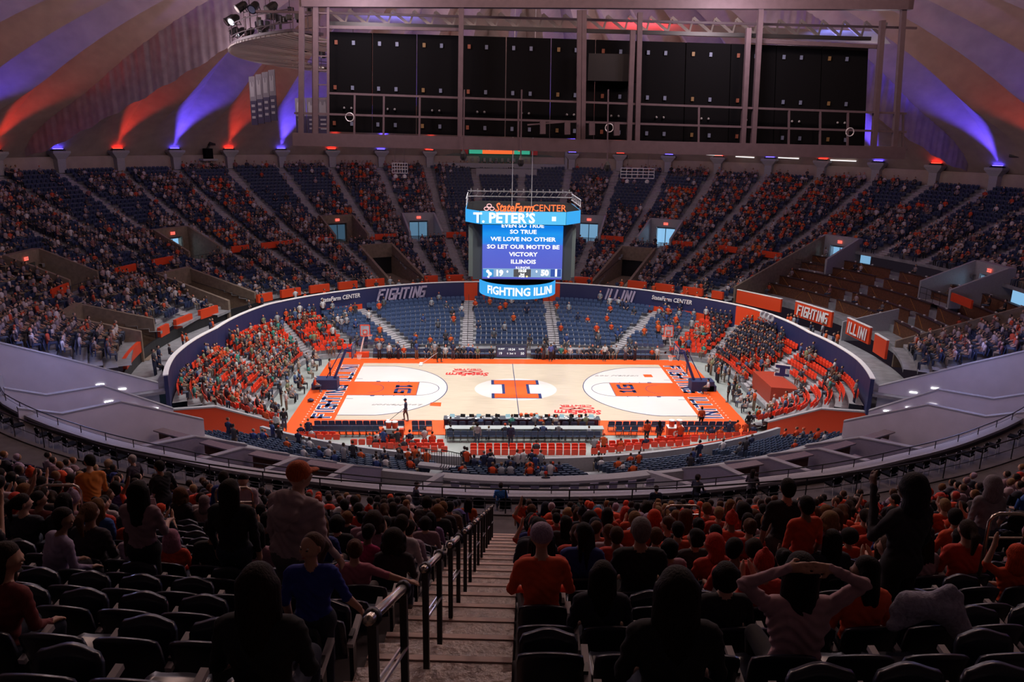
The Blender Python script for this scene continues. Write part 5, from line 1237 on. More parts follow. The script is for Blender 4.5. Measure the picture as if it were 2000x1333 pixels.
# hair and headgear in head coordinates (head centre at the origin)
HAIR = {}
def hair(key, prims, h=.014): V, F, mt = grow([(a, b, ra, rb, 0)+tuple(r) for a, b, ra, rb, *r in prims], h, .025); HAIR[key] = npmesh('hair', V, F, [m_hair])
CAPB = ((0, -.020, .040), (0, -.014, .045), .098, .095, None, (1, 1.02, 1.05))
hair('short', [CAPB, ((0, -.05, -.02), (0, -.05, .02), .078, .08)])
hair('bob', [CAPB, ((0, -.05, -.03), (0, -.05, .03), .1, .1), ((-.075, -.03, -.07), (-.08, -.02, .03), .04, .05), ((.075, -.03, -.07), (.08, -.02, .03), .04, .05)])
hair('long', [CAPB, ((0, -.06, .02), (0, -.11, -.33), .095, .075, None, (1.15, .7, 1)), ((-.08, -.02, .02), (-.10, -.05, -.24), .045, .035), ((.08, -.02, .02), (.10, -.05, -.24), .045, .035)])
hair('braids', [CAPB]+[((x, -.08, .02), (x*1.4, -.13, -.36), .028, .018) for x in (-.07, -.035, 0, .035, .07)]+[((s*.09, -.02, .03), (s*.12, -.06, -.3), .028, .018) for s in (-1, 1)])
hair('ponytail', [CAPB, ((0, -.05, .0), (0, -.05, .03), .085, .085), ((0, -.11, .07), (0, -.185, .0), .035, .05), ((0, -.185, .0), (0, -.17, -.22), .05, .02)])
hair('bun', [CAPB, ((0, -.05, .0), (0, -.05, .03), .085, .085), ((0, -.11, .12), (0, -.11, .12), .055, .055)])
hair('curly', [((0, -.03, .04), (0, -.03, .05), .135, .135)]+[((.12*cos(a), -.03+.1*sin(a), -.02+.06*sin(3*a)), (.13*cos(a), -.03+.11*sin(a), -.10), .05, .045) for a in np.linspace(pi*.9, pi*2.1, 8)])
hair('afro', [((0, -.03, .06), (0, -.03, .06), .155, .155)])
hair('cap', [((0, -.012, .05), (0, -.012, .055), .108, .105, None, (1, 1.02, .95)), ((0, .07, .045), (0, .155, .03), .05, .035, .02, (1.4, 1, .28))])
hair('cap_back', [((0, -.012, .05), (0, -.012, .055), .108, .105, None, (1, 1.02, .95)), ((0, .07, .045), (0, .155, .03), .05, .035, .02, (1.4, 1, .28)), ((0, -.06, -.03), (0, -.05, .0), .07, .07)])
hair('beanie', [((0, -.02, .05), (0, -.02, .07), .108, .098, None, (1, 1, 1.1)), ((0, -.02, .18), (0, -.02, .185), .03, .03)])
hair('hood', [((0, -.03, .03), (0, -.03, .05), .128, .115), ((0, -.07, -.03), (0, -.06, -.14), .12, .13, None, (1.1, .8, 1))])
hair('scarf', [((0, -.025, .035), (0, -.025, .05), .118, .11), ((0, -.04, -.05), (0, -.04, -.16), .1, .13)])
body('sit', seated(.02)); body('sit_l', seated(.02, .9)); body('sit_r', seated(.04, -.9, 'knee')); body('sit_lean', seated(.22, 0, 'knee', 'long')); body('sit_long', seated(.03, 0, 'lap', 'long'))
body('sit_clap', seated(.04, .15, 'clap')); body('sit_phone', seated(.05, 0, ('lap', 'phone'))); body('sit_up', seated(.0, 0, ('up', 'lap')))
body('stand', standing('down')); body('stand_clap', standing('clap', .2)); body('stand_long', standing('down', -.3, 'long', wide=1.08)); body('stand_hips', standing('hips', 0, 'long')); body('stand_walk', standing('side', .2, 'long', stride=.16))
SEATED_KINDS = ['sit', 'sit', 'sit_l', 'sit_r', 'sit_lean', 'sit_long', 'sit_clap', 'sit_phone', 'sit_up']
NP = 0
def person(loc, rz, label, key='sit', shirt=(.6, .05, .02), hr='short', hc=(.012, .008, .006), sc=1.0, group=None, zoff=0.0, hcol=None, hang=0.0):
    global NP
    NP += 1; me, h_, yaw = BODY[key]
    t = thing('person', label, 'person', (loc[0], loc[1], loc[2]+zoff), rz, group); t.scale = (sc, sc, sc)
    b = link('body', me, t); b.color = (*shirt, 1)
    if hr:
        nm = 'hair' if hr not in ('cap', 'cap_back', 'beanie', 'hood', 'scarf') else {'cap': 'cap', 'cap_back': 'cap', 'beanie': 'knit_hat', 'hood': 'hood', 'scarf': 'head_scarf'}[hr]
        o = link(nm, HAIR[hr], t); o.color = (*(hcol or hc), 1); o.location = h_; o.rotation_euler = (hang, 0, yaw)
    return t
# ================================================================ SEATS
def seat_parts(w_=.47):
    pans = {}
    def shell(fn, nx, nz, th):
        V = []; 
        for side in (0, 1):
            for j in range(nz+1):
                for i in range(nx+1): V.append(fn(i/nx*2-1, j/nz, side*th))
        n1 = (nx+1)*(nz+1); F = []
        for j in range(nz):
            for i in range(nx):
                a = j*(nx+1)+i; F.append((a, a+1, a+nx+2, a+nx+1)); F.append((n1+a, n1+a+nx+1, n1+a+nx+2, n1+a+1))
        for i in range(nx): F.append((i, n1+i, n1+i+1, i+1)); a = nz*(nx+1)+i; F.append((a, a+1, n1+a+1, n1+a))
        for j in range(nz): a = j*(nx+1); F.append((a, a+nx+1, n1+a+nx+1, n1+a)); a += nx; F.append((a, n1+a, n1+a+nx+1, a+nx+1))
        return V, F
    def back(x, t, d):
        z = .40+.47*t; k = 1.0 if t < .75 else sqrt(max(0.0, 1-((t-.75)/.25*.62)**2)); hw = w_/2*(.93+.07*t)*k
        return (x*hw, -.10-.13*t-.03*(1-x*x)+d, z+(-.035*x*x if t > .9 else 0))
    V, F = shell(back, 10, 8, .035); pans['backrest'] = npm(V, F, m_seatd)
    def pan(x, t, d):    # tipped up seat
        z = .42+.36*t; hw = w_/2*.9*(1 if t < .8 else 1-.12*((t-.8)/.2)**2); return (x*hw, .02+.05*t+.03*(1-x*x)+d, z+.018*cos(x*pi)*t)
    V, F = shell(pan, 10, 6, .05); pans['seat'] = npm(V, F, m_seatd)
    a = MB(); a.box((w_/2+.03, -.0, .60), .05, .34, .04, rx=.16); pans['armrest'] = a.mesh('armrest', M('armrest_grey', (.42, .40, .42), .4)); b = MB(); b.box((w_/2+.02, -.06, .33), .035, .10, .60); b.box((w_/2+.02, -.06, .03), .05, .28, .05); pans['bracket'] = b.mesh('bracket', m_black)
    return pans
def npm(V, F, mat):
    me = bpy.data.meshes.new('shell'); me.from_pydata(V, [], F); me.materials.append(mat); me.polygons.foreach_set('use_smooth', [True]*len(F)); me.update(); return me
SEATP = seat_parts()
# far seats: every seat a few pixels, joined; template of a back shell and a tipped-up pan
def seat_template():
    V = [(-.22, -.16, .40), (.22, -.16, .40), (.23, -.22, .78), (.15, -.235, .86), (-.15, -.235, .86), (-.23, -.22, .78)]
    V += [(x, y+.04, z) for x, y, z in V]; F = [(5, 4, 3), (5, 3, 2), (5, 2, 1), (5, 1, 0), (6, 7, 8), (6, 8, 11), (8, 9, 10), (8, 10, 11)]
    for i in range(6): j = (i+1) % 6; F += [(i, j, j+6), (i, j+6, i+6)]
    o = len(V); V += [(x, y, z) for z in (.40, .74) for x, y in ((-.2, .02), (.2, .02), (.2, .09), (-.2, .09))]; V = [(x, y+(.03 if (k >= o+4) else 0), z) for k, (x, y, z) in enumerate(V)]
    for a, b, c, d in ((0, 1, 5, 4), (1, 2, 6, 5), (2, 3, 7, 6), (3, 0, 4, 7), (4, 5, 6, 7)): F += [(o+a, o+b, o+c), (o+a, o+c, o+d)]
    # pedestal bar
    return np.array(V), np.array(F)
def tile(Vt, Ft, P, A, S=None, cols=None, name='x', mats=(), sm=False, reg=None, kind='stuff'):
    """P positions (n,3); A facing angles (rotation about z); S scale; cols (n,regions,3) with reg = region per template vertex"""
    n = len(P); c, s = np.cos(A)[:, None], np.sin(A)[:, None]; S = np.ones(n) if S is None else S
    X = Vt[None, :, 0]*S[:, None]; Y = Vt[None, :, 1]*S[:, None]; Z = Vt[None, :, 2]*S[:, None]
    V = np.stack([X*c-Y*s+P[:, 0:1], X*s+Y*c+P[:, 1:2], Z+P[:, 2:3]], -1).reshape(-1, 3); F = (Ft[None]+(np.arange(n)*len(Vt))[:, None, None]).reshape(-1, 3)
    colv = None
    if cols is not None: colv = cols[:, reg].reshape(-1, 3)
    return npmesh(name, V, F, mats, None, sm, colv)
def row_seats(rz, a0, a1, pitch, skip):
    """seats along a row curve r(az): returns list of (x,y,z,face_angle,az,r)"""
    out = []; N = 400; az = np.linspace(a0, a1, N); pts = []
    for a in az: r, z = rz(a); pts.append((*pol(r, a, z), a, r))
    pts = np.array(pts); L = np.concatenate([[0], np.cumsum(np.hypot(np.diff(pts[:, 0]), np.diff(pts[:, 1])))]); s = np.arange(pitch*.5, L[-1], pitch)
    q = np.stack([np.interp(s, L, pts[:, k]) for k in range(5)], 1)
    x2 = np.stack([np.interp(np.minimum(s+.2, L[-1]), L, pts[:, k]) for k in (0, 1)], 1); x1 = np.stack([np.interp(np.maximum(s-.2, 0), L, pts[:, k]) for k in (0, 1)], 1)
    d = x2-x1; th = np.arctan2(d[:, 1], d[:, 0])          # tangent (clockwise seen from above); inside is to its right
    for k in range(len(s)):
        if skip(q[k, 3], q[k, 4], q[k, 0], q[k, 1]): continue
        out.append((q[k, 0], q[k, 1], q[k, 2], th[k]+pi, q[k, 3], q[k, 4]))
    return out
# template faces +y ; a row seat must face inward = tangent rotated by -90 deg -> angle th - 90deg - 90deg
LOW_AIS = [67.4, 90.5, 105]
def lowskip(az, r, x, y):
    a = abs(az)
    if a < 57: return abs(abs(x)-4.45) < .62 or abs(a-44.8)*pi/180*r < .62 or a > 55.8
    return any(abs(a-q)*pi/180*r < .6 for q in LOW_AIS) or a < 58.2 or (az > 90 and az < 104 and r < 23.2)
LOWS = []
for k in range(1, 12): LOWS += [(*q, 0, k) for q in row_seats(lambda a: (low_rz(a, k)[0]+.42, low_rz(a, k)[1]), -56, 56, .53, lowskip)]
for k in range(0, 8):
    for a0, a1 in ((-117.5, -58), (58, 117.5)): LOWS += [(*q, 1, k) for q in row_seats(lambda a: (low_rz(a, k)[0]+.34, low_rz(a, k)[1]), a0, a1, .53, lowskip)]
UPS = []
def upskip(az, r, x, y):
    if r < rfas(az)+.55 or r > rrim(az)-1.2 or inport(az, r, .35) or (inloge(az, r, .6)): return True
    return min(abs(az-q) for q in UPA)*pi/180*r < .68 or abs(az) > 117.4
for r in UROWS:
    if r > 70: break
    if r+.4 < rfas(0): continue
    UPS += [(*q, 2, 0) for q in row_seats(lambda a: (r+.42, zu(r+.01, a)), -118, 118, .54, upskip)]
NBS = []
def nbskip(az, r, x, y): a = az % 360; return abs(a-194.5)*pi/180*r < .75 or abs(a-170)*pi/180*r < .6 or abs(a-146)*pi/180*r < .6 or abs(a-216)*pi/180*r < .6
for k in range(NB): NBS += [(*q, 0, k) for q in row_seats(lambda a: (nb_rz(a, k)[0]+.35, nb_rz(a, k)[1]), 128, 232, .53, nbskip)]
# low red folding seats on the floor before the near wall
RED = []
for (u0, u1, v, n) in ((588, 650, 853, 5), (594, 658, 858, 5), (692, 860, 868, 12), (735, 862, 875, 10), (790, 868, 882, 5), (925, 1137, 876, 15), (925, 1137, 882, 15), (925, 1137, 888, 15), (1165, 1355, 872, 14), (1165, 1340, 879, 12), (1160, 1260, 886, 7), (1290, 1470, 862, 12)):
    p0, p1 = on_z(u0, v, .35), on_z(u1, v-(10 if u0 > 1150 else 0)+(0 if u0 > 700 else 0), .35)
    for k in range(n):
        q = p0+(p1-p0)*k/(n-1)
        r_, a_ = hypot(q[0], q[1]), degrees(atan2(q[0], q[1]))
        if r_ < rnw(a_)-.35: RED.append((q[0], q[1], .0, 0, a_, r_, 1, 0))
SVT, SFT = seat_template()
def seatmesh(L, name, mat, label, cat='seats', dz=0):
    P = np.array([(q[0], q[1], q[2]+dz) for q in L]); A = np.array([q[3] for q in L])
    o = link(name, tile(SVT, SFT, P, A, name=name, mats=[mat])); return tag(o, label, cat, kind='stuff')
# near seats
AZA = AZN % 360
NS = []
def nskip(az, r, x, y):
    d = (az-AZA)*pi/180*r
    return -.66 < d < .66 or abs(az-AZA-14.6)*pi/180*r < .6 or abs(az-AZA+14.6)*pi/180*r < .6
for k, r in enumerate(NROWS[:20]):
    # start seats from the aisle edges so the columns line up
    for sgn in (-1, 1):
        for n in range(130):
            d = .66+.27+.53*n; az = AZA+sgn*degrees(d/(r+.45))
            if not 119.5 < az < 240.5: break
            if abs(abs(az-AZA)-14.6)*pi/180*r < .6: continue
            x, y, _ = pol(r+.45, az); NS.append(dict(p=np.array((x, y, znear(r))), az=az, r=r, row=k, side=sgn, n=n, occ=False))
for s in NS:
    u, v, z = project(s['p']+np.array((0, 0, 1.25))); s['u'], s['v'], s['d'] = u, v, z
    u2, v2, z2 = project(s['p']+np.array((0, 0, .8))); s['su'], s['sv'] = u2, v2
    s['vis'] = -60 < u < 2060 and z > 1.2 and v2 < 1420
    s['rz'] = atan2(s['p'][1], s['p'][0])+pi-pi/2     # facing the centre
# ================================================================ FOREGROUND PEOPLE
OR_ = [(.62, .055, .012), (.55, .04, .012), (.66, .075, .02), (.58, .05, .03)]
DK = [(.012, .012, .016), (.02, .02, .035), (.03, .02, .03), (.025, .03, .05), (.05, .04, .045)]
LT = [(.42, .33, .38), (.34, .26, .36), (.5, .45, .48), (.28, .18, .22), (.40, .22, .28)]
BL = [(.02, .04, .22), (.03, .10, .35), (.09, .07, .25)]
HB = [(.010, .007, .006), (.018, .010, .007), (.03, .016, .010), (.012, .009, .009)]; HR = [(.10, .04, .015), (.16, .07, .02), (.07, .032, .015)]; HG = [(.22, .20, .20), (.35, .33, .33)]; HBL = [(.28, .17, .08), (.22, .12, .05)]
def cname(c):
    for L, n in ((OR_, 'orange'), (DK, 'dark'), (LT, 'pale'), (BL, 'blue')):
        if c in L: return n
    return 'dark'
def nearest_seat(u, v, hh):
    def er(s): a = project(s['p']+np.array((0, 0, hh))); return (a[0]-u)**2+(a[1]-v)**2
    return min((s for s in NS if s['vis'] and not s['occ']), key=er)
def nb_block(s, k=0, ring=1):
    for q in NS:
        if q['row'] == s['row'] and q['side'] == s['side'] and abs(q['n']-s['n']) <= k: q['occ'] = True
def hero(u, v, label, key='sit', sc=1.0, rot=0.0, block=0, stand=False, dist=None, **kw):
    sc *= .93 if not stand else 1.0
    if stand:       # head height differs: choose the seat whose standing head lands on (u, v)
        hh = BODY[key][1][2]*sc
        def er(s):
            a = project(s['p']+np.array((-.0, .0, hh)))
            if s['occ'] or a[2] < 1: return 1e9
            return (a[0]-u)**2+((a[1]-v)**2 if dist is None else (a[2]-dist)**2*1500)
        s = min((q for q in NS if q['vis']), key=er)
    else: s = nearest_seat(u, v, BODY[key][1][2]*sc)
    s['occ'] = True; nb_block(s, block)
    # slide sideways so that the head is at the photographed place
    hh = BODY[key][1][2]*sc; a = project(s['p']+np.array((0, 0, hh))); dx = (u-a[0])/CAMF*a[2]; dx = max(-.26, min(.26, dx))
    p = s['p']+CR*dx*np.array((1, 1, 0))
    if stand:
        q = p/np.linalg.norm(p*np.array((1, 1, 0))); p = p-np.array((q[0], q[1], 0))*.22; s['standing'] = True
    return person(p+np.array((0, 0, .0 if stand else -.02)), s['rz']+rot, label, key, sc=sc, **kw), s
body('h_hoodman', standing(('down', 'side'), -.5, 'long', fine=True, wide=1.22, bend=.18), .013, extra=[((-.08, -.085, 1.40), (.08, -.085, 1.40), .065, .065, 1, .03), ((-.05, -.02, 1.50), (.05, -.02, 1.50), .085, .085, 1, .04), ((0, -.11, 1.40), (0, -.13, 1.30), .09, .06, 1, .04), ((-.12, -.0, 1.02), (.12, .0, 1.02), .10, .10, 1, .04)], wr=.006)
body('h_head', seated(.10, 0, ('head', 'head'), 'long', fine=True, wide=1.05), .012, wr=.007)
body('h_out', seated(.05, .3, ('lap', 'out'), 'short', fine=True), .013)
body('h_face', standing(('down', 'side'), 2.6, 'short', fine=True), .012)
body('h_stand_f', standing(('fwd', 'fwd'), .2, 'short', fine=True), .014)
body('h_stand_phone', standing(('phone', 'down'), .2, 'long', fine=True, wide=1.1), .014)
body('h_bend', standing(('fwd', 'fwd'), .6, 'short', bend=.7), .016); body('h_side', seated(.25, -1.2, 'knee', 'long', fine=True), .013)
H = hero
t, s = H(548, 905, 'standing man in orange cap and pale pink hoodie, arm reaching down, left of the aisle', 'h_hoodman', 1.10, -.35, 1, True, dist=6.8, shirt=(.40, .30, .31), hr='cap', hcol=(.50, .10, .02)); t.name = 'person'
H(246, 958, 'standing woman with long black hair and pink top holding a blank sheet', 'h_stand_f', .96, 0, 1, True, dist=8.0, shirt=(.34, .22, .25), hr='long', hc=HB[0])
pt = project((0, 0, 0))
H(432, 1000, 'tall dark figure with long dark hair standing left of the orange-shirted child', 'stand_long', 1.0, 0, 0, True, dist=7.6, shirt=DK[0], hr='long', hc=HB[1])
H(508, 1000, 'child in orange red shirt with short dark hair below the hooded man', 'sit_long', 1.0, 0, 0, shirt=(.50, .05, .015), hr='short', hc=HB[0])
t, s = H(588, 1072, 'girl in royal blue polo shirt turning her face back toward the camera', 'h_face', .80, .1, 0, True, dist=5.0, shirt=(.015, .03, .30), hr='ponytail', hc=(.10, .05, .03), hang=.38)
hc_ = BODY['h_face'][1]
for sx in (-.033, .033):
    q = rotz((sx, .086, 0), 2.6); MB().ball((hc_[0]+q[0], hc_[1]+q[1], hc_[2]+.018), .012, 8, sc=(1.2, 1, .6)).build('eye', m_eye, t, smooth_=True)
    q = rotz((sx, .088, 0), 2.6); q2 = rotz((sx*1.5, .08, 0), 2.6); MB().bar((hc_[0]+q[0]*1.02, hc_[1]+q[1]*1.02, hc_[2]+.042), (hc_[0]+q2[0]*1.02, hc_[1]+q2[1]*1.02, hc_[2]+.04), .007).build('eyebrow', m_hair, t)
q = rotz((0, .103, 0), 2.6); MB().ball((hc_[0]+q[0], hc_[1]+q[1], hc_[2]-.052), .018, 8, sc=(1.1, .5, .35)).build('mouth', M('lips', (.35, .08, .07), .4), t, smooth_=True)
H(500, 1160, 'woman with long dark hair and black shirt seated nearest the camera, left of handrail', 'sit', 1.12, 0, 1, shirt=DK[0], hr='long', hc=(.02, .011, .009))
H(768, 1062, 'person with dark curly bob seated by the aisle rail, beside the outstretched arm', 'sit', 1.0, 0, 0, shirt=DK[2], hr='curly', hc=HB[1])
H(690, 1085, 'child in pink seated with bare arm stretched along the chair backs', 'h_out', .96, 0, 0, shirt=(.40, .12, .17), hr='bun', hc=HR[0])
H(706, 1036, 'child in magenta long sleeve shirt behind the aisle rail', 'sit_lean', .95, -.4, 0, shirt=(.45, .01, .12), hr='short', hc=HB[0])
H(840, 1022, 'woman with long dark braids in lavender top beside the handrail', 'sit', 1.0, 0, 0, shirt=(.22, .14, .30), hr='braids', hc=HB[0])
H(914, 993, 'person in burnt orange shirt, dark dreadlocks, seated by the top of the lower handrail', 'sit', 1.05, 0, 0, shirt=(.45, .08, .02), hr='braids', hc=HB[0])
H(878, 1000, 'large person in brown jacket left of the burnt orange shirt', 'sit_long', 1.1, 0, 0, shirt=(.14, .08, .06), hr='short', hc=HB[0])
H(86, 1035, 'woman in white sweatshirt sitting in profile with hands forward, far left', 'h_side', 1.05, -.5, 1, shirt=(.34, .28, .42), hr='bob', hc=HB[1])
H(-35, 1190, 'person with red jacket at the left edge of the photo, lower row of empty seats', 'h_side', 1.0, -.2, 1, shirt=(.16, .02, .02), hr='long', hc=HB[2])
H(70, 985, 'bearded person with glasses in maroon jacket looking right, far left', 'sit_r', 1.08, 0, 0, shirt=(.18, .03, .03), hr='short', hc=HB[0])
H(330, 1085, 'red coat and pink hood slumped over a seat among empty chairs', 'sit_lean', .85, .3, 0, shirt=(.55, .05, .02), hr='hood', hcol=(.40, .18, .26))
H(398, 975, 'person in pale speckled hijab and coat seated left of the standing dark figure', 'sit', 1.02, 0, 0, shirt=(.30, .22, .22), hr='scarf', hcol=(.22, .16, .17))
H(1022, 975, 'small child in orange tee standing at the foot of the aisle', 'stand', .78, 0, 0, True, dist=18.5, shirt=OR_[0], hr='short', hc=HB[0])
H(1066, 1000, 'person in navy hooded sweatshirt with the hood up, right of the aisle', 'sit_long', 1.05, 0, 0, shirt=(.012, .016, .035), hr='hood', hcol=(.012, .016, .035))
H(1062, 1058, 'person in orange red tee with long dark dreadlocks, first seat right of the aisle', 'sit', 1.12, 0, 0, shirt=OR_[1], hr='braids', hc=HB[0])
H(1126, 1050, 'child in orange tee with short black hair beside the dreadlocked person', 'sit', .92, 0, 0, shirt=OR_[1], hr='short', hc=HB[0])
H(1167, 1038, 'girl with brown ponytail and orange tee looking right in profile', 'sit_r', 1.0, 0, 0, shirt=OR_[0], hr='ponytail', hc=HR[2])
H(1253, 1035, 'large grey-haired man in black shirt seated among orange shirts', 'sit', 1.22, 0, 1, shirt=DK[0], hr='short', hc=(.20, .17, .17))
H(1110, 1010, 'woman with blond curly hair in orange tee, right of the navy hood', 'sit', .95, 0, 0, shirt=OR_[0], hr='curly', hc=HBL[0])
H(1325, 1035, 'person in orange tee with black afro hair, right of the grey-haired man', 'sit', 1.05, 0, 0, shirt=OR_[0], hr='short', hc=HB[0])
H(1365, 1030, 'person in orange tee with black hair knot, second right of the grey-haired man', 'sit', 1.05, 0, 0, shirt=OR_[0], hr='bun', hc=HB[0])
H(1392, 1008, 'woman in pink speckled head scarf and orange top', 'sit', .98, 0, 0, shirt=OR_[3], hr='scarf', hcol=(.38, .12, .13))
H(1505, 1020, 'person with big ginger curly hair seated among orange shirts', 'sit', 1.05, 0, 0, shirt=DK[4], hr='afro', hc=(.26, .09, .02))
H(1466, 1025, 'auburn-haired person in orange top and black backpack straps', 'sit', 1.08, 0, 0, shirt=OR_[3], hr='bun', hc=HR[0])
H(1540, 1010, 'person in knitted pale hat and pink top', 'sit', .95, 0, 0, shirt=LT[4], hr='beanie', hcol=(.30, .26, .28))
H(1553, 928, 'man in black tee standing with his back to the camera, upper right rows', 'stand', 1.08, 0, 1, True, dist=10.0, shirt=DK[0], hr='short', hc=HB[0])
H(1592, 980, 'person in orange tee half standing, right of the man in black', 'stand', .95, .2, 0, True, dist=9.5, shirt=OR_[0], hr='short', hc=HB[0])
H(1810, 960, 'tall person in dark jacket standing with a raised arm and phone, right side', 'h_stand_phone', 1.1, .35, 2, True, dist=7.0, shirt=(.02, .018, .025), hr='hood', hcol=(.02, .018, .025))
H(1882, 985, 'person in red holding a glowing phone by the right edge', 'sit_phone', 1.0, .3, 0, shirt=(.35, .05, .03), hr='bob', hc=HB[1])
H(1738, 1098, 'brown-haired girl in white fleece seated in front of the white plush blanket', 'sit_l', 1.05, 0, 1, shirt=(.42, .34, .42), hr='bob', hc=HR[2])
H(1628, 1085, 'person with very long dark hair seated left of the girl in white fleece', 'sit', 1.05, 0, 0, shirt=DK[1], hr='long', hc=HB[0])
H(1420, 1115, 'dark-haired person in dark coat seated two rows above the raised arms', 'sit', 1.0, 0, 0, shirt=DK[0], hr='bob', hc=HB[0])
H(1178, 1140, 'dark-haired person with pale scarf seated among empty chairs right of the aisle', 'sit', 1.0, 0, 1, shirt=DK[1], hr='long', hc=HB[1])
H(1575, 1172, 'woman in pale pink sweatshirt with both hands raised onto her dark hair', 'h_head', 1.12, 0, 2, shirt=(.48, .30, .33), hr='long', hc=(.012, .008, .008))
H(1325, 1215, 'person with very long dark hair, dark top, at bottom edge right of the aisle', 'sit', 1.15, 0, 1, shirt=DK[0], hr='long', hc=(.018, .012, .010))
H(1705, 1040, 'person in orange tee seated behind the girl in white fleece', 'sit', 1.0, 0, 0, shirt=OR_[1], hr='short', hc=HB[0])
H(1660, 1035, 'child in orange tee with afro hair, left of the tall dark standing person', 'sit', .9, 0, 0, shirt=OR_[0], hr='afro', hc=HB[0])
H(155, 905, 'person in golden orange shirt bending over a child in red, upper left rows', 'h_bend', 1.0, .6, 0, True, dist=13, shirt=(.55, .17, .02), hr='short', hc=HB[0])
H(208, 893, 'woman with fluffy blond hair and black coat near the upper left rail', 'sit_lean', 1.1, .5, 0, shirt=DK[0], hr='bob', hc=(.30, .20, .13))
H(300, 880, 'man in black suit walking along the front rows, left', 'stand_walk', 1.05, 1.2, 0, True, dist=17, shirt=DK[0], hr='short', hc=HB[0])
H(425, 900, 'person in bright blue jacket with a hand raised to the head', 'stand', 1.0, 0, 0, True, dist=14, shirt=BL[0], hr='short', hc=HB[1])
H(466, 912, 'person in white tee facing the camera from a lower row', 'stand_clap', 1.0, pi, 0, True, dist=14, shirt=(.42, .33, .40), hr='short', hc=HB[0])
H(458, 930, 'small child in orange standing before the person in white tee', 'stand', .72, 0, 0, True, dist=12.5, shirt=OR_[0], hr='short', hc=HR[0])
H(248, 850, 'man with white hair and dark vest standing at the front rail', 'stand_walk', 1.0, 1.6, 0, True, dist=21, shirt=(.04, .03, .05), hr='short', hc=HG[1])
H(1960, 865, 'person in grey hooded coat standing at the right edge, upper rows', 'stand', 1.05, 0, 0, True, dist=12, shirt=(.24, .22, .25), hr='hood', hcol=(.24, .22, .25))
H(1292, 900, 'person in white and orange striped scarf at the front of the right rows', 'sit', 1, 0, 0, shirt=OR_[2], hr='beanie', hcol=OR_[2]) if False else None
# sheet of paper, plush blanket
def near_thing(u, v, depth): return at_depth(u, v, depth)
d_ = 9.2
p = near_thing(290, 993, d_); t = thing('paper_sign', 'blank pale sheet held up by the standing woman with black hair, left', 'sign', tuple(p), -.1); MB().box((0, 0, 0), .22, .01, .30, rx=.2).build('sheet', M('paper', (.5, .38, .42), .8), t); MB().box((0, -.01, -.12), .22, .012, .02).build('folded_edge', M('paper', (.5, .38, .42), .8), t)
p = near_thing(1812, 1190, 6.2)
V, F, mt = grow([((-.16, 0, .05), (.16, .02, .0), .10, .12, 0, .05), ((.16, 0, .0), (.30, -.02, -.20), .12, .09, 0, .05), ((-.16, 0, .05), (-.24, 0, -.02), .08, .07, 0, .04), ((.08, 0, .12), (.16, 0, .17), .055, .05, 0, .03), ((.16, 0, .15), (.24, .02, .10), .05, .05, 0, .03), ((-.3, -.05, -.12), (-.1, 0, -.05), .05, .07, 0, .04)], .018)
tag(link('plush_blanket', npmesh('plush', V, F, [M('white_plush', (.36, .36, .46), .95, noise=.3, nscale=30, bump=.8)])), 'white fluffy plush blanket heaped over a seat at the lower right', 'blanket').location = tuple(p)
p = near_thing(1885, 993, 17); t = thing('phone', 'small glowing phone held by the person in red near the right edge', 'phone', tuple(p), .3); MB().box((0, 0, 0), .08, .012, .15, rx=.3).build('case', m_black, t); MB().box((0, -.008, 0), .07, .004, .135, rx=.3).build('screen', M('phone_glow', (.3, .6, 1), emit=3), t)

for (u0, u1, v0, v1, dd, lab) in ((75, 155, 948, 984, 12, 'silver looped guard rail among seated people, far left'), (420, 492, 953, 980, 13, 'silver looped guard rail left of the hooded man'), (1936, 2010, 1004, 1050, 9, 'silver looped guard rail at the right edge'), (1300, 1368, 988, 1005, 15, 'silver looped guard rail in the rows right of the grey-haired man')):
    a, b = near_thing(u0, v0, dd), near_thing(u1, v0, dd); h_ = (v1-v0)/1500*dd*1.15; r_ = thing('loop_rail', lab, 'rail'); d3 = (b-a)/np.linalg.norm(b-a); dn = np.array((0, 0, -1.))
    MB().tube([a+dn*(h_+.5), a+dn*.1, a+d3*.03+dn*.03, a+d3*.1, b-d3*.1, b-d3*.03+dn*.03, b+dn*.1, b+dn*(h_+.5)], .022, 8).build('loop_tube', m_bar, r_, smooth_=True); MB().tube([a+dn*h_, b+dn*h_], .014, 6).build('cross_tube', m_bar, r_)
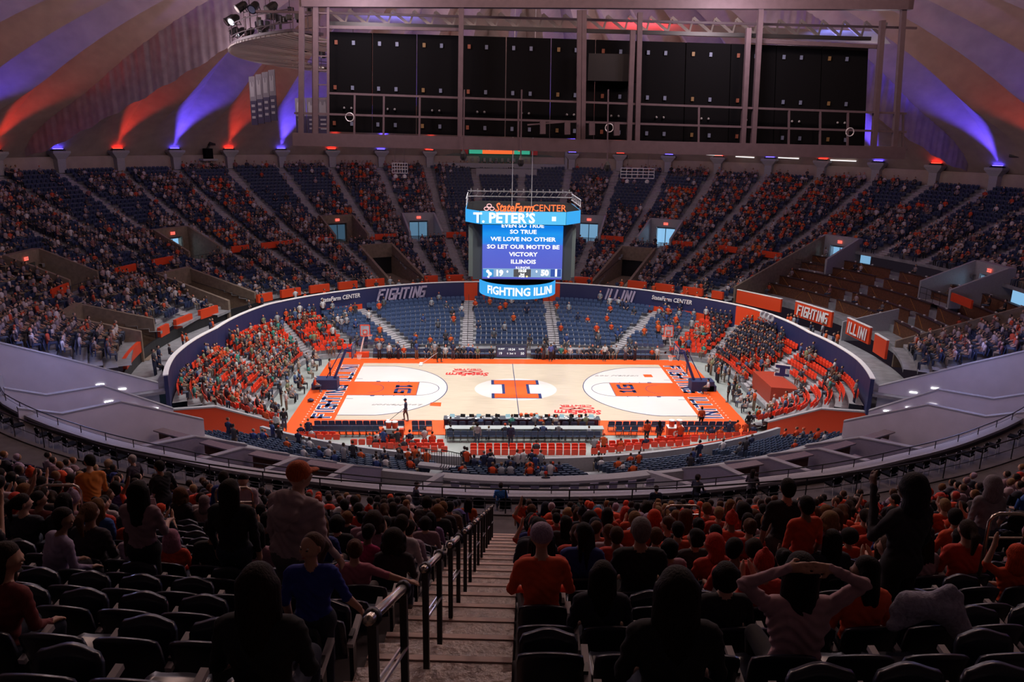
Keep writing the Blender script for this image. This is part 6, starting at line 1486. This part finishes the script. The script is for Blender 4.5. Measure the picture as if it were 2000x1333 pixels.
# the rest of the near stand, seat by seat
order = sorted([s for s in NS if s['vis'] and not s['occ']], key=lambda s: s['d'])
HS = ['short', 'short', 'bob', 'long', 'ponytail', 'bun', 'short', 'braids', 'beanie', 'cap', 'curly', 'hood', 'short', 'long']
HN = {'short': 'short hair', 'bob': 'bobbed hair', 'long': 'long hair', 'ponytail': 'a ponytail', 'bun': 'a hair knot', 'braids': 'braided hair', 'beanie': 'a knit hat', 'cap': 'a cap', 'curly': 'curly hair', 'hood': 'a hood up', 'afro': 'round bushy hair', 'scarf': 'a head scarf'}
NEAR_MAX = 252
crowd_near = []
for s in order:
    u, v = s['u'], s['v']
    if s['row'] == 0 and random.random() < .5: continue
    if u > 1008:
        pr = .86 if 975 < v < 1085 and u < 1700 else (.62 if v <= 975 else (.45 if v < 1150 and u > 1600 else (.16 if v < 1100 else 0)))
        if v > 1095 and u < 1400: pr = 0
    else:
        pr = .80 if v < 1035 and u > 560 else (.62 if v < 985 else (.42 if v < 1040 and u < 560 else 0))
        if 300 < u < 400 and v > 985: pr = 0
    if v < 870: pr *= .75
    if random.random() > pr: continue
    if u > 1008: c = random.choice(OR_*6+DK*2+LT+BL[:1]) if 960 < v < 1090 else random.choice(OR_*2+DK*3+LT*2+BL)
    else: c = random.choice(DK*4+LT*2+OR_+BL)
    hs = random.choice(HS); hc = random.choice(HB*5+HR*2+HBL+HG[:1]); s['occ'] = True
    if hs == 'hood': hcol = c
    elif hs in ('beanie', 'cap'): hcol = random.choice(OR_+DK+LT[:2])
    else: hcol = hc
    if NP < NEAR_MAX:
        hcn = 'dark' if hc in HB else 'brown' if hc in HR else 'fair' if hc in HBL else 'grey'
        key = random.choice(SEATED_KINDS); col = cname(c)
        pose = {'sit': 'seated', 'sit_l': 'turned left', 'sit_r': 'turned right', 'sit_lean': 'leaning forward', 'sit_long': 'long-sleeved', 'sit_clap': 'clapping', 'sit_phone': 'hand raised', 'sit_up': 'arm lifted'}[key]
        hn = HN[hs].replace('hair', hcn+' hair') if 'hair' in HN[hs] else HN[hs]
        sd = 'right' if s['u'] > 1000 else 'left'
        hn = hn.replace('a ', '') if hn.startswith('a ') else hn
        lab = f"{col}-clad person, {hn}, {pose}, {ordn(s['n']+1)} seat {sd} of aisle, {ordn(s['row']+1)} row from rail"
        sc = random.uniform(.86, 1.06)
        person(s['p']+np.array((0, 0, -.02)), s['rz']+random.uniform(-.25, .25), lab, key, shirt=c, hr=hs, hcol=hcol, sc=sc, group='spectators in the near stand')
    else: crowd_near.append((s['p'][0], s['p'][1], s['p'][2], s['rz'], c, hcol, 0))
# seats: the 300 that show largest are individuals, the others are joined
vis = sorted([s for s in NS if s['vis'] and s['sv'] > 850 and s['v'] < 1400], key=lambda s: s['d'])
ind, rest = vis[:300], vis[300:]
for s in ind:
    sd = 'right' if s['side'] < 0 else 'left'
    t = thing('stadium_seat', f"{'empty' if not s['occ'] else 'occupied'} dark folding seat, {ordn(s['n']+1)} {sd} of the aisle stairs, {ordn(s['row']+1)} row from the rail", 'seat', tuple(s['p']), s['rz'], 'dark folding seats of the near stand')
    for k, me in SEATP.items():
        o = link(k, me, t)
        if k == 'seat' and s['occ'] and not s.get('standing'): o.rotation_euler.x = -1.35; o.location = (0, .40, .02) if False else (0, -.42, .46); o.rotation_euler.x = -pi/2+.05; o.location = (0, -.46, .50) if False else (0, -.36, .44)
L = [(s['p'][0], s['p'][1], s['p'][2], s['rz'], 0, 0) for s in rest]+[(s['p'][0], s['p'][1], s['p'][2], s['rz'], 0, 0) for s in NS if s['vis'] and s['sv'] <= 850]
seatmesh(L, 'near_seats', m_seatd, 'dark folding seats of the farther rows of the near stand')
# ================================================================ CROWD (far spectators, a few pixels each)
def person_template(stand=False):
    """compact seated or standing figure; regions 0 skin, 1 shirt, 2 trousers, 3 hair"""
    V, F, R_ = [], [], []
    def ell(c, r, reg, n=6, m=4):
        o = len(V); V.append((c[0], c[1], c[2]+r[2])); R_.append(reg)
        for i in range(1, m):
            t = pi*i/m
            for k in range(n): V.append((c[0]+r[0]*sin(t)*cos(2*pi*k/n), c[1]+r[1]*sin(t)*sin(2*pi*k/n), c[2]+r[2]*cos(t))); R_.append(reg)
        V.append((c[0], c[1], c[2]-r[2])); R_.append(reg); e = len(V)-1
        for k in range(n):
            F.append((o, o+1+k, o+1+(k+1) % n)); F.append((e, o+1+(m-2)*n+(k+1) % n, o+1+(m-2)*n+k))
            for i in range(m-2): a = o+1+i*n+k; b = o+1+i*n+(k+1) % n; F.append((a, a+n, b+n)); F.append((a, b+n, b))
    def lim(a, b, ra, rb, reg, n=4):
        a, b = np.array(a, float), np.array(b, float); d = b-a; d /= np.linalg.norm(d); up = np.array((0, 0, 1.)) if abs(d[2]) < .9 else np.array((0, 1., 0)); X = np.cross(d, up); X /= np.linalg.norm(X); Z = np.cross(X, d); o = len(V)
        for p, r in ((a, ra), (b, rb)):
            for k in range(n): V.append(tuple(p+r*(X*cos(2*pi*k/n+.78)+Z*sin(2*pi*k/n+.78)))); R_.append(reg)
        for k in range(n): j = (k+1) % n; F.append((o+k, o+j, o+n+j)); F.append((o+k, o+n+j, o+n+k))
        F.append((o+n, o+n+1, o+n+2)); F.append((o+n, o+n+2, o+n+3))
    z0 = .93 if stand else .52; dz = z0-.52
    ell((0, .02, 1.29+dz), (.085, .09, .115), 0, 6, 4); ell((0, -.025, 1.34+dz), (.095, .095, .10), 3, 6, 4)
    o = len(V); pr = [(.15, .11, .52+dz), (.17, .12, .80+dz), (.20, .12, 1.02+dz), (.12, .07, 1.12+dz)]
    for a, b, z in pr:
        for k in range(6): V.append((a*cos(2*pi*k/6), b*sin(2*pi*k/6)-.0, z)); R_.append(1)
    for i in range(3):
        for k in range(6): a = o+i*6+k; b = o+i*6+(k+1) % 6; F.append((a, b, b+6)); F.append((a, b+6, a+6))
    F.append((o+18, o+19, o+20)); F.append((o+18, o+20, o+21)); F.append((o+18, o+21, o+22)); F.append((o+18, o+22, o+23))
    for s in (-1, 1):
        lim((s*.21, 0, 1.03+dz), (s*.25, .03, .78+dz), .06, .05, 1)
        if stand: lim((s*.25, .03, .78+dz), (s*.16, .16, .62+dz), .045, .035, 0); lim((s*.09, 0, .95), (s*.11, .02, .02), .10, .06, 2)
        else: lim((s*.25, .03, .78), (s*.12, .30, .66), .045, .035, 0); lim((s*.10, .0, .53), (s*.13, .45, .54), .09, .07, 2); lim((s*.13, .45, .54), (s*.13, .42, .03), .065, .05, 2)
    return np.array(V), np.array(F), np.array(R_)
m_crowd = M('crowd_colours', (.5, .5, .5), .85, attr='Col')
PSK = np.array(SK)
PAL = {'up': [(.24, .19, .21), (.40, .34, .37), (.05, .04, .05), (.02, .02, .025), (.03, .03, .05), (.55, .50, .52), (.22, .09, .09), (.50, .07, .03), (.30, .24, .26), (.12, .09, .11), (.02, .03, .08), (.40, .30, .31), (.16, .14, .16)],
       'upor': [(.60, .07, .02), (.64, .12, .02), (.5, .04, .02), (.30, .24, .27), (.03, .03, .05), (.42, .36, .38), (.05, .04, .05), (.60, .07, .02)],
       'low': [(.62, .07, .015), (.62, .07, .015), (.60, .10, .02), (.02, .03, .08), (.02, .03, .08), (.04, .04, .05), (.30, .32, .35), (.55, .55, .56), (.03, .06, .2), (.1, .11, .13)],
       'end': [(.50, .50, .50), (.30, .32, .34), (.03, .035, .05), (.03, .035, .05), (.62, .08, .015), (.18, .18, .19), (.06, .10, .22), (.12, .06, .04), (.35, .28, .22), (.02, .02, .03), (.2, .22, .12), (.05, .25, .20)],
       'band': [(.02, .025, .05), (.02, .025, .05), (.02, .025, .05), (.03, .03, .06)]}
HAIRC = [(.02, .012, .01), (.03, .018, .012), (.012, .009, .009), (.10, .05, .025), (.20, .12, .06), (.16, .14, .13), (.5, .06, .02)]
def crect(u, v, L):
    for (a, b, c, d, p) in L:
        if a <= u <= c and b <= v <= d: return p
    return None
# patches of the upper stand that are emptier (pixel boxes of the photograph, used as seat blocks)
EMPT = [(40, 322, 150, 372, .05), (150, 322, 330, 338, .1), (365, 322, 455, 345, .12), (455, 322, 645, 372, .08), (500, 372, 600, 402, .15), (120, 378, 300, 440, .12), (870, 322, 1108, 400, .03), (1108, 322, 1200, 348, .08), (1190, 330, 1300, 402, .03), (1300, 340, 1392, 362, .05),
        (1700, 352, 2000, 395, .10), (1650, 360, 1760, 400, .25), (1850, 395, 2000, 430, .2), (1300, 530, 1420, 590, .35), (560, 500, 640, 560, .45), (240, 470, 400, 520, .35), (1690, 395, 1850, 430, .5), (860, 400, 915, 560, .5), (200, 355, 240, 375, .3), (1600, 480, 1760, 520, .35), (1130, 460, 1200, 560, .6)]
ORAN = [(650, 318, 740, 450), (400, 330, 490, 480), (1300, 360, 1500, 640), (1490, 330, 1700, 560), (1750, 380, 1900, 430)]
C_s, C_t = [], []        # seated, standing: (x,y,z,rot,shirt,hair,scale)
def add_c(q, pal, stand=False, sc=None):
    (C_t if stand else C_s).append((q[0]+random.uniform(-.05, .05), q[1]+random.uniform(-.05, .05), q[2], q[3]+random.uniform(-.4, .4), random.choice(PAL[pal]), random.choice(HAIRC), sc or random.uniform(.86, 1.08)))
for q in UPS:
    u, v, d = project((q[0], q[1], q[2]+1.0))
    if not (-30 < u < 2030) or v < 300: continue
    p = crect(u, v, EMPT)
    if p is None:
        cl = sin(q[0]*.35+q[2]*1.3)*sin(q[1]*.41+q[2]*.9+2); p = .72+.30*cl
    orr = any(a <= u <= c and b <= v <= e for a, b, c, e in ORAN)
    if random.random() < p: add_c(q, 'upor' if orr and random.random() < .6 else 'up', random.random() < .04)
OCC_LOW = []
for q in LOWS:
    u, v, d = project((q[0], q[1], q[2]+1.0))
    if q[6] == 0:
        p = .10+(.12 if v > 660 else 0)+(.25 if u < 700 else 0)+(.22 if u > 1280 else 0)
        if random.random() < p: add_c(q, 'low', random.random() < .35)
    else:
        left = u < 1000
        p = .62 if left else .42
        cl = sin(q[4]*.35+q[7]*1.1)*sin(q[4]*.21+q[7]*.7+1); p += .35*cl
        if left and v > 760: p += .2
        if 1385 < u < 1530 and 610 < v < 700: 
            if random.random() < .92: add_c(q, 'band', True)
            continue
        if random.random() < p: add_c(q, 'end', random.random() < .3)
for q in NBS:
    u, v, d = project((q[0], q[1], q[2]+1.0)); p = .10+(.16 if 560 < u < 860 else 0)+(.20 if 880 < u < 1200 else 0)
    if random.random() < p: add_c(q, 'low', random.random() < .4)
for q in RED:
    u, v, d = project((q[0], q[1], q[2]+1.0)); p = .30 if u < 870 else (.08 if u < 1150 else .12 if u < 1400 else .6)
    if random.random() < p: add_c((q[0], q[1], q[2]-.05, 0), 'low', random.random() < .3)
# wheelchair walkway, loge boxes, floor beside the court, decks
for a in np.arange(-112, 58, 1.3):
    if random.random() < .35: x, y, _ = pol(rw(a)+.9, a); add_c((x, y, 4.5, atan2(y, x)+pi/2), 'low', random.random() < .4)
for k, r in enumerate(LROWS):
    for a0, a1 in LGAP:
        for a in np.arange(a0+1, a1-1, 1.1):
            if random.random() < .13: x, y, _ = pol(r+1.0, a); add_c((x, y, 5.42+.62*k, atan2(y, x)+pi/2), 'up')
for a in np.arange(76, 104, 1.2):
    if random.random() < .5: x, y, _ = pol(rw(a)+1.0, a); add_c((x, y, 4.5, atan2(y, x)+pi/2), 'low', random.random() < .4)
for s in (-1, 1):
    for y in np.arange(-9, 7.5, .75):
        for xx in (18.6, 19.3):
            if random.random() < (.5 if s < 0 else .6): add_c((s*xx+random.uniform(-.2, .2), y+random.uniform(-.2, .2), 0.0, pi/2*s), 'end', random.random() < .55)
# far sideline chairs with people
fs_n = 0
for k in range(62):
    x = -13.5+k*.46
    if abs(x-0.0) < 2.0: continue
    q = (x, 9.75); chair(q[0], q[1], .03 if abs(x) < 16 and q[1] < 9.3 else 0, pi, f'black courtside chair on the far sideline, {ordn(k+1)} place from its left end', 'far sideline chairs')
    if random.random() < (.75 if -8.5 < x < -1 else .45): add_c((q[0], q[1], -.06, pi), 'low' if random.random() < .8 else 'end', False)
for x in np.arange(-13, 14, .9):
    if random.random() < .35 and abs(x) > 2: add_c((x, 9.1, 0.03, pi+random.uniform(-.5, .5)), 'low', True)
for k in range(20):   # behind the tables
    if random.random() < .45: add_c((xa+.6+(xb-xa-1.2)*k/19, YT-2.7, -.06, 0), 'end')
    if random.random() < .6: add_c((xa+.6+(xb-xa-1.2)*k/19, YT-.85, -.06, 0), 'end')
def crowd_mesh(L, stand, name, label):
    V, F, R_ = person_template(stand); n = len(L)
    P = np.array([q[:3] for q in L]); A = np.array([q[3] for q in L]); S = np.array([q[6] for q in L])
    cols = np.zeros((n, 4, 3)); cols[:, 0] = PSK[rng.integers(0, len(SK), n)]; cols[:, 1] = [q[4] for q in L]; cols[:, 2] = np.array([(.03, .04, .08), (.015, .015, .02), (.08, .10, .15), (.16, .13, .10)])[rng.integers(0, 4, n)]; cols[:, 3] = [q[5] for q in L]
    if 0: pass
    o = link(name, tile(V, F, P, A, S, cols, name, [m_crowd], True, R_)); return tag(o, label, 'crowd', kind='stuff')
for q in crowd_near: C_s.append((q[0], q[1], q[2]-.02, q[3], q[4], q[5], 1.0))
Vs, Fs, Rs = person_template(False); Vt_, Ft_, Rt = person_template(True)
def merge_crowd():
    Vall, Fall, Call = [], [], []; o = 0
    for L, (V, F, R_) in ((C_s, (Vs, Fs, Rs)), (C_t, (Vt_, Ft_, Rt))):
        n = len(L); P = np.array([q[:3] for q in L]); A = np.array([q[3] for q in L]); S = np.array([q[6] for q in L])
        cols = np.zeros((n, 4, 3)); cols[:, 0] = PSK[rng.integers(0, len(SK), n)]; cols[:, 1] = [q[4] for q in L]; cols[:, 2] = np.array([(.03, .04, .08), (.015, .015, .02), (.08, .10, .15), (.22, .17, .12)])[rng.integers(0, 4, n)]; cols[:, 3] = [q[5] for q in L]
        c, s = np.cos(A)[:, None], np.sin(A)[:, None]; X, Y, Z = [V[None, :, k]*S[:, None] for k in range(3)]
        W_ = np.stack([X*c-Y*s+P[:, 0:1], X*s+Y*c+P[:, 1:2], Z+P[:, 2:3]], -1).reshape(-1, 3)
        Vall.append(W_); Fall.append((F[None]+(np.arange(n)*len(V))[:, None, None]).reshape(-1, 3)+o); Call.append(cols[:, R_].reshape(-1, 3)); o += len(W_)
    return npmesh('crowd', np.concatenate(Vall), np.concatenate(Fall), [m_crowd], None, True, np.concatenate(Call))
tag(link('crowd', merge_crowd()), 'thousands of small distant spectators filling the upper and lower stands around the court', 'crowd', kind='stuff')
blue = [q for q in LOWS if q[6] == 0]; orange = [q for q in LOWS if q[6] == 1]
def facing(L): return L
seatmesh([q for q in UPS if -40 < project((q[0], q[1], q[2]))[0] < 2040], 'upper_seats', m_seatd2 if 'm_seatd2' in globals() else M('upper_seat_plastic', (.022, .035, .09), .5), 'dark navy seats in long curved rows of the upper stand')
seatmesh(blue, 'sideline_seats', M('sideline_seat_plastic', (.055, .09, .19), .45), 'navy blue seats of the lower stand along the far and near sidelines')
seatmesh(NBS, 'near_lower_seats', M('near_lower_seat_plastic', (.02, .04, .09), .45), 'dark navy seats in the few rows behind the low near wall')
seatmesh(orange, 'end_seats', m_seato, 'orange red seats of the lower stand behind both ends of the court')
seatmesh([(q[0], q[1], q[2], q[3]) for q in RED], 'floor_seats', m_seato, 'red plastic floor seats in rows before the low near wall', dz=-.05)
# lower aisles
mb = MB()
for s in (-1, 1):
    for nm, f in (('sideline', None),):
        mb = MB()
        for k in range(1, 12):
            for h in (0, 1):
                # find az with x = s*4.45 on this row
                lo_, hi_ = 1.0, 40.0
                for _ in range(24):
                    m_ = (lo_+hi_)/2
                    if low_rz(m_, k)[0]*sin(radians(m_)) < 4.45: lo_ = m_
                    else: hi_ = m_
                r_, z_ = low_rz(m_, k); y_ = r_*cos(radians(m_)); mb.box((s*4.45, y_+.22+.48*h, z_+.06+.13*h), 1.1, .46, .18)
        o = mb.build('aisle_stair', m_aisle); o['kind'] = 'structure'
    for az in (44.8, 67.4, 90.5, 105):
        mb = MB(); n = LOWN(az); T = loc_frame(az*s, 0)
        for k in range(0 if n == 8 else 1, n):
            r_, z_ = low_rz(az*s, k); r2, z2 = low_rz(az*s, k+1); dr = r2-r_
            mb.box(T(0, r_+dr*.25, z_+.05), 1.05, dr*.5, .18, -radians(az*s)); mb.box(T(0, r_+dr*.75, z_+(z2-z_)/2+.05), 1.05, dr*.5, .18, -radians(az*s))
        o = mb.build('aisle_stair', m_aisle); o['kind'] = 'structure'
# aisle rails of the lower sideline stand
for s in (-1, 1):
    t = thing('centre_aisle_rail', f'thin black railing down the {"left" if s < 0 else "right"} centre aisle of the far lower stand', 'railing')
    MB().tube([(s*4.45, 11.2, 1.9), (s*4.45, 20.2, 4.3)], .025, 5).build('top_rail', m_black, t)
    for k in range(8): MB().tube([(s*4.45, 11.2+k*1.28, .75+k*.34), (s*4.45, 11.2+k*1.28, 1.9+k*.34)], .02, 5).build('post', m_black, t)
# ---------------------------------------------------------------- people one can pick out by the court
def court_person(u, v, rz, label, key='stand', **kw):
    p = on_z(u, v, 0.04 if True else 0); return person((p[0], p[1], .04), rz, label, key, **kw)
t = court_person(793, 822, 1.5, 'man in navy jacket and cap mopping the near side of the court', 'stand_walk', shirt=(.02, .03, .08), hr='cap', hcol=(.02, .03, .08))
p = on_z(793, 822, 0); m = thing('floor_mop', 'long handled floor mop pushed by the man in the navy jacket', 'mop', (p[0], p[1], .045)); MB().tube([(-.1, -.1, 1.0), (-1.3, -.5, .1)], .018, 6).build('handle', m_black, m); MB().box((-1.35, -.52, .05), .25, .9, .08).build('mop_head', m_white, m)
t = court_person(858, 708, -.8, 'person in black pushing a pale mop along the far sideline', 'stand_walk', shirt=(.012, .012, .016), hr='short')
p = on_z(858, 708, 0); m = thing('floor_mop', 'pale wide mop on the far sideline beside a person in black', 'mop', (p[0], p[1], .045)); MB().tube([(-.1, -.1, 1.0), (-1.6, -.9, .1)], .022, 6).build('handle', m_silver, m); MB().box((-1.7, -.95, .05), .3, 1.0, .08).build('mop_head', m_white, m)
court_person(645, 738, -1.3, 'official in red and white striped top standing on the left apron', 'stand_hips', shirt=(.50, .16, .14), hr='short')
court_person(1341, 731, 1.4, 'man in dark red top standing on the right apron near the baseline', 'stand_hips', shirt=(.22, .02, .02), hr='short')
court_person(1382, 770, 1.4, 'player in white seated on the padded base of the right goal', 'sit', shirt=(.6, .6, .65), hr='short'); court_person(616, 766, -1.4, 'person in orange seated against the padded base of the left goal', 'sit', shirt=OR_[0], hr='cap', hcol=(.6, .6, .6))
court_person(1368, 838, 0, 'person in orange shirt standing behind the right bench chairs', 'stand', shirt=(.62, .08, .015), hr='short'); court_person(1460, 848, .3, 'man in black shirt standing on the right apron corner by the stand', 'stand_hips', shirt=DK[0], hr='short')
court_person(1421, 786, 1.2, 'officer in dark uniform standing on the floor behind the right goal, left one', 'stand_hips', shirt=DK[0], hr='short'); court_person(1431, 784, 1.2, 'officer in dark uniform standing on the floor behind the right goal, right one', 'stand_hips', shirt=DK[0], hr='short')
court_person(541, 852, -.4, 'man in pale shirt and khakis standing at the left corner of the floor', 'stand', shirt=(.5, .5, .5), hr='short', hc=HG[0]); court_person(521, 843, -.4, 'man in orange jacket and jeans standing at the left corner of the floor', 'stand_long', shirt=(.62, .08, .015), hr='short')
court_person(997, 874, 0, 'man in navy jacket standing behind the press table at the middle', 'stand_long', shirt=(.02, .03, .08), hr='short'); court_person(932, 872, 0, 'woman in grey jacket standing behind the press table, left of middle', 'stand_long', shirt=(.33, .33, .34), hr='bob')
court_person(556, 842, .2, 'man in black jacket standing left of the bench chairs', 'stand_long', shirt=DK[0], hr='short'); court_person(1262, 866, .2, 'man in orange pullover standing beside the drinks cart', 'stand_long', shirt=(.62, .08, .015), hr='short'); court_person(1286, 868, .2, 'person in navy pullover standing beside the drinks cart', 'stand_long', shirt=(.02, .03, .08), hr='long')
court_person(1075, 706, pi, 'person in blue jersey standing at the far sideline', 'stand', shirt=(.1, .12, .4), hr='short'); court_person(1180, 706, pi, 'person in white tee standing at the far sideline beside the side goal', 'stand', shirt=(.6, .6, .6), hr='short')
for k, (u, v) in enumerate(((1490, 615), (1498, 618), (1506, 622))):
    p = on_r(u, v, rw(72)-1.0); t = thing('sousaphone', f'white sousaphone bell above the marching band, {["left", "middle", "right"][k]} one', 'sousaphone', (p[0], p[1], p[2])); 
    MB().lathe([(.10, -.3), (.13, -.12), (.26, -.02), (.36, .0), (.34, .02), (.2, .0), (.06, -.15)], n=18).build('bell', m_silver, t, smooth_=True); t.rotation_euler = (radians(70), 0, radians(20)); MB().tube([(0, 0, -.3), (0, -.25, -.55), (.2, -.5, -.5)], .06, 8).build('tubing', m_silver, t)
# band stage: orange platform with the letter I, right end
tag(ramp(lambda a: rin(a)+.5, lambda a: 23.3, 91.4, 103.5, .3, 1.95, MB(), seg=5).build('orange_stage', M('stage_orange', (.45, .05, .02), .5, noise=.5, nscale=40)), 'orange platform with a studded top among the right end seats', 'platform')
p = pol(22.7, 95.5, 2.3); t = thing('letter_stand', 'navy and white letter I standing on the orange platform', 'sign', tuple(p), -.5); MB().prism(slabI(1.3, 1.1, .6, .3), 0, .12, 0, lambda x, y, z: (x, z, y+.2)).build('outline', m_white, t); MB().prism(slabI(1.15, .95, .45, .25), -.02, .0, 0, lambda x, y, z: (x, z, y+.2)).build('letter', m_navyp, t)
# lettering on the navy wall and vinyl marks
def wall_text(u0, u1, v, z, txt, h, slant=.3, mat=None, blockf=True):
    a0, a1 = azr(on_r(u0, v, 22.5))[0], azr(on_r(u1, v, 22.5))[0]
    for _ in range(4): a0 = azr(on_r(u0, v, rw(a0)))[0]; a1 = azr(on_r(u1, v, rw(a1)))[0]
    P0, P1 = np.array(pol(rw(a0)-.42, a0, z)), np.array(pol(rw(a1)-.42, a1, z)); X_ = P1-P0; L_ = np.linalg.norm(X_); X_ /= L_; N = np.cross(X_, (0, 0, 1.))
    if blockf:
        mb = MB(); block(mb, txt, h, P0, X_, (0, 0, 1), N, t=.2, slant=slant, width=L_*.94, depth=.04); return mb.build('wall_lettering', M('vinyl_lavender', (.42, .36, .50), .6), wl)
    m_ = (P0+P1)/2; return text('wall_lettering', txt, m_white, (m_[0], m_[1], z+h*.4), X_, (0, 0, 1), wl, size=h*1.25, bold=.02, xs=.9, shear=.15)
wall_text(733, 830, 565, 4.2, 'FIGHTING', 1.05); wall_text(1184, 1243, 570, 4.2, 'ILLINI', 1.05); wall_text(634, 685, 577, 4.75, 'StateFarm CENTER', .5, blockf=False); wall_text(1290, 1343, 580, 4.75, 'StateFarm CENTER', .5, blockf=False)
# centre suite box
cs = bpy.data.objects['wall_suite_front']
ramp(lambda a: 24.4, lambda a: 25.1, 164.4, 192.2, 2.95, 3.12, MB()).build('wide_ledge', m_ledge, cs)
for a in (164.4, 192.2):
    T = loc_frame(a, 0); MB().add([T(x, y, z) for x in (-.2, .2) for y, z in ((24.5, 1.6), (33.6, 1.6), (33.6, 5.4), (28.5, 4.2), (24.5, 3.1))], [(0, 1, 2, 3, 4), (9, 8, 7, 6, 5), (4, 3, 8, 9), (3, 2, 7, 8), (0, 4, 9, 5)]).build('side_wall', m_ledge, cs)
ramp(lambda a: rsu(a)+.2, lambda a: rsu(a)+3.5, 164.6, 192, 2.1, 2.75, MB()).build('raised_floor', m_terr, cs)
m_wchair = M('white_mesh_chair', (.40, .37, .48), .6)
WCP = {}
b = MB(); b.box((0, -.2, .68), .46, .03, .42, rx=.15); WCP['backrest'] = b.mesh('backrest', m_wchair); WCP['seat'] = MB().box((0, .03, .44), .46, .44, .04).mesh('seat', m_wchair)
for s in (-1, 1): WCP[f'leg{s}'] = MB().bar((s*.21, -.2, .48), (s*.21, -.2, 0), .025).mesh('leg', m_silver); WCP[f'legf{s}'] = MB().bar((s*.21, .22, .44), (s*.21, .22, 0), .025).mesh('leg', m_silver)
k = 0
for a in np.arange(166.5, 191, 2.3):
    k += 1; x, y, _ = pol(26.3, a); t = thing('white_chair', f'white mesh chair in the centre suite, {ordn(k)} from the right', 'chair', (x, y, 2.75), atan2(y, x)+pi/2, 'white chairs of the centre suite')
    for nm, me in WCP.items(): link(me.name.split('.')[0], me, t)
BCP = {}
bb = MB(); pts = [(.3*cos(q), .70+.17*sin(q)) for q in np.linspace(0, 2*pi, 15)[:-1]]; bb.add([(x, -.22, z) for x, z in pts]+[(x, -.18, z) for x, z in pts], [tuple(range(14)), tuple(range(27, 13, -1))]+[(i, (i+1) % 14, (i+1) % 14+14, i+14) for i in range(14)]); BCP['backrest'] = bb.mesh('backrest', m_blackcloth)
BCP['seat'] = MB().box((0, .03, .44), .52, .5, .08).mesh('seat', m_blackcloth)
for s in (-1, 1): BCP[f'leg{s}'] = MB().bar((s*.24, -.2, .85), (s*.24, -.24, 0), .025).mesh('leg', m_silver); BCP[f'legf{s}'] = MB().bar((s*.24, .24, .44), (s*.24, .24, 0), .025).mesh('leg', m_silver)
def lift(o, v, label=''): pass
k = 0
for a in np.concatenate([np.arange(133, 170, 1.75), np.arange(171, 230, 1.75)]):
    k += 1
    if random.random() < .12: continue
    x, y, _ = pol(rr1(a)+1.3, a); t = thing('suite_chair', f'black round-backed chair below the front rail, {ordn(k)} from its right end', 'chair', (x, y, 6.4), atan2(y, x)+pi/2, 'round-backed chairs below the front rail')
    for nm, me in BCP.items(): link(me.name.split('.')[0], me, t)
k = 0
for a in np.concatenate([np.arange(126.5, 159, 1.6), np.arange(201, 233, 1.6)]):
    k += 1; r_ = rsu(a)+1.3; x, y, _ = pol(r_, a); t = thing('tier_chair', f'dark chair just behind the suite front wall, {ordn(k)} along from the right', 'chair', (x, y, 2.1), atan2(y, x)+pi/2, 'dark chairs behind the suite front wall')
    for nm, me in list(CP.items()): link(me[0].name.split('.')[0], me[0], t)
# a few guests in the suites
for (u, v, z, c, hs, lab, key, rot) in ((978, 962, 6.4, (.03, .16, .5), 'short', 'man in bright blue top seated in the chairs below the rail, left of centre', 'sit', 0), (812, 960, 6.4, DK[1], 'short', 'man in navy sweater sitting sideways by the rail above the centre suite', 'sit_r', -1.2), (1165, 995, 6.4, (.15, .28, .42), 'short', 'man in light blue shirt bending forward below the rail', 'sit_lean', .3),
    (1136, 990, 6.4, (.02, .05, .035), 'short', 'person in dark green jacket facing back from below the rail', 'sit_l', 2.0), (1066, 935, 2.1, DK[3], 'cap', 'person in dark top and red cap in the centre suite', 'sit', 0), (1280, 985, 6.4, (.015, .02, .05), 'short', 'person in navy jersey with a letter on the back at the rail', 'stand', 0), (1362, 945, 6.4, DK[1], 'bob', 'woman in dark top seated below the rail, right of centre', 'sit_r', -.8), (1470, 935, 6.4, DK[4], 'long', 'long-haired woman in black top seated below the rail at right', 'sit_r', -.6),
    (1808, 820, 3.3, (.55, .53, .6), 'bob', 'server in white shirt and black apron standing beside the right bar counter', 'stand_walk', 1.0), (297, 838, 2.1, DK[0], 'short', 'white-haired guest in black seated in a left suite', 'sit', .4)):
    p = on_z(u, v, z+1.0); person((p[0], p[1], z), rot, lab, key, shirt=c, hr=hs, hcol=(HG[1] if 'white-haired' in lab else (.5, .03, .02) if hs == 'cap' else HB[1]))
t = bpy.data.objects.get('basketball_court')
